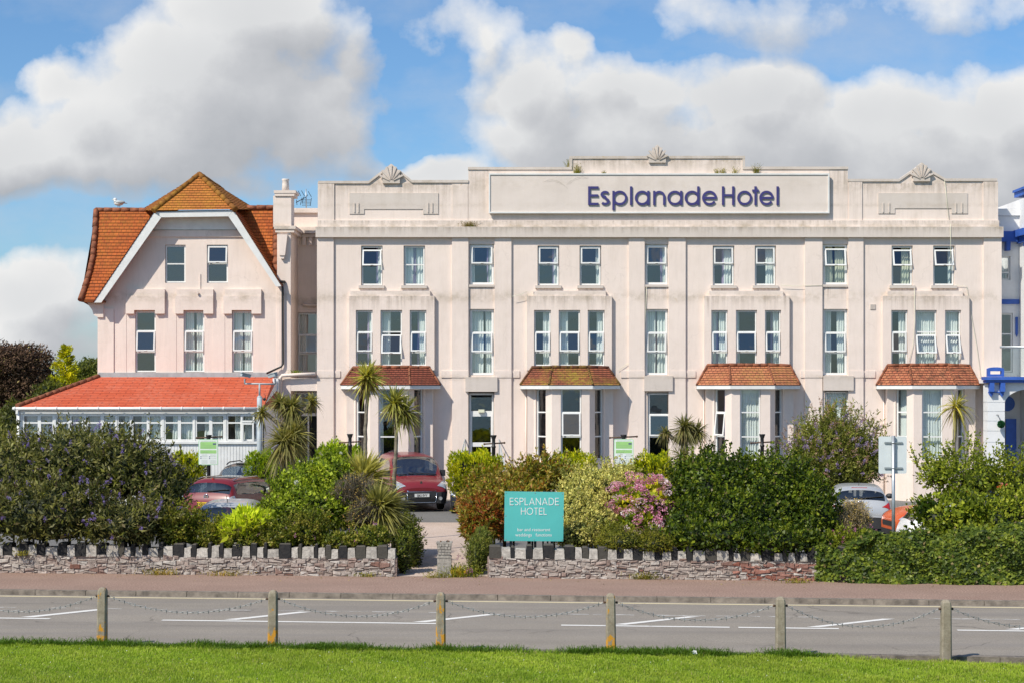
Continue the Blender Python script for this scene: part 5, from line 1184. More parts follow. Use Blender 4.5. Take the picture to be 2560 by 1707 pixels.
for px, py, b0, b1, hs_, lb in lp_:
    d = 54.5; s_ = d / F; X_, Y_, zt2 = C(px, py, d); o = empty('lamp_post', (X_, Y_, 0), lb, 'lamp post', 'old iron lamp posts in the car park')
    mb = MB(); mb.lathe([(.13, 0), (.13, .1), (.085, .16), (.075, .5), (.065, .55), (.06, zt2 - .42), (.075, zt2 - .40), (.075, zt2 - .36), (.055, zt2 - .34), (.055, zt2 - .14), (.10, zt2 - .02), (.10, zt2), (.07, zt2)], X_, Y_, 12); mb.build('column', M['black'], o)
    zb = zt2 - .27 if not hs_ else zt2 - .08
    mb = MB(); mb.tube([((b0 - HX) * s_, Y_, zb - .02), ((b1 - HX) * s_, Y_, zb + .02)], .024, 7); mb.ball(((b0 - HX) * s_, Y_, zb - .02), .036, 8, 6); mb.ball(((b1 - HX) * s_, Y_, zb + .02), .036, 8, 6); mb.build('crossbar', M['rust'], o)
    if hs_:
        xs, zs = X_, zt2 - .08 - .06; w2 = .315; ht = .83; yb = Y_ - .09
        mb = MB(); r_ = .045; pts = []
        for (cx_, cz_, a0) in ((xs + w2 - r_, zs - r_, 0), (xs - w2 + r_, zs - r_, 90), (xs - w2 + r_, zs - ht + r_, 180), (xs + w2 - r_, zs - ht + r_, 270)): pts += [(cx_ + r_ * math.cos(R(a0 + t_)), cz_ + r_ * math.sin(R(a0 + t_))) for t_ in (0, 30, 60, 90)]
        mb.prism(pts, yb - .01, yb + .02); pnl = mb.build('sign_panel', M['sedge'], o)
        bx = lambda mb, u0, u1, v0, v1, y: mb.box(xs - w2 + u0 * w2 * 2, xs - w2 + u1 * w2 * 2, y, yb - .005, zs - ht + v0 * ht, zs - ht + v1 * ht)
        mb = MB(); bx(mb, .035, .965, .025, .975, yb - .013); mb.build('notice_face', M['swhite'], pnl)
        mb = MB(); bx(mb, .09, .92, .63, .90, yb - .016); bx(mb, .09, .92, .45, .58, yb - .016); mb.build('notice_band', M['sgreen'], pnl)
        mb = MB(); bx(mb, .74, .90, .79, .845, yb - .019)
        for u in (.10, .545):
            for v_ in (.24, .305): bx(mb, u, u + .045, v_, v_ + .035, yb - .017)
        mb.build('notice_icon', M['navyink'], pnl)
        mb = MB()
        for v_, u0, u1 in ((.865, .1, .26), (.815, .1, .32), (.75, .1, .86), (.70, .1, .86), (.66, .1, .7), (.555, .1, .66), (.505, .1, .84), (.475, .1, .5), (.93, .14, .86)):
            u = u0
            while u < u1: w4 = random.uniform(.02, .07); bx(mb, u, min(u + w4, u1), v_, v_ + .012, yb - .018); u += w4 + .015
        for v_ in (.40, .36, .33, .26, .18, .14, .10, .06):
            for u0, u1 in ((.16, .46), (.60, .90)):
                u = u0
                while u < u1: w4 = random.uniform(.02, .05); bx(mb, u, min(u + w4, u1), v_, v_ + .006, yb - .018); u += w4 + .02
        mb.build('notice_text', M['ink'], pnl)
# CCTV pole by the sun lounge
d = 60.5; X_, Y_, _ = C(649, 990, d); s_ = d / F; zq = lambda py: H - (py - HY) * s_; xq = lambda px: (px - HX) * s_
cc = empty('cctv_pole', (X_, Y_, 0), 'grey pole carrying two security cameras on a crossarm beside the sun lounge', 'camera pole')
mb = MB(); mb.tube([(X_, Y_, 0), (X_, Y_, zq(992))], .095, 12); mb.tube([(X_, Y_, zq(992)), (X_, Y_, zq(988))], [.095, .05], 12); mb.build('pole', M['greypaint'], cc)
mb = MB(); mb.tube([(X_, Y_, zq(990)), (X_, Y_, zq(958))], .035, 8); mb.tube([(xq(612), Y_, zq(958)), (xq(688), Y_, zq(959))], .03, 8)
for px in (612, 688): mb.tube([(xq(px), Y_, zq(959)), (xq(px), Y_, zq(946))], .03, 8)
mb.build('crossarm', M['greypaint'], cc)
for px, sg_ in ((615, 1), (683, -1)):
    mb = MB(); Mx = Matrix.Translation((xq(px), Y_ - .1, zq(937))) @ Matrix.Rotation(R(14 * sg_), 4, 'Y') @ Matrix.Rotation(R(40 * sg_), 4, 'Z'); mb.box(-.18, .18, -.07, .07, -.06, .06, M=Mx); mb.box(-.22, .2, -.09, .09, .055, .075, M=Mx); mb.build('security_camera', M['greypaint'], cc)
mb = MB(); mb.tube([(xq(655), Y_, zq(996)), (xq(664), Y_, zq(993)), (xq(662), Y_, zq(984))], .012, 5); mb.ball((xq(661), Y_, zq(997)), .06, 8, 6); mb.build('floodlight', M['black'], cc)

# back of a road sign on a pole (right)
d = 38.9; s_ = d / F; X_, Y_, _ = C(2233.5, 1200, d); rs = empty('road_sign', (X_, Y_, 0), 'plain grey back of a rectangular sign on a galvanised pole above the ivy', 'sign')
zq = lambda py: H - (py - HY) * s_
mb = MB(); mb.tube([(X_, Y_, 0), (X_, Y_, zq(1088))], .040, 12); mb.build('pole', M['steel'], rs)
x0, x1, z0, z1, r_ = (2198 - HX) * s_, (2268 - HX) * s_, zq(1183), zq(1090), .035; pts = []
for (cx_, cz_, a0) in ((x1 - r_, z1 - r_, 0), (x0 + r_, z1 - r_, 90), (x0 + r_, z0 + r_, 180), (x1 - r_, z0 + r_, 270)): pts += [(cx_ + r_ * math.cos(R(a0 + t_)), cz_ + r_ * math.sin(R(a0 + t_))) for t_ in (0, 30, 60, 90)]
mb = MB(); mb.prism(pts, Y_ + .052, Y_ + .062); mb.build('sign_plate', plain('sign_back', (.66, .72, .73), .5, var=.05), rs)
mb = MB()
for py in (1105.5, 1169): mb.box(x0 + .13, x1 - .10, Y_ + .022, Y_ + .05, zq(py) - .018, zq(py) + .018); mb.tube([(X_, Y_, zq(py) - .02), (X_, Y_, zq(py) + .02)], .046, 12)
mb.build('bracket', M['steel'], rs)

# teal hotel sign
d = 39.4; s_ = d / F; A0 = C(1335, 1290, d); ts = empty('hotel_sign', (A0[0], A0[1], 0), 'teal board with white hotel lettering standing behind the stone wall', 'sign')
tq = lambda px, py, dy=0.: ((px - HX) * s_, A0[1] + dy, H - (py - HY) * s_)
mb = MB(); q = [tq(1260.5, 1351), tq(1408, 1352), tq(1410, 1229), tq(1261.5, 1227)]; q2 = [(a, b + .03, c) for a, b, c in q]
mb.face(q); mb.face(q2[::-1])
for i in range(4): j = (i + 1) % 4; mb.face([q[i], q2[i], q2[j], q[j]])
mb.build('panel', M['teal'], ts)
fnt = lambda x_, z, dd: (x_, A0[1] - .002 - dd, z)
def line(txt, xa, xb, yb_, yt_, widths, gap=.16):
    tot = sum(widths[c] for c in txt if c != ' ') + gap * (len(txt) - 1); a, b = (xa - HX) * s_, (xb - HX) * s_; h_ = (yb_ - yt_) * s_; sc = (b - a) / tot; x_ = a; mb = MB()
    for c in txt:
        wd = widths[c] * sc; lm = letter(c, x_, x_ + wd, H - (yb_ - HY) * s_, h_, .0145, fnt, 0, .004)
        for fc in lm.f: mb.face([lm.v[i] for i in fc])
        x_ += wd + gap * sc
    return mb
wd_ = {'E': .52, 'S': .55, 'P': .56, 'L': .47, 'A': .78, 'N': .72, 'D': .74, 'H': .68, 'O': .95, 'T': .55}
line('ESPLANADE', 1274.5, 1397, 1261.5, 1243.3, wd_).build('lettering', M['twhite'], ts); line('HOTEL', 1302.5, 1367, 1285.5, 1268, wd_).build('lettering', M['twhite'], ts)
for txt, cx_, yb_ in (('bar and restaurant', 1334.5, 1326.4), ('weddings   functions', 1334, 1339.6)):
    o_ = tq(cx_, yb_, -.004); text_mesh(txt, .108, lambda u, v_: (o_[0] + u, o_[1], o_[2] + v_), M['twhite'], 'lettering', ts, bold=0., sx=.96)
mb = MB()
for px in (1277, 1338, 1380): a = tq(px, 1230, .05); mb.box(a[0] - .03, a[0] + .03, a[1], a[1] + .06, -.05, tq(px, 1240)[2])
mb.build('leg', M['black'], ts)
mb = MB()
for a_, b_ in ((1265, 1231), (1338, 1231), (1406, 1233), (1264, 1347), (1405, 1348), (1335, 1348), (1264, 1288), (1407, 1290)): t_ = tq(a_, b_); mb.tube([(t_[0], t_[1] - .006, t_[2]), (t_[0], t_[1], t_[2])], .012, 8)
mb.build('screw', M['steel'], ts)

fb = FB(); n = 150; Xl = rng.uniform(-11, 11, n); dl_ = 38.2 - np.abs(rng.normal(size=n)) * .55; dl_ = np.clip(dl_, 35.3, 38.2); P = np.stack([Xl, dl_ - D0 + SL * Xl, np.full(n, .008)], 1)
fb.leaves(P, rng.normal(size=(n, 3)) * [1, 1, .15], .05 * rng.uniform(.5, 1.2, n), .03, np.array([[.45, .36, .14]]) * rng.uniform(.3, 1.3, (n, 1)), .5, nrm=np.tile([0, 0, 1.], (n, 1)) + rng.normal(size=(n, 3)) * .3)
tag(fb.build('fallen_leaves', M['leaf']), 'scattered dry fallen leaves on the red pavement', 'leaves', kind='stuff')
# ================================================================ VEHICLES
def carpaint(name, col, metal=.25):
    m, t, b = material(name); p = t.obj()
    c = t.mix(t.math('MULTIPLY', t.ramp(t.noise(p, 3., 5, .6), [(.4, 0.), (.75, 1.)]), .18), col, tuple(x * .6 + .03 for x in col))
    t.link(c, b.inputs['Base Color']); b.inputs['Metallic'].default_value = metal; b.inputs['Roughness'].default_value = .32; b.inputs['Coat Weight'].default_value = .35; b.inputs['Coat Roughness'].default_value = .05
    return m
M['cglass'] = glassmat('car_glass', .10, (.35, .40, .42), .003); M['cglass2'] = glassmat('windscreen_glass', .20, (.85, .90, .88), .003)
M['rubber'] = plain('rubber', (.02, .02, .02), .8, var=.2); M['bumper'] = plain('black_plastic', (.035, .036, .04), .55, var=.2); M['chrome'] = plain('chrome', (.75, .75, .76), .15, 1., var=.05)
M['lamp'] = plain('lamp_lens', (.75, .78, .80), .12, .5, var=.3, scale=25, coat=1.); M['redlamp'] = plain('red_lens', (.45, .015, .015), .15, var=.1, coat=1.)
M['cabin'] = plain('car_interior', (.22, .22, .21), .8, var=.3); M['platew'] = plain('plate_white', (.75, .76, .74), .4, var=.03); M['platey'] = plain('plate_yellow', (.78, .52, .02), .4, var=.03); M['plateink'] = plain('plate_ink', (.02, .02, .02), .5, var=.05)
class Loft:
    def __init__(s, st):
        A = []
        for x, half in st:
            h_ = [(x, -y, z) for y, z in half[:-1]] + [(x, 0, half[-1][1])] + [(x, y, z) for y, z in reversed(half[:-1])]
            A.append(h_)
        s.A = np.array(A); s.S, s.T = s.A.shape[:2]
    @staticmethod
    def cr(p0, p1, p2, p3, t): return p1 + .5 * t * (p2 - p0 + t * (2 * p0 - 5 * p1 + 4 * p2 - p3 + t * (3 * (p1 - p2) + p3 - p0))) * 1.0
    def ev(s, u, t):
        u = min(max(u, 0), s.S - 1 - 1e-6); t = min(max(t, 0), s.T - 1 - 1e-6); i, j = int(u), int(t); fu, ft = u - i, t - j
        gi = lambda k: min(max(k, 0), s.S - 1); gj = lambda k: min(max(k, 0), s.T - 1); rows = []
        for di in (-1, 0, 1, 2):
            r = s.A[gi(i + di)]; rows.append(s.cr(r[gj(j - 1)], r[j], r[gj(j + 1)], r[gj(j + 2)], ft))
        return s.cr(*rows, fu)
    def nrm(s, u, t):
        e = .03; a = s.ev(u + e, t) - s.ev(u - e, t); b = s.ev(u, t + e) - s.ev(u, t - e); n = np.cross(a, b); n /= (np.linalg.norm(n) + 1e-9)
        p = s.ev(u, t); c = np.array([p[0], 0, .7]); 
        if np.dot(n, p - c) < 0: n = -n
        return n
    def patch(s, mb, fn, nu, nv, off_=.008):
        b0 = len(mb.v)
        for i in range(nu + 1):
            for j in range(nv + 1):
                u, t = fn(i / nu, j / nv); p = s.ev(u, t) + s.nrm(u, t) * off_; mb.v.append(tuple(p))
        for i in range(nu):
            for j in range(nv): a = b0 + i * (nv + 1) + j; mb.f.append((a, a + nv + 1, a + nv + 2, a + 1)); mb.c.append(None); mb.uv.append(None); mb.sm.append(True)
def quad(a, b, c, d):
    # bilinear map of parameter corners (u,t): a(0,0) b(1,0) c(1,1) d(0,1)
    return lambda p, q: tuple((1 - p) * (1 - q) * a[k] + p * (1 - q) * b[k] + p * q * c[k] + (1 - p) * q * d[k] for k in (0, 1))
def make_car(name, label, paint, st, cutouts, wheels, loc, rot, cat='car', scale=(1, 1, 1)):
    """body lofted through cross sections; glazed areas are left open and filled with glass patches"""
    root = empty(name, (0, 0, 0), label, cat); lo = Loft(st); T = lo.T
    mb = MB(); nu, nv = 4, 4
    US = np.linspace(0, lo.S - 1, (lo.S - 1) * nu + 1); TS = np.linspace(0, T - 1, (T - 1) * nv + 1)
    idx = {}
    def vid(i, j):
        if (i, j) not in idx: idx[(i, j)] = len(mb.v); mb.v.append(tuple(lo.ev(US[i], TS[j])))
        return idx[(i, j)]
    for i in range(len(US) - 1):
        for j in range(len(TS) - 1):
            um, tm = (US[i] + US[i + 1]) / 2, (TS[j] + TS[j + 1]) / 2
            if any(a < um < b and c < tm < d for a, b, c, d, *_ in cutouts): continue
            mb.f.append((vid(i, j), vid(i + 1, j), vid(i + 1, j + 1), vid(i, j + 1))); mb.c.append(None); mb.uv.append(None); mb.sm.append(True)
    for row in (0, len(US) - 1): mb.f.append(tuple(vid(row, j) for j in range(len(TS)))); mb.c.append(None); mb.uv.append(None); mb.sm.append(False)
    mb.build('body', paint, root)
    names = {'w': 'windscreen', 'r': 'rear_window', 's': 'side_window'}
    for a, b, c, d, k in cutouts:
        pm = MB(); lo.patch(pm, quad((a, c), (b, c), (b, d), (a, d)), 8, 8, -.006 if k != 'x' else .0); pm.build(names[k], M['cglass2'] if k == 'w' else M['cglass'], root)
    # cabin floor, seats
    mb = MB(); x0, x1 = st[0][0] + .4, st[-1][0] - .3; mb.box(x0, x1, -.75, .75, .28, .55)
    ws = [c for c in cutouts if c[4] == 'w']; xs = lo.ev(ws[0][1] if ws else 4, T // 2)[0]
    for yy in (-.38, .38):
        mb.box(xs + .25, xs + .75, yy - .24, yy + .24, .5, .75); mb.box(xs + .65, xs + .82, yy - .23, yy + .23, .6, 1.22); mb.box(xs + .68, xs + .80, yy - .12, yy + .12, 1.2, 1.40)
    mb.tube([(xs - .1, .38, 1.0)] and [(xs + .05 + .03 * math.sin(R(a)), .38 + .18 * math.cos(R(a)), 1.0 + .18 * math.sin(R(a))) for a in range(0, 361, 30)], .018, 5, cap=False); mb.build('seat', M['cabin'], root)
    for (wx_, r) in wheels:
        hw = max(y for y, z in st[len(st) // 2][1])
        for sy in (-1, 1):
            mb = MB(); Mx = Matrix.Translation((wx_, sy * (hw - .12), r)) @ Matrix.Rotation(R(90 * sy), 4, 'X').inverted(); mb.lathe([(r * .6, -.10), (r * .95, -.10), (r, -.06), (r, .07), (r * .95, .10), (r * .66, .105)], 0, 0, 20, M=Mx); wl = mb.build('wheel', M['rubber'], root)
            mb = MB(); mb.lathe([(r * .66, .09), (r * .62, .106), (r * .2, .10), (r * .14, .12)], 0, 0, 20, M=Mx)
            mb.build('rim', M['greypaint'], wl)
    root['_lo'] = 0; del root['_lo']
    return root, lo
def place(root, loc, rot, sc=(1, 1, 1)): root.location = loc; root.rotation_euler = (0, 0, rot); root.scale = sc
def plate(root, x, z, txt, mat, sgn, w_=.52, h_=.115):
    mb = MB(); mb.box(x - .012, x + .012, -w_ / 2, w_ / 2, z - h_ / 2, z + h_ / 2); p = mb.build('number_plate', mat, root, world=False)
    if txt: text_mesh(txt, .108, lambda u, v_: (x + sgn * .0145, (u if sgn > 0 else -u), z - .038 + v_), M['plateink'], 'plate_text', p, bold=.003, sx=.92)

# ---- red people carrier (front towards the road)
red = carpaint('paint_dark_red', (.19, .016, .022), .0)
van_st = [(0.0, [(.60, .30), (.70, .42), (.72, .56), (.70, .70), (.45, .80), (0, .83)]), (.07, [(.76, .27), (.84, .45), (.86, .60), (.82, .80), (.5, .91), (0, .94)]), (.26, [(.88, .25), (.93, .5), (.94, .70), (.89, .92), (.55, 1.03), (0, 1.06)]),
          (.60, [(.92, .25), (.95, .5), (.955, .76), (.92, 1.01), (.58, 1.10), (0, 1.13)]), (.98, [(.93, .25), (.95, .5), (.955, .80), (.935, 1.09), (.66, 1.18), (0, 1.21)]), (1.38, [(.94, .25), (.95, .5), (.955, .85), (.92, 1.2), (.80, 1.50), (0, 1.56)]),
          (1.82, [(.94, .25), (.95, .5), (.955, .88), (.91, 1.26), (.77, 1.76), (0, 1.86)]), (2.3, [(.94, .25), (.95, .5), (.955, .9), (.91, 1.28), (.765, 1.82), (0, 1.93)]), (3.4, [(.94, .25), (.95, .5), (.955, .9), (.91, 1.28), (.765, 1.84), (0, 1.945)]),
          (4.4, [(.94, .25), (.95, .5), (.95, .9), (.905, 1.28), (.76, 1.82), (0, 1.93)]), (4.7, [(.92, .3), (.94, .5), (.94, .9), (.89, 1.26), (.75, 1.76), (0, 1.86)]), (4.8, [(.86, .36), (.88, .5), (.88, .9), (.84, 1.24), (.70, 1.68), (0, 1.78)])]
van, lo = make_car('red_people_carrier', 'dark red people carrier parked nose out in front of the hotel bay', red, van_st, [(4.0, 6.0, 4.0, 6.0, 'w'), (5.5, 9.0, 3.0, 3.75, 's'), (5.5, 9.0, 6.25, 7.0, 's')], [(.92, .33), (3.9, .33)], None, 0, 'people carrier')
bp = lambda nm, mat, fns, nu=6, nv=6, o=.012: (lambda mb: ([lo.patch(mb, f, nu, nv, o) for f in fns], mb.build(nm, mat, van, world=False)))(MB())
bp('bumper', M['bumper'], [quad((.02, 0), (2.7, 0), (2.5, 2.0), (.02, 2.55)), quad((.02, 7.45), (2.5, 8.0), (2.7, 10), (.02, 10))], 10, 8, .022)
mb = MB(); mb.hexa([(-.05, -.68, .28), (-.05, .68, .28), (.02, .80, .27), (.02, -.80, .27), (-.045, -.70, .665), (-.045, .70, .665), (.05, .83, .685), (.05, -.83, .685)]); mb.hexa([(-.06, -.6, .30), (-.06, .6, .30), (-.04, .62, .30), (-.04, -.62, .30), (-.055, -.6, .36), (-.055, .6, .36), (-.03, .62, .36), (-.03, -.62, .36)]); mb.build('front_bumper', M['bumper'], van, world=False)
mb = MB(); mb.box(-.062, -.045, -.47, .47, .33, .46)
for z in (.36, .40, .44): mb.box(-.068, -.05, -.46, .46, z, z + .012)
mb.build('lower_grille', M['rubber'], van, world=False)
mb = MB(); mb.tube([(-.055, -.53, .655), (-.06, -.50, .36), (-.06, -.46, .315), (-.06, .46, .315), (-.06, .50, .36), (-.055, .53, .655)], .012, 6); mb.tube([(-.01, -.50, .685), (-.01, .50, .685), (.045, .53, .80)], .014, 6); mb.tube([(-.01, -.50, .685), (.045, -.53, .80), (.06, .0, .815), (.045, .53, .80)], .012, 6)
mb.hexa([(-.015, .46, .69), (-.015, .51, .69), (.01, .51, .69), (.01, .46, .69), (.02, .50, .80), (.02, .555, .80), (.05, .555, .80), (.05, .50, .80)]); mb.build('grille_trim', M['chrome'], van, world=False)
mb = MB(); mb.hexa([(-.005, -.49, .69), (-.005, .49, .69), (.1, .49, .69), (.1, -.49, .69), (.035, -.52, .80), (.035, .52, .80), (.12, .52, .80), (.12, -.52, .80)])
for z in (.715, .745, .775): mb.box(-.01 + (z - .69) * .36, .05, -.48, .48, z, z + .008)
mb.build('grille', M['rubber'], van, world=False)
for sg_ in (-1, 1):
    f = (lambda t: t) if sg_ < 0 else (lambda t: 10 - t)
    mb = MB(); lo.patch(mb, quad((.85, f(3.85)), (.95, f(2.8)), (2.9, f(2.75)), (2.55, f(3.4))), 8, 6, .016); mb.build('headlight', M['lamp'], van, world=False)
    mb = MB(); mb.tube([(-.03, sg_ * .66, .45), (-.065, sg_ * .66, .45)], .065, 14); fl_ = mb.build('fog_lamp', M['lamp'], van, world=False)
    mb = MB(); mb.box(1.35, 1.55, sg_ * 1.0 - .1, sg_ * 1.0 + .1, 1.16, 1.38); mb.build('wing_mirror', M['bumper'], van, world=False)
    mb = MB(); a = lo.ev(4.15, 4.9 if sg_ < 0 else 6.0); pts = []
    for k in range(6): u = 4.12 + .12 * k / 5; t_ = (3.9 + 1.5 * k / 5) if sg_ < 0 else (5.5 + 1.2 * k / 5); pts.append(tuple(lo.ev(u, t_) + lo.nrm(u, t_) * .03))
    mb.tube(pts, .016, 5); mb.build('wiper', M['rubber'], van, world=False)
p_ = lo.ev(1.35, 5.) + np.array([-.012, 0, .0]); mb = MB()
lion = [(-.045, .07), (-.02, .10), (.02, .10), (.05, .07), (.03, .05), (.055, .02), (.03, -.01), (.05, -.06), (.02, -.05), (0, -.02), (-.03, -.06), (-.045, -.05), (-.02, .0), (-.04, .03)]
mb.face([(p_[0] - .012 + (z * .6 if 0 else 0), y * .9, p_[2] + z * .8 - .01) for y, z in lion]); mb.build('badge', M['chrome'], van, world=False)
plate(van, -.068, .565, 'SJ62 EVY', M['platew'], -1)
mb = MB(); mb.tube([(2.1, .1, 1.92), (2.25, .1, 2.10)], .008, 5); mb.build('aerial', M['black'], van, world=False)
pv = C(1056, 1272, 59.3); place(van, (pv[0], pv[1] - .45, .02), R(90 + 13))

# ---- hatch / suv template
def suv(h=1.0, hw=1.0): 
    st = [(0, [(.6, .35), (.66, .45), (.68, .55), (.66, .65), (.4, .7), (0, .71)]), (.12, [(.78, .3), (.84, .5), (.86, .65), (.82, .8), (.5, .87), (0, .88)]), (.5, [(.85, .28), (.9, .5), (.91, .75), (.86, .93), (.5, 1.0), (0, 1.02)]),
          (1.2, [(.86, .28), (.9, .5), (.91, .8), (.88, 1.0), (.6, 1.08), (0, 1.1)]), (1.75, [(.87, .28), (.9, .5), (.91, .85), (.86, 1.08), (.66, 1.42), (0, 1.47)]), (2.2, [(.87, .28), (.9, .5), (.91, .88), (.86, 1.1), (.64, 1.53), (0, 1.60)]),
          (3.3, [(.87, .28), (.9, .5), (.915, .9), (.86, 1.12), (.63, 1.55), (0, 1.61)]), (3.92, [(.86, .3), (.9, .5), (.915, .92), (.86, 1.14), (.62, 1.48), (0, 1.56)]), (4.20, [(.84, .33), (.89, .5), (.90, .9), (.85, 1.08), (.66, 1.17), (0, 1.20)]),
          (4.31, [(.80, .36), (.86, .5), (.87, .72), (.82, .92), (.55, .99), (0, 1.01)]), (4.36, [(.74, .36), (.80, .48), (.81, .62), (.77, .76), (.5, .82), (0, .84)]), (4.37, [(.70, .38), (.74, .46), (.75, .56), (.72, .64), (.45, .68), (0, .70)])]
    return [(x, [(y * hw, z * h if z > .4 else z) for y, z in hf]) for x, hf in st]
cuts = [(3.0, 4.75, 4.0, 6.0, 'w'), (4.25, 7.0, 3.0, 3.75, 's'), (4.25, 7.0, 6.25, 7.0, 's'), (7.25, 8.0, 3.75, 6.25, 'r')]
def rear_kit(root, lo, txt, lampt=(2.2, 2.95), lampmat='redlamp', platez=.86, badge=True, platemat='platey'):
    for sg_ in (-1, 1):
        f = (lambda t: t) if sg_ < 0 else (lambda t: 10 - t)
        mb = MB(); lo.patch(mb, quad((7.55, f(lampt[0])), (8.85, f(lampt[0] + .1)), (9.0, f(lampt[1] + .75)), (7.6, f(lampt[1]))), 8, 6, .012); mb.build('tail_light', M[lampmat], root, world=False)
    p = lo.ev(9.6, 5); mb = MB(); mb.box(4.31, 4.40, -.80, .80, .30, .62); mb.build('rear_bumper', M['bumper'], root, world=False)
    plate(root, 4.36, platez, txt, M[platemat], 1)
    if badge:
        q = lo.ev(8.75, 5); mb = MB(); mb.tube([(q[0] + .0, .07 * math.cos(R(a)), q[2] + .03 + .07 * math.sin(R(a))) for a in range(0, 361, 24)], .014, 6, cap=False); mb.box(q[0] - .012, q[0] + .012, -.085, .085, q[2] + .015, q[2] + .045); mb.build('badge', M['chrome'], root, world=False)
    mb = MB(); pts = [tuple(lo.ev(7.93 - .08 * k, 5 + .28 * k) + lo.nrm(7.9, 5) * .02) for k in range(5)]; mb.tube(pts, .014, 5); mb.build('wiper', M['rubber'], root, world=False)
def front_kit(root, lo):
    for sg_ in (-1, 1):
        f = (lambda t: t) if sg_ < 0 else (lambda t: 10 - t)
        mb = MB(); lo.patch(mb, quad((.6, f(3.1)), (.9, f(2.6)), (1.9, f(2.7)), (1.8, f(3.1))), 6, 6, .012); mb.build('headlight', M['lamp'], root, world=False)
        mb = MB(); mb.ball((1.75, sg_ * 1.0, 1.08), (.09, .12, .08), 10, 8); mb.build('wing_mirror', M['bumper'], root, world=False)
    mb = MB(); mb.box(-.02, .03, -.5, .5, .55, .66); mb.box(-.025, .03, -.6, .6, .33, .46); mb.build('grille', M['rubber'], root, world=False)
rs_, lo2 = make_car('red_crossover', 'red crossover car seen from behind beside the purple buddleia', carpaint('paint_red', (.17, .012, .018), .0), suv(), cuts, [(.85, .34), (3.5, .34)], None, 0)
rear_kit(rs_, lo2, 'NG03 ROY', lampmat='lamp'); front_kit(rs_, lo2)
mb = MB(); mb.box(2.35, 3.55, -.42, .42, 1.605, 1.622); mb.build('sunroof', M['cglass'], rs_, world=False)
mb = MB(); q = lo2.ev(7.1, 5); mb.hexa([(3.72, -.03, q[2] + .02), (3.72, .03, q[2] + .02), (3.9, .03, q[2]), (3.9, -.03, q[2]), (3.84, -.01, q[2] + .10), (3.84, .01, q[2] + .10), (3.90, .01, q[2] + .10), (3.90, -.01, q[2] + .10)]); mb.build('aerial', M['redlamp'], rs_, world=False)
for sg_ in (-1, 1):
    mb = MB(); mb.tube([(2.1, sg_ * .62, 1.56), (2.3, sg_ * .62, 1.615), (3.5, sg_ * .62, 1.61), (3.75, sg_ * .62, 1.55)], .016, 6); mb.build('roof_rail', M['chrome'], rs_, world=False)
pv = C(512, 1260, 50.3); a_ = R(-90 - 20); rc = Vector((4.36 * math.cos(a_), 4.36 * math.sin(a_), 0)); place(rs_, (pv[0] - rc.x, pv[1] - rc.y, 0.), a_)
# silver car in front of it (roof showing over the shrubs)
sv, l3 = make_car('silver_car', 'silver car with only its roof and aerial showing above the shrubs', carpaint('paint_silver', (.50, .52, .54), .3), suv(.90, .96), cuts, [(.8, .31), (3.45, .31)], None, 0); rear_kit(sv, l3, None, platez=.8, badge=False); front_kit(sv, l3)
mb = MB(); mb.tube([(3.7, 0, 1.41), (3.95, 0, 1.62)], .01, 5); mb.build('aerial', M['black'], sv, world=False)
pv = C(552, 1300, 41.5); a_ = R(-90 + 3); rc = Vector((3.6 * math.cos(a_), 3.6 * math.sin(a_), 0)); place(sv, (pv[0] - rc.x, 42.6 - D0 - rc.y, 0.), a_)
# grey suv by the sun lounge, facing us
gs, l4 = make_car('grey_suv', 'brownish grey off-road car parked facing out against the sun lounge', carpaint('paint_grey', (.20, .18, .175), .5), suv(1.09, 1.02), cuts, [(.85, .36), (3.5, .36)], None, 0, 'off-road car'); front_kit(gs, l4)
for sg_ in (-1, 1):
    mb = MB(); mb.tube([(2.0, sg_ * .62, 1.72), (2.3, sg_ * .62, 1.79), (3.5, sg_ * .62, 1.79), (3.8, sg_ * .62, 1.72)], .022, 6); mb.build('roof_rail', M['black'], gs, world=False)
mb = MB(); mb.tube([(2.3, -.55, 1.73), (2.45, -.55, 2.05)], .012, 5); mb.build('aerial', M['black'], gs, world=False)
mb = MB(); mb.box(2.0, 2.1, -.3, .3, 1.735, 1.765); mb.build('roof_light', M['black'], gs, world=False)
pv = C(566, 1200, 55.6); place(gs, (pv[0], pv[1], 0), R(90 - 8))
# silver hatch (right, rear view)
sh_, l5 = make_car('silver_hatchback', 'silver hatchback seen from behind next to the sign pole', carpaint('paint_silver_light', (.46, .48, .50), .3), suv(.93, .96), cuts, [(.8, .31), (3.45, .31)], None, 0); rear_kit(sh_, l5, None, (2.3, 3.0), platez=.62); front_kit(sh_, l5)
mb = MB(); mb.box(3.86, 3.93, -.22, .22, 1.43, 1.455); mb.build('brake_light', M['redlamp'], sh_, world=False)
mb = MB(); mb.tube([(3.6, 0, 1.46), (3.85, 0, 1.72)], .008, 5); mb.build('aerial', M['black'], sh_, world=False)
pv = C(2150, 1290, 48.3); a_ = R(-90 - 9); rc = Vector((4.36 * math.cos(a_), 4.36 * math.sin(a_), 0)); place(sh_, (pv[0] - rc.x, pv[1] - rc.y, 0), a_)
oc, l6 = make_car('orange_car', 'bright orange car half hidden behind leafy shrubs and a white car', carpaint('paint_orange', (.62, .10, .012), .1), suv(.97, .98), cuts, [(.8, .32), (3.45, .32)], None, 0); front_kit(oc, l6); rear_kit(oc, l6, None, badge=False)
pv = C(2222, 1290, 45.6); place(oc, (pv[0], pv[1], 0), R(5), (1, 1, 1.12))
wc_, l7 = make_car('white_car', 'white car mostly buried behind the ivy hedge, roof arch showing', carpaint('paint_white', (.80, .81, .82), .0), suv(.92, .95), cuts, [(.8, .31), (3.45, .31)], None, 0); front_kit(wc_, l7)
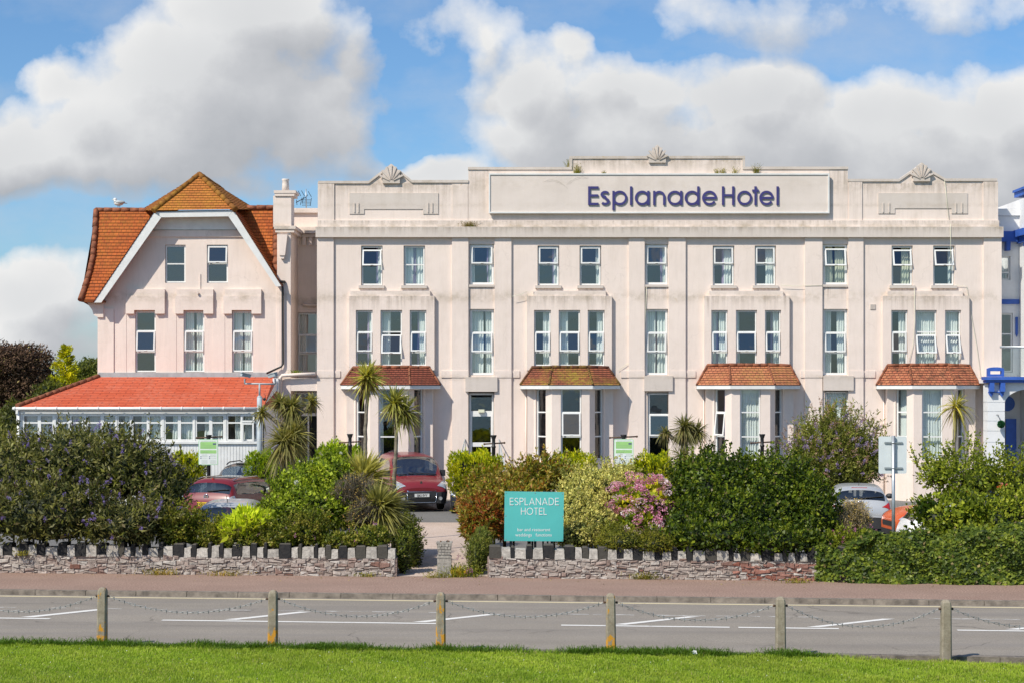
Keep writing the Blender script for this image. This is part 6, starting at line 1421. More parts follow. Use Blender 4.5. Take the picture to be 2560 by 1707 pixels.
pv = C(2256, 1330, 41.6); place(wc_, (pv[0] + 4.36, pv[1], -.03), R(180 - 3))
dc, l8 = make_car('dark_car', 'dark car mostly hidden behind the round conifer and red shrub', carpaint('paint_dark', (.03, .035, .05), .3), suv(.9, .95), cuts, [(.8, .31), (3.45, .31)], None, 0); front_kit(dc, l8)
pv = C(1186, 1290, 57.5); place(dc, (pv[0] - .0, pv[1], 0), R(88))
# ================================================================ PLANTS
FOL = np.array([2.35, 1.98, .95])
def lump(d, k=0.):
    a = np.sin(d[:, 0] * 4.1 + k) * np.cos(d[:, 1] * 3.7 + 2 * k) + .7 * np.sin(d[:, 2] * 6.3 + d[:, 0] * 5.1 + k) + .5 * np.cos(d[:, 1] * 9.7 - d[:, 2] * 8.3 + 3 * k)
    return a / 2.2
def cn(P, s, k=0.):
    x, y, z = P[:, 0] * s, P[:, 1] * s, P[:, 2] * s
    return (np.sin(x * 2.3 + k) * np.cos(z * 2.9 + k * 2) + .8 * np.sin(x * 5.3 + z * 4.7 + y * 3 + k) + .6 * np.cos(z * 9.1 - x * 7.7 + 2 * k)) / 2.4
def B(px, py, d, rx, ry, rd):
    c = C(px, py, d); s = d / F; return (np.array(c), np.array([rx * s, rd, ry * s]))
def surf(blobs, n, k=0., inner=.35, low=-.75):
    """points through the outer shell of a union of lumpy ellipsoids"""
    w = np.array([(r[0] * r[2] + r[0] * r[1] + r[1] * r[2]) for c, r in blobs]); w /= w.sum(); Ps, Ns, Fs = [], [], []
    for i, (c, r) in enumerate(blobs):
        m = int(n * w[i] * 1.35); d = rng.normal(size=(m, 3)); d /= np.linalg.norm(d, axis=1, keepdims=True); d = d[d[:, 2] > low]
        rad = 1 + .20 * lump(d * 1.6, k + i) + .17 * lump(d * 4.6, k + 2 * i); f = 1 - np.abs(rng.normal(size=len(d))) * inner * .5
        P = c + d * r * (rad * f)[:, None]; ok = np.ones(len(P), bool)
        for j, (c2, r2) in enumerate(blobs):
            if j != i: ok &= (((P - c2) / r2) ** 2).sum(1) > .58
        N = d / r; N /= np.linalg.norm(N, axis=1, keepdims=True)
        Ps.append(P[ok]); Ns.append(N[ok]); Fs.append(f[ok])
    P, N, f = np.concatenate(Ps), np.concatenate(Ns), np.concatenate(Fs); k_ = P[:, 2] > .01
    return P[k_], N[k_], f[k_]
def pal(P, cols, s=1.2, k=0., jit=.25, rnd=.6):
    cols = np.array(cols); t = np.clip((.5 + .5 * cn(P, s, k) + rng.normal(size=len(P)) * rnd * .5), 0, .999) * (len(cols) - 1)
    i = t.astype(int); f_ = (t - i)[:, None]; c = cols[i] * (1 - f_) + cols[np.minimum(i + 1, len(cols) - 1)] * f_
    c = c * FOL; dead_ = rng.random(len(P)) < .016; c = np.where(dead_[:, None], np.array([.34, .27, .11]) * rng.uniform(.5, 1.1, (len(P), 1)), c)
    return c * rng.uniform(1 - jit, 1 + jit, (len(P), 1))
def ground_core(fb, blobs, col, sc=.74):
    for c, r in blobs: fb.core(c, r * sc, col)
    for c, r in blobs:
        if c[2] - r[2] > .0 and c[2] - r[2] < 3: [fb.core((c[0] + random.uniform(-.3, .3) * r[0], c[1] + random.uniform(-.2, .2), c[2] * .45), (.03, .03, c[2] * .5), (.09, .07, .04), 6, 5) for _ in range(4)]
def sprigs(fb, blobs, m, ln, L, Wd, cols, k=0., up=.8, wind=0., perm=14):
    P, N, f = surf(blobs, m * 2, k, .1, .05); P, N = P[:m], N[:m]
    if len(P) == 0: return
    D = N * .6 + np.array([wind, 0, up]) + rng.normal(size=N.shape) * .3; D /= np.linalg.norm(D, axis=1, keepdims=True)
    t = rng.random((len(P), perm)); l_ = ln * rng.uniform(.4, 1.2, (len(P), 1))
    PP = (P[:, None, :] + D[:, None, :] * (t * l_)[:, :, None]).reshape(-1, 3); DD = np.repeat(D, perm, 0) * .7 + rng.normal(size=(len(PP), 3)) * .6
    fb.leaves(PP, DD, L * rng.uniform(.6, 1.1, len(PP)), Wd, pal(PP, cols, 1.2, k))
    fb.blades(P, D, l_[:, 0], .012, np.tile([.10, .075, .04], (len(P), 1)), .1, 2)
def spikes(fb, P, D, ln, rad, cols, per=34, leafsz=.028):
    n = len(P); D = D / np.linalg.norm(D, axis=1, keepdims=True); t = rng.random((n, per)); l_ = ln * rng.uniform(.6, 1.25, (n, 1)); o = rng.normal(size=(n, per, 3)); o /= np.linalg.norm(o, axis=2, keepdims=True)
    PP = P[:, None, :] + D[:, None, :] * (t * l_)[:, :, None] + o * (rad * (1 - t * .85))[:, :, None]; PP[:, :, 2] -= (t * l_) ** 2 * .6
    ci = rng.integers(0, len(cols), n); c = np.array(cols)[ci]; cc = np.repeat(c, per, 0) * rng.uniform(.65, 1.35, (n * per, 1))
    fb.leaves(PP.reshape(-1, 3), o.reshape(-1, 3) + rng.normal(size=(n * per, 3)) * .3, leafsz, leafsz * .8, cc)
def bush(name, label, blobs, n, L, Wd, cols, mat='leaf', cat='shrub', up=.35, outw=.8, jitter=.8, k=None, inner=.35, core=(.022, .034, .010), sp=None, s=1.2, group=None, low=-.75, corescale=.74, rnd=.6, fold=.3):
    n = int(n * .72); L *= 1.28; Wd *= 1.38
    k = random.random() * 9 if k is None else k; c0 = blobs[0][0]; o = empty(name, (c0[0], c0[1], 0), label, cat, group)
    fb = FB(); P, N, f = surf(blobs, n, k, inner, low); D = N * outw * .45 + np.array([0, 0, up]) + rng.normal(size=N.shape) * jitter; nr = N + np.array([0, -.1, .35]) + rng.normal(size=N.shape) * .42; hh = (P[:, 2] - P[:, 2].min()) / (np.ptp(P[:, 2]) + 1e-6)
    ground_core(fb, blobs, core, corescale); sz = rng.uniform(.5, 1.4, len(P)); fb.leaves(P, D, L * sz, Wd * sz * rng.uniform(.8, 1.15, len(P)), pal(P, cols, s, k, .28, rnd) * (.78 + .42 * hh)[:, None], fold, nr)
    if sp: sprigs(fb, blobs, sp[0], sp[1], L * .9, Wd * .9, cols, k, *(sp[2:] if len(sp) > 2 else ()))
    fb.build('foliage', M[mat], o)
    return o, k
def twigs(o, blobs, m, ln, col, name='branches', w=.008, up=.5, droop=.1):
    fb = FB(); P, N, f = surf(blobs, m, 1., .5, -.2); D = N * .7 + np.array([0, 0, up]) + rng.normal(size=N.shape) * .5
    fb.blades(P - D * .1, D, ln * rng.uniform(.5, 1.2, len(P)), w, np.tile(col, (len(P), 1)) * rng.uniform(.7, 1.3, (len(P), 1)), droop, 3); fb.build(name, M['dry'], o)

# -- big buddleia on the left
bl = [B(40, 1185, 41.6, 150, 85, 1.2), B(190, 1155, 41.6, 140, 80, 1.3), B(310, 1180, 41.5, 110, 85, 1.2), B(405, 1235, 41.2, 62, 78, .9), B(110, 1285, 39.7, 200, 85, .9), B(320, 1310, 39.5, 120, 58, .8), B(-110, 1200, 41.6, 120, 100, 1.2)]
bc = [(.014, .022, .009), (.034, .048, .022), (.070, .084, .052), (.125, .14, .105), (.08, .10, .026)]
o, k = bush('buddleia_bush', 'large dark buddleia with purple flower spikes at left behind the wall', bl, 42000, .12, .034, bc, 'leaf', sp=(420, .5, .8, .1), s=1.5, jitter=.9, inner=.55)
fb = FB(); P, N, f = surf(bl, 900, k, .08, -.35); sel = rng.permutation(len(P))[:230]; spikes(fb, P[sel] + N[sel] * .12, N[sel] * .8 + [0, -.2, .6] + rng.normal(size=(len(sel), 3)) * .35, .20, .034, [(.30, .22, .56), (.38, .30, .64), (.24, .17, .45)]); fb.build('flowers', M['leaf'], o)
fb = FB(); sel = rng.permutation(len(P))[230:410]; spikes(fb, P[sel] + N[sel] * .1, N[sel] * .8 + [0, -.2, .7] + rng.normal(size=(len(sel), 3)) * .35, .22, .022, [(.13, .085, .055), (.18, .12, .08), (.10, .07, .05)], 22, .024); fb.build('seed_heads', M['dry'], o)
twigs(o, bl, 900, .45, [.19, .165, .13])
# -- strap leaved plant at the far left edge
def straps(name, label, c, n, L, Wd, cols, tip, cat='plant', up=.5, spread=1., droop=.55, wind=0., trunk=None, dead=0, group=None, heads=None, mat='leafgloss'):
    base = trunk[0] if trunk else c; o = empty(name, (base[0], base[1], max(0, base[2] - 3) if not trunk else 0), label, cat, group); fb = FB()
    for (hc, hn, hl) in (heads or [(c, n, L)]):
        hn = int(hn * 1.7)
        D = rng.normal(size=(hn, 3)); D /= np.linalg.norm(D, axis=1, keepdims=True); D = D * spread + np.array([wind, -.05, up]); col = pal(np.tile(hc, (hn, 1)) + rng.normal(size=(hn, 3)) * .3, cols, 2.); tl = np.tile(tip, (hn, 1)) * rng.uniform(.7, 1.3, (hn, 1))
        lowd = np.clip(-D[:, 2] * .5 + .5, 0, 1)
        hn0 = hn
        fb.blades(np.tile(hc, (hn, 1)) + rng.normal(size=(hn, 3)) * .03, D, hl * rng.uniform(.7, 1.1, hn), Wd * rng.uniform(.7, 1.2, hn), col, droop * rng.uniform(.5, 1.4, hn) * (.6 + lowd), 5, coltip=tl)
        if dead:
            m = int(hn * dead); D = rng.normal(size=(m, 3)) * [.5, .5, .25] + [0, 0, -.75]; fb.blades(np.tile(hc, (m, 1)) + rng.normal(size=(m, 3)) * .04, D, hl * rng.uniform(.5, .95, m), Wd * .8, np.tile([.30, .23, .10], (m, 1)) * rng.uniform(.6, 1.2, (m, 1)), .1, 4)
    fb.build('fronds', M[mat], o)
    if trunk:
        mb = MB(); pts = [Vector(p) for p in trunk]; q = []
        for a, b in zip(pts, pts[1:]):
            for t in range(6): q.append(a.lerp(b, t / 6) + Vector((random.uniform(-.012, .012), 0, 0)))
        q.append(pts[-1]); r0 = trunk_r[0]; mb.tube(q, [r0[0] + (r0[1] - r0[0]) * i / (len(q) - 1) for i in range(len(q))], 9); mb.build('trunk', M['bark'], o)
        for ex in trunk_r[1:]: mb = MB(); mb.tube(ex, [.075, .05], 7); mb.build('limb', M['bark'], o)
    return o
corc = [(.06, .085, .018), (.13, .16, .03), (.22, .24, .055)]; cort = (.34, .33, .11)
straps('yucca_plant', 'spiky strap leaved plant at the far left edge above the buddleia', C(8, 1108, 43.5), 70, .75, .05, corc, cort, up=.8)
g0 = lambda px, d: (C(px, 971, d)[0], d - D0, 0)
trunk_r = [(.062, .045)]
straps('cordyline_tree', 'tallest single stemmed cordyline palm before the left bay roof', C(917, 945, 47), 130, .70, .05, [(.16, .18, .03), (.28, .29, .05), (.36, .36, .08)], (.42, .42, .12), 'cordyline palm', up=.55, droop=.34, wind=.22, trunk=[g0(912, 47), C(912, 1133, 47), C(914, 1060, 47), C(919, 990, 47), C(917, 950, 47)], dead=.5, group='cordyline palms')
trunk_r = [(.060, .045)]
straps('cordyline_tree', 'windswept cordyline palm with shaggy crown in front of the red people carrier', C(990, 1016, 44), 190, .68, .045, [(.08, .10, .02), (.17, .19, .035), (.24, .26, .055)], (.34, .34, .11), 'cordyline palm', up=.42, droop=.36, wind=.40, trunk=[g0(982, 44), C(985, 1205, 44), C(990, 1110, 44), C(991, 1022, 44)], dead=.55, group='cordyline palms', heads=[(C(986, 1008, 44), 110, .68), (C(1012, 1030, 44), 80, .66)])
hd = [(C(700, 1005, 50.5), 70, .52), (C(729, 1020, 50.5), 100, .72), (C(779, 1003, 50.5), 60, .42), (C(655, 1030, 50.5), 50, .42), (C(712, 1105, 50), 190, .90), (C(735, 1085, 50.2), 110, .85)]
trunk_r = [(.14, .08), [C(722, 1080, 50.5), C(660, 1028, 50.5)], [C(725, 1060, 50.5), C(778, 1005, 50.5)], [C(722, 1065, 50.5), C(700, 1008, 50.5)]]
straps('cordyline_tree', 'many headed bushy cordyline palm beside the dark doorway', hd[4][0], 100, .8, .045, [(.05, .075, .02), (.11, .13, .03), (.20, .20, .06)], (.33, .30, .12), 'cordyline palm', up=.38, droop=.5, wind=.0, trunk=[g0(714, 50.5), C(715, 1110, 50.5), C(728, 1025, 50.5)], dead=.3, group='cordyline palms', heads=hd)
hd = [(C(1712, 1066, 50), 150, .62), (C(1663, 1080, 50), 55, .34), (C(1742, 1078, 50), 90, .52), (C(1705, 1140, 49.5), 70, .6)]
trunk_r = [(.11, .08), [C(1708, 1110, 50), C(1664, 1082, 50)]]
straps('cordyline_tree', 'stout round headed cordyline palm above the clipped conifers by the middle', hd[0][0], 150, .6, .04, [(.05, .07, .025), (.10, .12, .04), (.15, .16, .05)], (.24, .22, .10), 'cordyline palm', up=.15, droop=.5, trunk=[g0(1714, 50), C(1714, 1140, 50), C(1712, 1075, 50)], dead=.6, group='cordyline palms', heads=hd)
trunk_r = [(.055, .045)]
straps('cordyline_tree', 'thin young cordyline poking out of the right buddleia', C(2078, 1030, 54.5), 50, .55, .034, [(.16, .18, .03), (.27, .28, .06)], (.36, .35, .12), 'cordyline palm', up=.55, droop=.5, wind=.1, trunk=[g0(2078, 54.5), C(2078, 1030, 54.5)], dead=.4, group='cordyline palms')
trunk_r = [(.05, .04)]
straps('cordyline_tree', 'thin spindly cordyline palm in front of the rightmost bay', C(2389, 1016, 45), 62, .68, .034, [(.17, .18, .03), (.30, .30, .06)], (.40, .38, .13), 'cordyline palm', up=.35, droop=.6, wind=.15, trunk=[g0(2384, 45), C(2386, 1108, 45), C(2389, 1020, 45)], dead=.25, group='cordyline palms')
# -- clipped golden conifers
def conifer(label, blobs, n, cols, k=0):
    bs = []
    for c, r in blobs:
        bs.append((c, r * .86))
        for i in range(26):
            a = random.uniform(-1, 1); b = random.uniform(-1, .25); m = math.sqrt(max(0, 1 - a * a))
            p = c + np.array([a * r[0] * .85, b * r[1] * m, 0]); top = r[2] * math.sqrt(max(.05, 1 - a * a * .72 - b * b * .5)); p[2] += top * random.uniform(.1, .74); bs.append((p, np.array([.16, .16, .36]) * random.uniform(.75, 1.25)))
    o = empty('clipped_conifer', (blobs[0][0][0], blobs[0][0][1], 0), label, 'conifer', 'golden conifers in the car park'); fb = FB(); P, N, f = surf(bs, n, k, .25, -.85)
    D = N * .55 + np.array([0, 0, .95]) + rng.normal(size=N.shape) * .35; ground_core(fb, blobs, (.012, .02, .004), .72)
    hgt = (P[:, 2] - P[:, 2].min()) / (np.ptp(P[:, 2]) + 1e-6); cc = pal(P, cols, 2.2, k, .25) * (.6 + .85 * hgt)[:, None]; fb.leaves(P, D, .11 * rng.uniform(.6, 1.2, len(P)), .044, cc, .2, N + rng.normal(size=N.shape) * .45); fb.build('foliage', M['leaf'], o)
yc = [(.07, .11, .008), (.15, .20, .01), (.27, .30, .015)]; gc = [(.05, .10, .01), (.10, .17, .012), (.18, .25, .02)]
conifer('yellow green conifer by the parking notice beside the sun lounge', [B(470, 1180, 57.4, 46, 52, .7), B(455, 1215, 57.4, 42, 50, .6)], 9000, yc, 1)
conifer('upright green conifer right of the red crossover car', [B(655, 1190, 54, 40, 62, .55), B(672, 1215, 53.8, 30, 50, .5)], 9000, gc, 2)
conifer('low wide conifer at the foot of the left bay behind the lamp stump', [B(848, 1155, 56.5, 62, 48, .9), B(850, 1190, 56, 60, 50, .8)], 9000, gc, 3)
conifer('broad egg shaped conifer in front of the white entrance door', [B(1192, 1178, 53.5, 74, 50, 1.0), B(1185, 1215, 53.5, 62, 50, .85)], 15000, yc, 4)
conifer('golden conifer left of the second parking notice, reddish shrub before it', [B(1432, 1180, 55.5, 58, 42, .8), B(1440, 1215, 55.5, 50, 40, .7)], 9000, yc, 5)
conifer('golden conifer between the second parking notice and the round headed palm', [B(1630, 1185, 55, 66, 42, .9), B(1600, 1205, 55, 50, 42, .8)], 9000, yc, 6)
# -- left shrubs
rc_ = [(.03, .055, .008), (.07, .115, .014), (.13, .20, .025), (.19, .26, .04)]
bl = [B(785, 1205, 43.4, 72, 44, 1.0), B(745, 1240, 42.6, 66, 62, 1.0), B(835, 1205, 43, 62, 62, .9), B(770, 1280, 41.6, 120, 60, 1.0), B(690, 1312, 41.2, 60, 38, .7)]
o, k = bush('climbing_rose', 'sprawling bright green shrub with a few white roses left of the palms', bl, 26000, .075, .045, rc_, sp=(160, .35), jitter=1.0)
fb = FB(); P, N, f = surf(bl, 400, k, .03, -.2); sel = rng.permutation(len(P))[:16]
for i in sel:
    p = P[i] + N[i] * .09 + [0, -.05, 0]; fb.leaves(np.tile(p, (12, 1)), rng.normal(size=(12, 3)) + N[i] * .5, .065, .05, np.tile([.75, .75, .68], (12, 1)))
fb.build('flowers', M['leaf'], o)
bl = [B(450, 1325, 39.7, 50, 46, .6), B(530, 1340, 39.6, 52, 30, .5), B(610, 1356, 39.3, 60, 18, .4), B(700, 1348, 39.3, 58, 24, .45), B(770, 1330, 39.4, 46, 38, .5), B(850, 1352, 39.1, 58, 22, .4), B(930, 1345, 39.2, 48, 30, .45)]
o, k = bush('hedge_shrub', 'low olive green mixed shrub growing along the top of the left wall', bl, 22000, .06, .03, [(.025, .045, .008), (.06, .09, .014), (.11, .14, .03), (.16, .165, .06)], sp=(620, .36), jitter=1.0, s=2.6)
fb = FB(); P, N, f = surf(bl, 500, k, .03, -.1); sel = rng.permutation(len(P))[:26]; spikes(fb, P[sel] + N[sel] * .06, np.tile([0, -.3, 1.], (len(sel), 1)) + rng.normal(size=(len(sel), 3)) * .4, .06, .03, [(.50, .20, .34), (.48, .25, .42), (.62, .60, .5)], 14, .03); fb.build('flowers', M['leaf'], o)
bush('laurel_bush', 'small vivid yellow green laurel above the left wall by the silver car', [B(622, 1312, 39.5, 50, 34, .45), B(588, 1328, 39.4, 38, 26, .4)], 2800, .16, .05, [(.16, .24, .02), (.26, .36, .03), (.36, .46, .06)], up=.8, inner=.6, jitter=.7)
p0 = C(822, 1292, 40.6); o = empty('ragwort', p0, 'yellow flower head among the green shrub left of the dead twigs', 'flower'); fb = FB()
for i in range(9): c = np.array(p0) + rng.normal(size=3) * [.07, .03, .05]; fb.leaves(np.tile(c, (14, 1)), rng.normal(size=(14, 3)) + [0, -.6, .5], .035, .028, np.tile([.72, .42, .01], (14, 1)))
fb.build('petals', M['leaf'], o); fb = FB(); fb.blades(np.array([p0]) - [0, 0, .9], np.array([[.02, .0, 1.]]), .9, .02, np.array([[.08, .12, .03]]), 0, 3); fb.build('stem', M['leaf'], o)
# -- phormium clump and the dead bush
phc = [(.09, .11, .02), (.20, .22, .04), (.36, .36, .09)]
straps('flax_clump', 'upper clump of striped yellow green flax leaves left of the van', C(905, 1205, 43), 330, 1.08, .058, phc, (.52, .48, .16), 'flax', up=.75, spread=.75, droop=.42, wind=.32)
straps('flax_clump', 'lower clump of dark green flax leaves beside the driveway', C(945, 1275, 41.2), 420, 1.0, .05, [(.05, .07, .015), (.12, .14, .03), (.26, .27, .07)], (.36, .34, .12), 'flax', up=.45, spread=.8, droop=.5, wind=.35)
bl = [B(890, 1240, 41.6, 62, 58, .6), B(915, 1290, 41.0, 50, 50, .5)]
o = empty('dead_bush', g0(890, 41.6), 'brown dead twiggy bush in front of the flax', 'shrub'); twigs(o, bl, 5200, .30, [.17, .145, .11], 'twigs', .011, .6, .2)
fb = FB(); ground_core(fb, bl, (.04, .032, .02), .7); P, N, f = surf(bl, 1500, 2., .4); fb.leaves(P, N + rng.normal(size=N.shape), .05, .022, pal(P, [(.13, .10, .06), (.22, .17, .10), (.08, .10, .03)], 2.)); fb.build('foliage', M['dry'], o)
# -- gateway plants
bl = [B(1008, 1385, 39.4, 24, 58, .45), B(1028, 1370, 41., 28, 70, .8), B(1010, 1330, 43, 32, 50, .9)]
bush('gateway_hedge', 'dark green hedge spilling onto the path at the left wall end', bl, 9000, .05, .022, [(.02, .035, .010), (.05, .075, .018), (.10, .13, .03)], sp=(90, .2), jitter=.9)
bl = [B(1192, 1398, 39.2, 24, 55, .4), B(1205, 1370, 40., 26, 50, .5)]
bush('rosemary_bush', 'narrow grey green upright shrub against the right wall end', bl, 6500, .06, .012, [(.05, .08, .03), (.09, .125, .04), (.15, .17, .07)], up=1.1, sp=(90, .22), jitter=.6)
o = empty('wildflower_clump', C(1145, 1440, 38.5), 'small clump of grass with yellow and pink flowers by the planter', 'flowers'); fb = FB(); n = 260; cx_, cy_ = C(1142, 971, 38.6)[:2]
P = np.stack([cx_ + rng.normal(size=n) * .16, cy_ + rng.normal(size=n) * .12, np.zeros(n)], 1); fb.blades(P, np.stack([rng.normal(size=n) * .35, rng.normal(size=n) * .3, np.ones(n)], 1), rng.uniform(.2, .6, n), .014, pal(P, [(.06, .10, .01), (.15, .20, .02), (.30, .27, .09)], 4.), .4, 4)
n = 700; P = np.stack([cx_ + .12 + rng.normal(size=n) * .26, cy_ + rng.normal(size=n) * .12, np.abs(rng.normal(size=n)) * .10], 1); fb.leaves(P, rng.normal(size=(n, 3)) + [0, 0, .6], .06, .025, pal(P, [(.04, .07, .012), (.10, .14, .03), (.17, .19, .05)], 4.)); fb.build('foliage', M['leaf'], o)
fb = FB()
for px, py, c in ((1129, 1427, (.75, .5, .02)), (1148, 1429, (.75, .5, .02)), (1161, 1428, (.75, .5, .02)), (1134, 1425, (.7, .5, .05)), (1166, 1430, (.55, .18, .36)), (1171, 1423, (.5, .2, .36)), (1176, 1421, (.45, .2, .36)), (1181, 1427, (.5, .2, .36)), (1143, 1395, (.36, .18, .28)), (1148, 1388, (.33, .15, .25)), (1156, 1393, (.36, .2, .3))):
    fb.leaves(np.tile(C(px, py, 38.4), (12, 1)) + rng.normal(size=(12, 3)) * .025, rng.normal(size=(12, 3)), .03, .025, np.tile(c, (12, 1)))
fb.build('flowers', M['leaf'], o)
# -- right hand shrubs
bl = [B(1222, 1262, 43, 52, 62, .9), B(1312, 1215, 43.6, 66, 40, 1.0), B(1372, 1194, 44.2, 54, 34, .9), B(1200, 1310, 41.5, 45, 50, .8), B(1280, 1280, 42., 90, 70, .9)]
o, k = bush('photinia_bush', 'bushy red and green photinia to the right of the gateway', bl, 19000, .11, .04, [(.05, .075, .012), (.10, .13, .02), (.14, .16, .03), (.15, .06, .022), (.12, .14, .03), (.20, .19, .05), (.22, .20, .11)], sp=(330, .46), jitter=1., s=2.4, rnd=.9)
bl = [B(1485, 1228, 42.2, 82, 52, .9), B(1450, 1285, 41.2, 70, 62, .8), B(1540, 1205, 43, 55, 40, .7), B(1440, 1335, 40.2, 55, 40, .6), B(1500, 1320, 40.6, 50, 50, .6)]
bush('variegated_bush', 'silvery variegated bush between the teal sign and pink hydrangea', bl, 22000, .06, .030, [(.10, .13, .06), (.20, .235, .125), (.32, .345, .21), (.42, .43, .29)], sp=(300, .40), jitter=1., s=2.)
bl = [B(1608, 1262, 41.4, 74, 66, .8), B(1590, 1315, 40.8, 60, 36, .6)]
o, k = bush('hydrangea', 'hydrangea covered in pink flower heads left of the dark green bush', bl, 4200, .12, .07, [(.05, .09, .012), (.11, .17, .02), (.30, .32, .03)], 'leaf', jitter=.7)
fb = FB(); P, N, f = surf(bl, 1500, k + 1, .05, -.5); sel = [i for i in rng.permutation(len(P)) if N[i][1] < .2][:112]
pinks = np.array([(.86, .38, .56), (.88, .52, .66), (.74, .28, .45), (.90, .70, .76), (.55, .25, .27)])
for i in sel:
    m = 60; d = rng.normal(size=(m, 3)); d /= np.linalg.norm(d, axis=1, keepdims=True); d = d * [1, 1, .6] ; c = P[i] + N[i] * .08 + [0, -.06, .02]; fb.leaves(c + d * .10, d + rng.normal(size=d.shape) * .5, .038, .038, np.tile(pinks[rng.integers(0, 5)], (m, 1)) * rng.uniform(.7, 1.35, (m, 1)))
fb.build('flower_heads', M['leaf'], o)
bl = [B(1212, 1300, 41.3, 50, 60, .7), B(1180, 1265, 42.6, 30, 30, .5)]; P, N, f = surf(bl, 3400, 2., .25); fb = FB(); fb.leaves(P + N * .06, N * .4 + rng.normal(size=N.shape) * .8, .12, .04, pal(P, [(.15, .04, .018), (.11, .05, .02), (.18, .08, .03), (.10, .12, .025)], 3., 1., .3, .9), .3, N + rng.normal(size=N.shape) * .5); pho = [q for q in bpy.data.objects if q.name == 'photinia_bush'][0]; fb.build('young_leaves', M['leaf'], pho)
bl = [B(1560, 1352, 38.35, 70, 26, .42), B(1640, 1358, 38.2, 55, 26, .42), B(1530, 1335, 40, 30, 30, .4)]
bush('heather_bush', 'low wiry green shrub overhanging the wall below the hydrangea', bl, 8000, .05, .016, [(.05, .07, .015), (.10, .125, .025), (.16, .17, .05)], sp=(120, .2), jitter=1.)
gx = [(.010, .022, .005), (.022, .046, .007), (.046, .082, .011), (.11, .155, .024)]
bl = [B(1790, 1215, 41.6, 115, 85, 1.2), B(1925, 1225, 41.6, 125, 88, 1.3), B(1860, 1300, 40.4, 190, 82, 1.1), B(1745, 1320, 40.3, 70, 55, .8), B(2035, 1290, 40.8, 60, 85, 1.), B(1715, 1250, 41.6, 50, 80, .9), B(1800, 1345, 38.15, 130, 36, .5), B(1950, 1350, 38.0, 120, 36, .5), B(1700, 1345, 38.4, 60, 32, .45)]
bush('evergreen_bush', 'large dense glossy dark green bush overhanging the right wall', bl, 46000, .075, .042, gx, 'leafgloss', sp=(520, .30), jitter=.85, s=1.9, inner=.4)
bl = [B(2085, 1120, 54.2, 85, 70, 1.2), B(2030, 1165, 54, 62, 55, 1.1), B(2145, 1155, 54, 62, 55, 1.1), B(2090, 1185, 53.8, 100, 50, 1.1)]
o, k = bush('buddleia_bush', 'airy buddleia with lilac and brown flower spikes left of the sign pole', bl, 20000, .13, .032, [(.05, .075, .025), (.10, .13, .04), (.16, .19, .08)], sp=(300, .75, .9, .1, 18), jitter=.9, inner=.5, corescale=.6)
fb = FB(); P, N, f = surf(bl, 700, k, .05, -.3); sel = rng.permutation(len(P))[:150]; spikes(fb, P[sel] + N[sel] * .2, N[sel] + [.2, -.2, .6] + rng.normal(size=(len(sel), 3)) * .3, .32, .05, [(.46, .34, .60), (.56, .44, .68), (.36, .25, .46)], 40, .036); fb.build('flowers', M['leaf'], o)
fb = FB(); sel = rng.permutation(len(P))[150:330]; spikes(fb, P[sel] + N[sel] * .35 + [0, 0, .1], N[sel] + [.25, -.1, .9] + rng.normal(size=(len(sel), 3)) * .3, .40, .036, [(.30, .18, .12), (.38, .25, .17)], 30, .034); fb.build('seed_heads', M['dry'], o)
twigs(o, bl, 500, .7, [.14, .12, .06], w=.009, up=.8)
bl = [B(2128, 1296, 41.2, 48, 50, .6), B(2098, 1318, 40.8, 40, 42, .5)]
o = empty('dry_bush', g0(2128, 41.2), 'straw coloured dried twiggy bush left of the silver hatchback', 'shrub'); twigs(o, bl, 6500, .26, [.33, .27, .17], 'twigs', .010, .7, .15)
fb = FB(); ground_core(fb, bl, (.07, .06, .03), .7); P, N, f = surf(bl, 1800, 2., .4); fb.leaves(P, N + rng.normal(size=N.shape), .05, .02, pal(P, [(.25, .2, .12), (.32, .27, .16), (.10, .13, .03)], 2.)); fb.build('foliage', M['dry'], o)
bl = [B(2110, 1362, 39.2, 50, 22, .4), B(2165, 1345, 39.6, 26, 20, .3)]
o, k = bush('valerian_plant', 'low plant with small pink flowers between dry bush and ivy', bl, 2600, .07, .03, [(.06, .10, .015), (.13, .17, .03)], sp=(60, .3), jitter=.9)
fb = FB(); P, N, f = surf(bl, 200, k, .05, -.1); sel = rng.permutation(len(P))[:24]; spikes(fb, P[sel] + N[sel] * .12, np.tile([0, 0, 1.], (len(sel), 1)), .08, .03, [(.45, .14, .28), (.5, .2, .34)], 18, .03); fb.build('flowers', M['leaf'], o)
lc = [(.032, .054, .009), (.07, .112, .014), (.118, .165, .024), (.185, .235, .045)]
bl = [B(2450, 1202, 42.8, 85, 60, 1.), B(2560, 1215, 42.4, 90, 55, 1.), B(2350, 1188, 43.4, 55, 44, .8), B(2660, 1220, 42, 90, 80, 1.), B(2790, 1250, 41.5, 90, 80, .9)]
bush('leafy_shrub', 'tall loose yellow green shrub in front of the rightmost bay', bl, 13000, .08, .042, lc, sp=(330, .62, .9, 0, 16), jitter=1., s=1.8, inner=.7, corescale=.5)
bl = [B(2390, 1250, 42.6, 40, 26, .5), B(2420, 1285, 39.9, 60, 40, .4), B(2340, 1325, 39.7, 50, 22, .35), B(2322, 1272, 40.1, 55, 36, .3)]
bush('bramble_shrub', 'thin leafy sprays half covering the orange car', bl, 3300, .09, .055, lc, sp=(60, .4), jitter=1., inner=.9, corescale=.2)
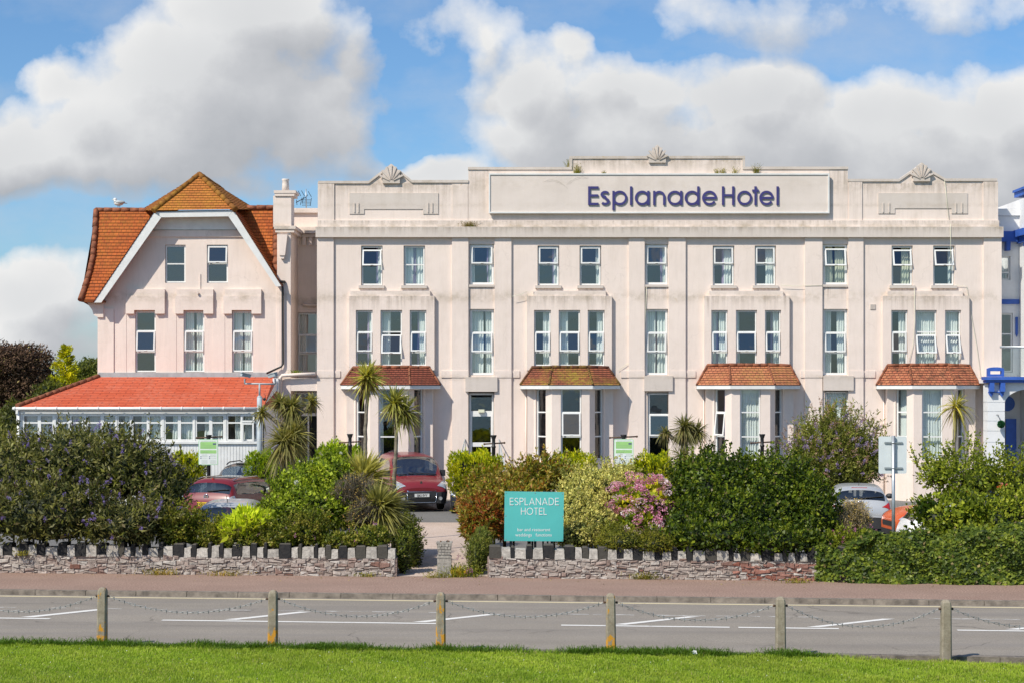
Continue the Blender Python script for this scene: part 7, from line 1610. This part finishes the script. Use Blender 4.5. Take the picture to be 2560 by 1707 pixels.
bl = [B(2500, 1310, 40.2, 120, 62, .8), B(2600, 1300, 40.2, 110, 80, .9), B(2740, 1330, 39.6, 120, 70, .8), B(2900, 1345, 39.4, 110, 60, .8), B(2420, 1345, 39.6, 90, 36, .5), B(2340, 1350, 39.3, 70, 26, .4), B(2480, 1362, 38.5, 90, 44, .5), B(2580, 1372, 38.3, 100, 62, .55), B(2390, 1362, 38.6, 60, 26, .4), B(2352, 1300, 39.7, 46, 34, .35)]
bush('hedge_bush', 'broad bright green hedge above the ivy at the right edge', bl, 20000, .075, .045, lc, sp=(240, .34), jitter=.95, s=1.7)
# -- ivy covered wall
def ivy_wall():
    w_ = stone_wall('ivy_wall', 'right stretch of wall buried in dark glossy ivy', 2141, 2900, .66, .74, .48, 21, True, False); fb = FB(); n = 42000
    xa, xb = (2062 - HX) * 36.6 / F, (2960 - HX) * 36.6 / F; x = rng.uniform(xa, xb, n); px = HX + x * F / 36.9; t = rng.random(n)
    dens = np.clip((px - 2070) / 90., .25, 1.); hole_ = np.exp(-(((px - 2120) / 24) ** 2)) * (t < .5); keep = (rng.random(n) < dens) & (rng.random(n) > hole_ * .95); x, px, t = x[keep], px[keep], t[keep]; n = len(x)
    topz = .80 + .34 * np.clip((px - 2100) / 330, 0, 1) + .09 * np.sin(x * 2.3 + 1) + .07 * np.sin(x * 5.7) + .04 * np.sin(x * 11.); front_ = t < .72; z = np.where(front_, t / .72 * topz, topz + rng.normal(size=n) * .03)
    bul = .12 + .16 * np.sin(x * 1.7 + z * 2) * np.sin(z * 3.1 + x) + .07 * np.sin(x * 5.3) + .10 * np.clip((px - 2120) / 150, 0, 1) + .12 * np.clip(1 - z / .25, 0, 1) * (rng.random(n)); dep = np.where(front_, -bul - rng.random(n) * .07, rng.uniform(-.25, .55, n))
    y = 38.3 - D0 + SL * x + dep; P = np.stack([x, y, z + .0], 1); D = np.stack([rng.normal(size=n) * .6, np.where(front_, -.7, -.1) + rng.normal(size=n) * .35, np.where(front_, -.25, .7) + rng.normal(size=n) * .5], 1)
    fb.leaves(P, np.stack([rng.normal(size=n), rng.normal(size=n) * .4, rng.normal(size=n) * .6 - .7], 1), .095 * rng.uniform(.6, 1.25, n), .08 * rng.uniform(.7, 1.2, n), pal(P, [(.015, .032, .010), (.036, .066, .018), (.062, .10, .026), (.11, .155, .034)], 2.2, 3.), .35, np.stack([rng.normal(size=n) * .5, np.where(front_, -1., -.2) + rng.normal(size=n) * .3, np.where(front_, .45, 1.) + rng.normal(size=n) * .35], 1))
    iv = fb.build('ivy', M['leafgloss'], w_); return w_
ivy_wall()
# -- weeds
def weed(label, px, py, d, n, h_, cols, cat='weed', grp=None, spread=.06, wz_=None):
    c = C(px, py, d); c = (c[0], c[1], wz_ if wz_ is not None else c[2]); fb = FB(); P = np.array(c) + rng.normal(size=(n, 3)) * [spread, .03, 0]; D = np.stack([rng.normal(size=n) * .35, rng.normal(size=n) * .25, np.ones(n)], 1)
    fb.blades(P, D, h_ * rng.uniform(.4, 1.1, n), .014, pal(P, cols, 4.), .25, 3); m = n * 2; PP = np.repeat(P, 2, 0) + np.stack([rng.normal(size=m) * spread, rng.normal(size=m) * .03, rng.random(m) * h_ * .7], 1); fb.leaves(PP, rng.normal(size=(m, 3)) + [0, 0, .8], .05, .018, pal(PP, cols, 4.))
    o = empty('weed', c, label, cat, grp); fb.build('stems', M['leaf'], o)
wcol = [(.06, .08, .02), (.12, .14, .03), (.20, .20, .07)]; grp = 'weeds growing on the parapet'
YW = D0 - .10
for lb, px, py, n, h_, sp_x in (('tall green weed on the sign ledge below the left parapet step', 1442, 437, 60, .60, .06), ('tiny weed on the sign ledge above the letters', 1511, 436, 16, .18, .04), ('left of the two small weeds near the ledge right of the shell', 1792, 436, 22, .28, .05), ('right of the two small weeds near the ledge right of the shell', 1805, 436, 26, .34, .05), ('thin dry weed on the ledge left of the right parapet step', 1836, 436, 20, .40, .05), ('tall thin weed on the ledge right of the right parapet step', 1891, 436, 44, .62, .05), ('thin weed on the outer corner of the left parapet step', 1420, 419, 24, .42, .03)):
    weed(lb, px, py, YW if py > 420 else D0 + .1, n, h_, wcol, 'weed', grp, sp_x)
weed('straggly tuft hanging at the cornice where the sign wall begins', 1173, 568, D0 - .15, 90, .30, [(.07, .06, .03), (.14, .12, .05), (.12, .14, .03)], 'weed', grp, .14)
weed('small green weed on the pipe under the recessed window', 738, 933, D0 - .1, 50, .18, gc, 'weed', None, .12)
grp = 'weeds at the foot of the walls'
for lb, px, d, n, h_, sp_x in (('leafy weed tuft at the foot of the wall under the hydrangea', 1612, 38.0, 90, .22, .16), ('low weed at the foot of the wall near the ivy', 1992, 37.3, 60, .14, .14), ('dry grass tuft at the left wall foot below the car', 405, 38.9, 80, .20, .18), ('straw coloured tuft at the left wall foot below the laurel', 560, 38.7, 70, .18, .18), ('small green weed at the left wall foot below the flax', 915, 38.5, 40, .12, .10), ('green weed growing on the face of the left wall under the buddleia', 53, 39.2, 40, .14, .08), ('grass tuft at the pedestal foot beside the path', 1095, 38.3, 60, .18, .14)):
    weed(lb, px, 0, d, n, h_, [(.08, .10, .02), (.16, .16, .05), (.30, .24, .11)] if 'dry' in lb or 'straw' in lb else wcol, 'weed', grp, sp_x, .0 if 'face' not in lb else .42)
# ================================================================ TREES BEHIND, LEFT
def limb_tree(name, label, base, h_, blobs, n, L, Wd, cols, mat='leaf', k=0., limbs=9, up=.1, core=.55, corecol=(.015, .02, .008), wind=(0, 0, 0), cat='tree', jitter=.9):
    o = empty(name, base, label, cat); mb = MB(); b = Vector(base); top = b + Vector((0, 0, h_)); mb.tube([b - Vector((0, 0, .3)), b + Vector((.05, 0, h_ * .35)), top - Vector((0, 0, h_ * .25))], [.26, .2, .12], 9)
    for i in range(limbs):
        c, r = random.choice(blobs); e = Vector(c) + Vector([random.uniform(-.6, .6) * q for q in r]); s_ = b + Vector((0, 0, h_ * random.uniform(.25, .6))); mb.tube([s_, s_.lerp(e, .5) + Vector((0, 0, .25)), e], [.10, .06, .02], 6)
    mb.build('trunk', M['barkdark'], o); fb = FB(); P, N, f = surf(blobs, n, k, .6, -.95); D = N * .6 + np.array([0, 0, up]) + np.array(wind) + rng.normal(size=N.shape) * jitter
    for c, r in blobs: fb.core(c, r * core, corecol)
    fb.leaves(P, D, L * rng.uniform(.6, 1.2, len(P)), Wd, pal(P, cols, .8, k, .3), .3); return o, fb, P, N
zb = -.2; T_ = lambda px, py, d, rx, ry, rd: B(px, py, d, rx, ry, rd)
bl = [T_(40, 905, 84, 95, 45, 2.4), T_(-40, 930, 84, 110, 70, 2.6), T_(60, 970, 84, 95, 45, 2.3), T_(20, 1040, 84, 120, 55, 2.4), T_(-120, 1000, 84, 120, 90, 2.6), T_(110, 960, 84, 40, 34, 1.4), T_(90, 1030, 83, 70, 55, 1.8)]
o, fb, P, N = limb_tree('brown_tree', 'dark maroon brown windswept tree at the far left behind the sun lounge', (C(10, 971, 84)[0], 84 - D0, zb), 6.5, bl, 42000, .17, .065, [(.018, .013, .020), (.036, .025, .036), (.060, .044, .060), (.088, .066, .088)], 'dry', 1.3, 14, wind=(.7, 0, .35), corecol=(.018, .011, .008))
m = 1500; sel = rng.permutation(len(P))[:m]; fb.blades(P[sel], N[sel] * .5 + np.array([.8, 0, .35]) + rng.normal(size=(m, 3)) * .35, .7 * rng.uniform(.4, 1.2, m), .03, np.tile([.07, .045, .035], (m, 1)), .2, 3); fb.build('crown', M['dry'], o)
bl = [T_(163, 935, 74, 17, 26, .5), T_(163, 968, 74, 30, 34, .8), T_(160, 1010, 74, 38, 40, .9), T_(164, 902, 74, 7, 22, .2)]
o, fb, P, N = limb_tree('golden_cypress', 'small bright yellow green conifer tree between brown tree and gabled wing', (C(162, 971, 74)[0], 74 - D0, zb), 4.5, bl, 1500, .16, .05, [(.10, .15, .01), (.22, .27, .015), (.32, .35, .02)], k=2., limbs=2, core=.35)
for i in range(95):
    t = i / 94.; h0 = 1060 - 190 * t; a = random.uniform(0, 6.28); ln = (1.15 * (1 - t) + .14) * random.uniform(.6, 1.1); c = np.array(C(163, h0, 74)); dv = np.array([math.cos(a), math.sin(a), .45]); m = 36; tt = rng.random(m); PP = c + dv * (ln * tt)[:, None] + rng.normal(size=(m, 3)) * .05
    fb.leaves(PP, np.tile(dv, (m, 1)) + rng.normal(size=(m, 3)) * .45 + [0, 0, .3], .17, .055, pal(PP, [(.10, .15, .01), (.22, .27, .015), (.36, .38, .02)], 2.))
fb.build('crown', M['leaf'], o)
bl = [T_(222, 925, 88, 30, 30, 1.2), T_(195, 945, 88, 26, 30, 1.1), T_(240, 950, 88, 34, 40, 1.4), T_(215, 1000, 88, 60, 60, 1.8)]
o, fb, P, N = limb_tree('green_tree', 'dull green rounded tree touching the left corner of the gabled wing', (C(220, 971, 88)[0], 88 - D0, zb), 5, bl, 11000, .14, .075, [(.03, .05, .018), (.065, .09, .035), (.10, .13, .05)], k=3., limbs=5); fb.build('crown', M['leaf'], o)
bl = [T_(130, 1010, 72, 50, 60, 1.2), T_(60, 1060, 72, 70, 60, 1.4), T_(160, 1060, 70, 60, 60, 1.2)]
bush('dark_shrub', 'dark green shrub mass behind the sun lounge roof edge', bl, 9000, .13, .05, [(.02, .03, .010), (.04, .055, .015), (.07, .09, .02)])
# ================================================================ LIGHT, SKY, CAMERA
to_sun = Vector((-1.0, -1.0, 1.45)).normalized(); elev = math.asin(to_sun.z)
ld = bpy.data.lights.new('sun', 'SUN'); ld.energy = 5.0; ld.angle = R(.55); ld.color = (1., .93, .81)
lo_ = bpy.data.objects.new('sun', ld); COL.objects.link(lo_); lo_.rotation_euler = (-to_sun).to_track_quat('-Z', 'Y').to_euler(); lo_.location = (-30, -60, 60)
wd = bpy.data.worlds.new('World'); S.world = wd; wd.use_nodes = True; t = NT(wd.node_tree); t.n.clear()
SKY_K = .115
sky = t.new('ShaderNodeTexSky', sky_type='NISHITA', sun_disc=False, sun_elevation=elev, sun_rotation=R(225), altitude=0., air_density=1.0, dust_density=.6, ozone_density=1.6)
geo = t.new('ShaderNodeTexCoord').outputs['Generated']; sp = t.new('ShaderNodeSeparateXYZ', inp={0: geo})
ay = t.math('MAXIMUM', t.math('ABSOLUTE', sp.outputs[1]), .12); u = t.math('DIVIDE', sp.outputs[0], ay); w = t.math('DIVIDE', sp.outputs[2], ay)
uw = t.new('ShaderNodeCombineXYZ', inp={0: u, 1: w, 2: 0.}).outputs[0]
# cloud banks: centre column/row and radii of each billow, as directions from the camera height
banks = [(520, 230, 330, 190, .9), (360, 350, 340, 130, .9), (790, 300, 150, 150, .8), (50, 380, 220, 105, .8), (640, 40, 250, 110, .8), (170, 200, 95, 62, .6), (480, 450, 300, 60, .5), (90, 745, 180, 105, .85), (900, 415, 90, 45, .6), (1080, 440, 170, 40, .7), (20, 870, 260, 80, .7), (-300, 420, 280, 180, .9), (900, 120, 60, 120, .45), (1130, 60, 160, 60, .35),
         (1330, 230, 150, 120, .9), (1290, 370, 110, 60, .75), (1560, 230, 220, 90, .85), (1880, 270, 240, 110, .9), (2230, 300, 210, 110, .85), (2500, 300, 220, 110, .9), (1650, 370, 460, 120, .95), (2200, 420, 560, 130, .95), (1420, 120, 60, 40, .6), (1860, 30, 200, 85, .34), (2440, 15, 280, 62, .38), (1215, 120, 60, 60, .5), (2900, 350, 400, 200, .9)]
gt = bpy.data.node_groups.new('cloud_density', 'ShaderNodeTree'); gt.interface.new_socket(name='Vector', in_out='INPUT', socket_type='NodeSocketVector'); gt.interface.new_socket(name='Density', in_out='OUTPUT', socket_type='NodeSocketFloat'); gt.interface.new_socket(name='Mass', in_out='OUTPUT', socket_type='NodeSocketFloat')
q = NT(gt); gi, go = q.new('NodeGroupInput'), q.new('NodeGroupOutput'); v = gi.outputs[0]
warp = q.new('ShaderNodeTexNoise', inp={'Vector': v, 'Scale': 16., 'Detail': 5., 'Roughness': .55}).outputs['Color']
vw = q.vec('ADD', v, q.vec('MULTIPLY', q.vec('SUBTRACT', warp, (.5, .5, .5)), (.052, .036, 0))); acc = None
for px, py, rx, ry, a in banks:
    cu, cw = (px - HX) / F, (HY - py) / F; e = q.vec('MULTIPLY', q.vec('SUBTRACT', vw, (cu, cw, 0)), (F / rx, F / ry, 0)); d2 = q.vec('DOT_PRODUCT', e, e)
    g_ = q.math('MULTIPLY', q.math('SUBTRACT', 1., q.math('MULTIPLY', d2, .62)), a); g_ = q.math('MAXIMUM', g_, -.6)
    acc = g_ if acc is None else q.math('SMOOTH_MAX', acc, g_, .22)
n1 = q.noise(v, 22., 10, .56); n2 = q.new('ShaderNodeTexVoronoi', inp={'Vector': vw, 'Scale': 26.}); n2 = n2.outputs['Distance']
den = q.math('ADD', acc, q.math('MULTIPLY', q.math('SUBTRACT', n1, .5), 1.15)); den = q.math('SUBTRACT', den, q.math('MULTIPLY', q.math('SUBTRACT', n2, .35), .38))
q.link(den, go.inputs[0]); q.link(acc, go.inputs[1])
def dens(o_):
    x = t.n.new('ShaderNodeGroup'); x.node_tree = gt; t.link(t.vec('ADD', uw, (*o_, 0)), x.inputs[0]); return x
dA, dB = dens((0, 0)), dens((-.007, .011))
D_ = dA.outputs[0]; alpha = t.ramp(D_, [(.02, 0.), (.15, .40), (.46, 1.)])
mA, mB = dens((.004, -.006)).outputs[1], dens((-.026, .034)).outputs[1]
lit = t.math('MULTIPLY_ADD', t.math('SUBTRACT', mA, mB), .75, t.math('MULTIPLY_ADD', t.math('SUBTRACT', D_, dB.outputs[0]), .62, .53), clamp=True)
rim = t.ramp(dA.outputs[1], [(.05, 1.), (.95, 0.)])
body = t.noise(uw, 7.5, 4, .5)
sh = t.math('ADD', t.math('MULTIPLY', lit, .62), t.math('MULTIPLY', rim, .30)); sh = t.math('ADD', sh, t.math('MULTIPLY', t.math('SUBTRACT', body, .5), .35), clamp=True)
cc = t.n.new('ShaderNodeValToRGB'); e = cc.color_ramp.elements; e.new(.5); e.new(.75)
for el, (p, c) in zip(e, ((0.05, (.42, .445, .485)), (.42, (.61, .625, .655)), (.70, (.81, .82, .83)), (.95, (1.04, 1.03, 1.01)))): el.position = p; el.color = (*c, 1)
t.link(sh, cc.inputs[0])
cl = t.vec('SCALE', cc.outputs[0]); cl.node.inputs['Scale'].default_value = .93 / SKY_K
skyc = t.mix(1., sky.outputs[0], (.66, .92, 1.16), 'MULTIPLY')
up_ = t.ramp(sp.outputs[2], [(0., 0.), (.02, 1.)])
vn = t.noise(t.mapping(uw, (1., 1.7, 1.)), 6.5, 7, .58); veil = t.math('MULTIPLY', t.ramp(vn, [(.44, 0.), (.72, 1.)]), .5); vc = t.vec('SCALE', t.mix(.5, (.60, .63, .68), (.72, .74, .77))); vc.node.inputs['Scale'].default_value = .96 / SKY_K
mix = t.mix(t.math('MULTIPLY', alpha, up_), t.mix(t.math('MULTIPLY', veil, up_), skyc, vc), cl)
bg = t.new('ShaderNodeBackground', inp={0: mix, 1: SKY_K}); t.link(bg.outputs[0], t.new('ShaderNodeOutputWorld').inputs[0])
cd = bpy.data.cameras.new('camera'); cam = bpy.data.objects.new('camera', cd); COL.objects.link(cam); cam.location = (0, -D0, H); cam.rotation_euler = (R(90), 0, 0)
cd.sensor_width = 36; cd.lens = 36 * F / 2560; cd.shift_y = (HY - 853.5) / 2560; cd.clip_end = 3000; cd.clip_start = .1; S.camera = cam
S.view_settings.view_transform = 'Standard'; S.view_settings.look = 'None'; S.view_settings.exposure = 0; S.view_settings.gamma = 1
try:
    S.cycles.max_bounces = 8; S.cycles.transparent_max_bounces = 12; S.cycles.use_denoising = True; S.cycles.caustics_reflective = False; S.cycles.caustics_refractive = False
except Exception: pass
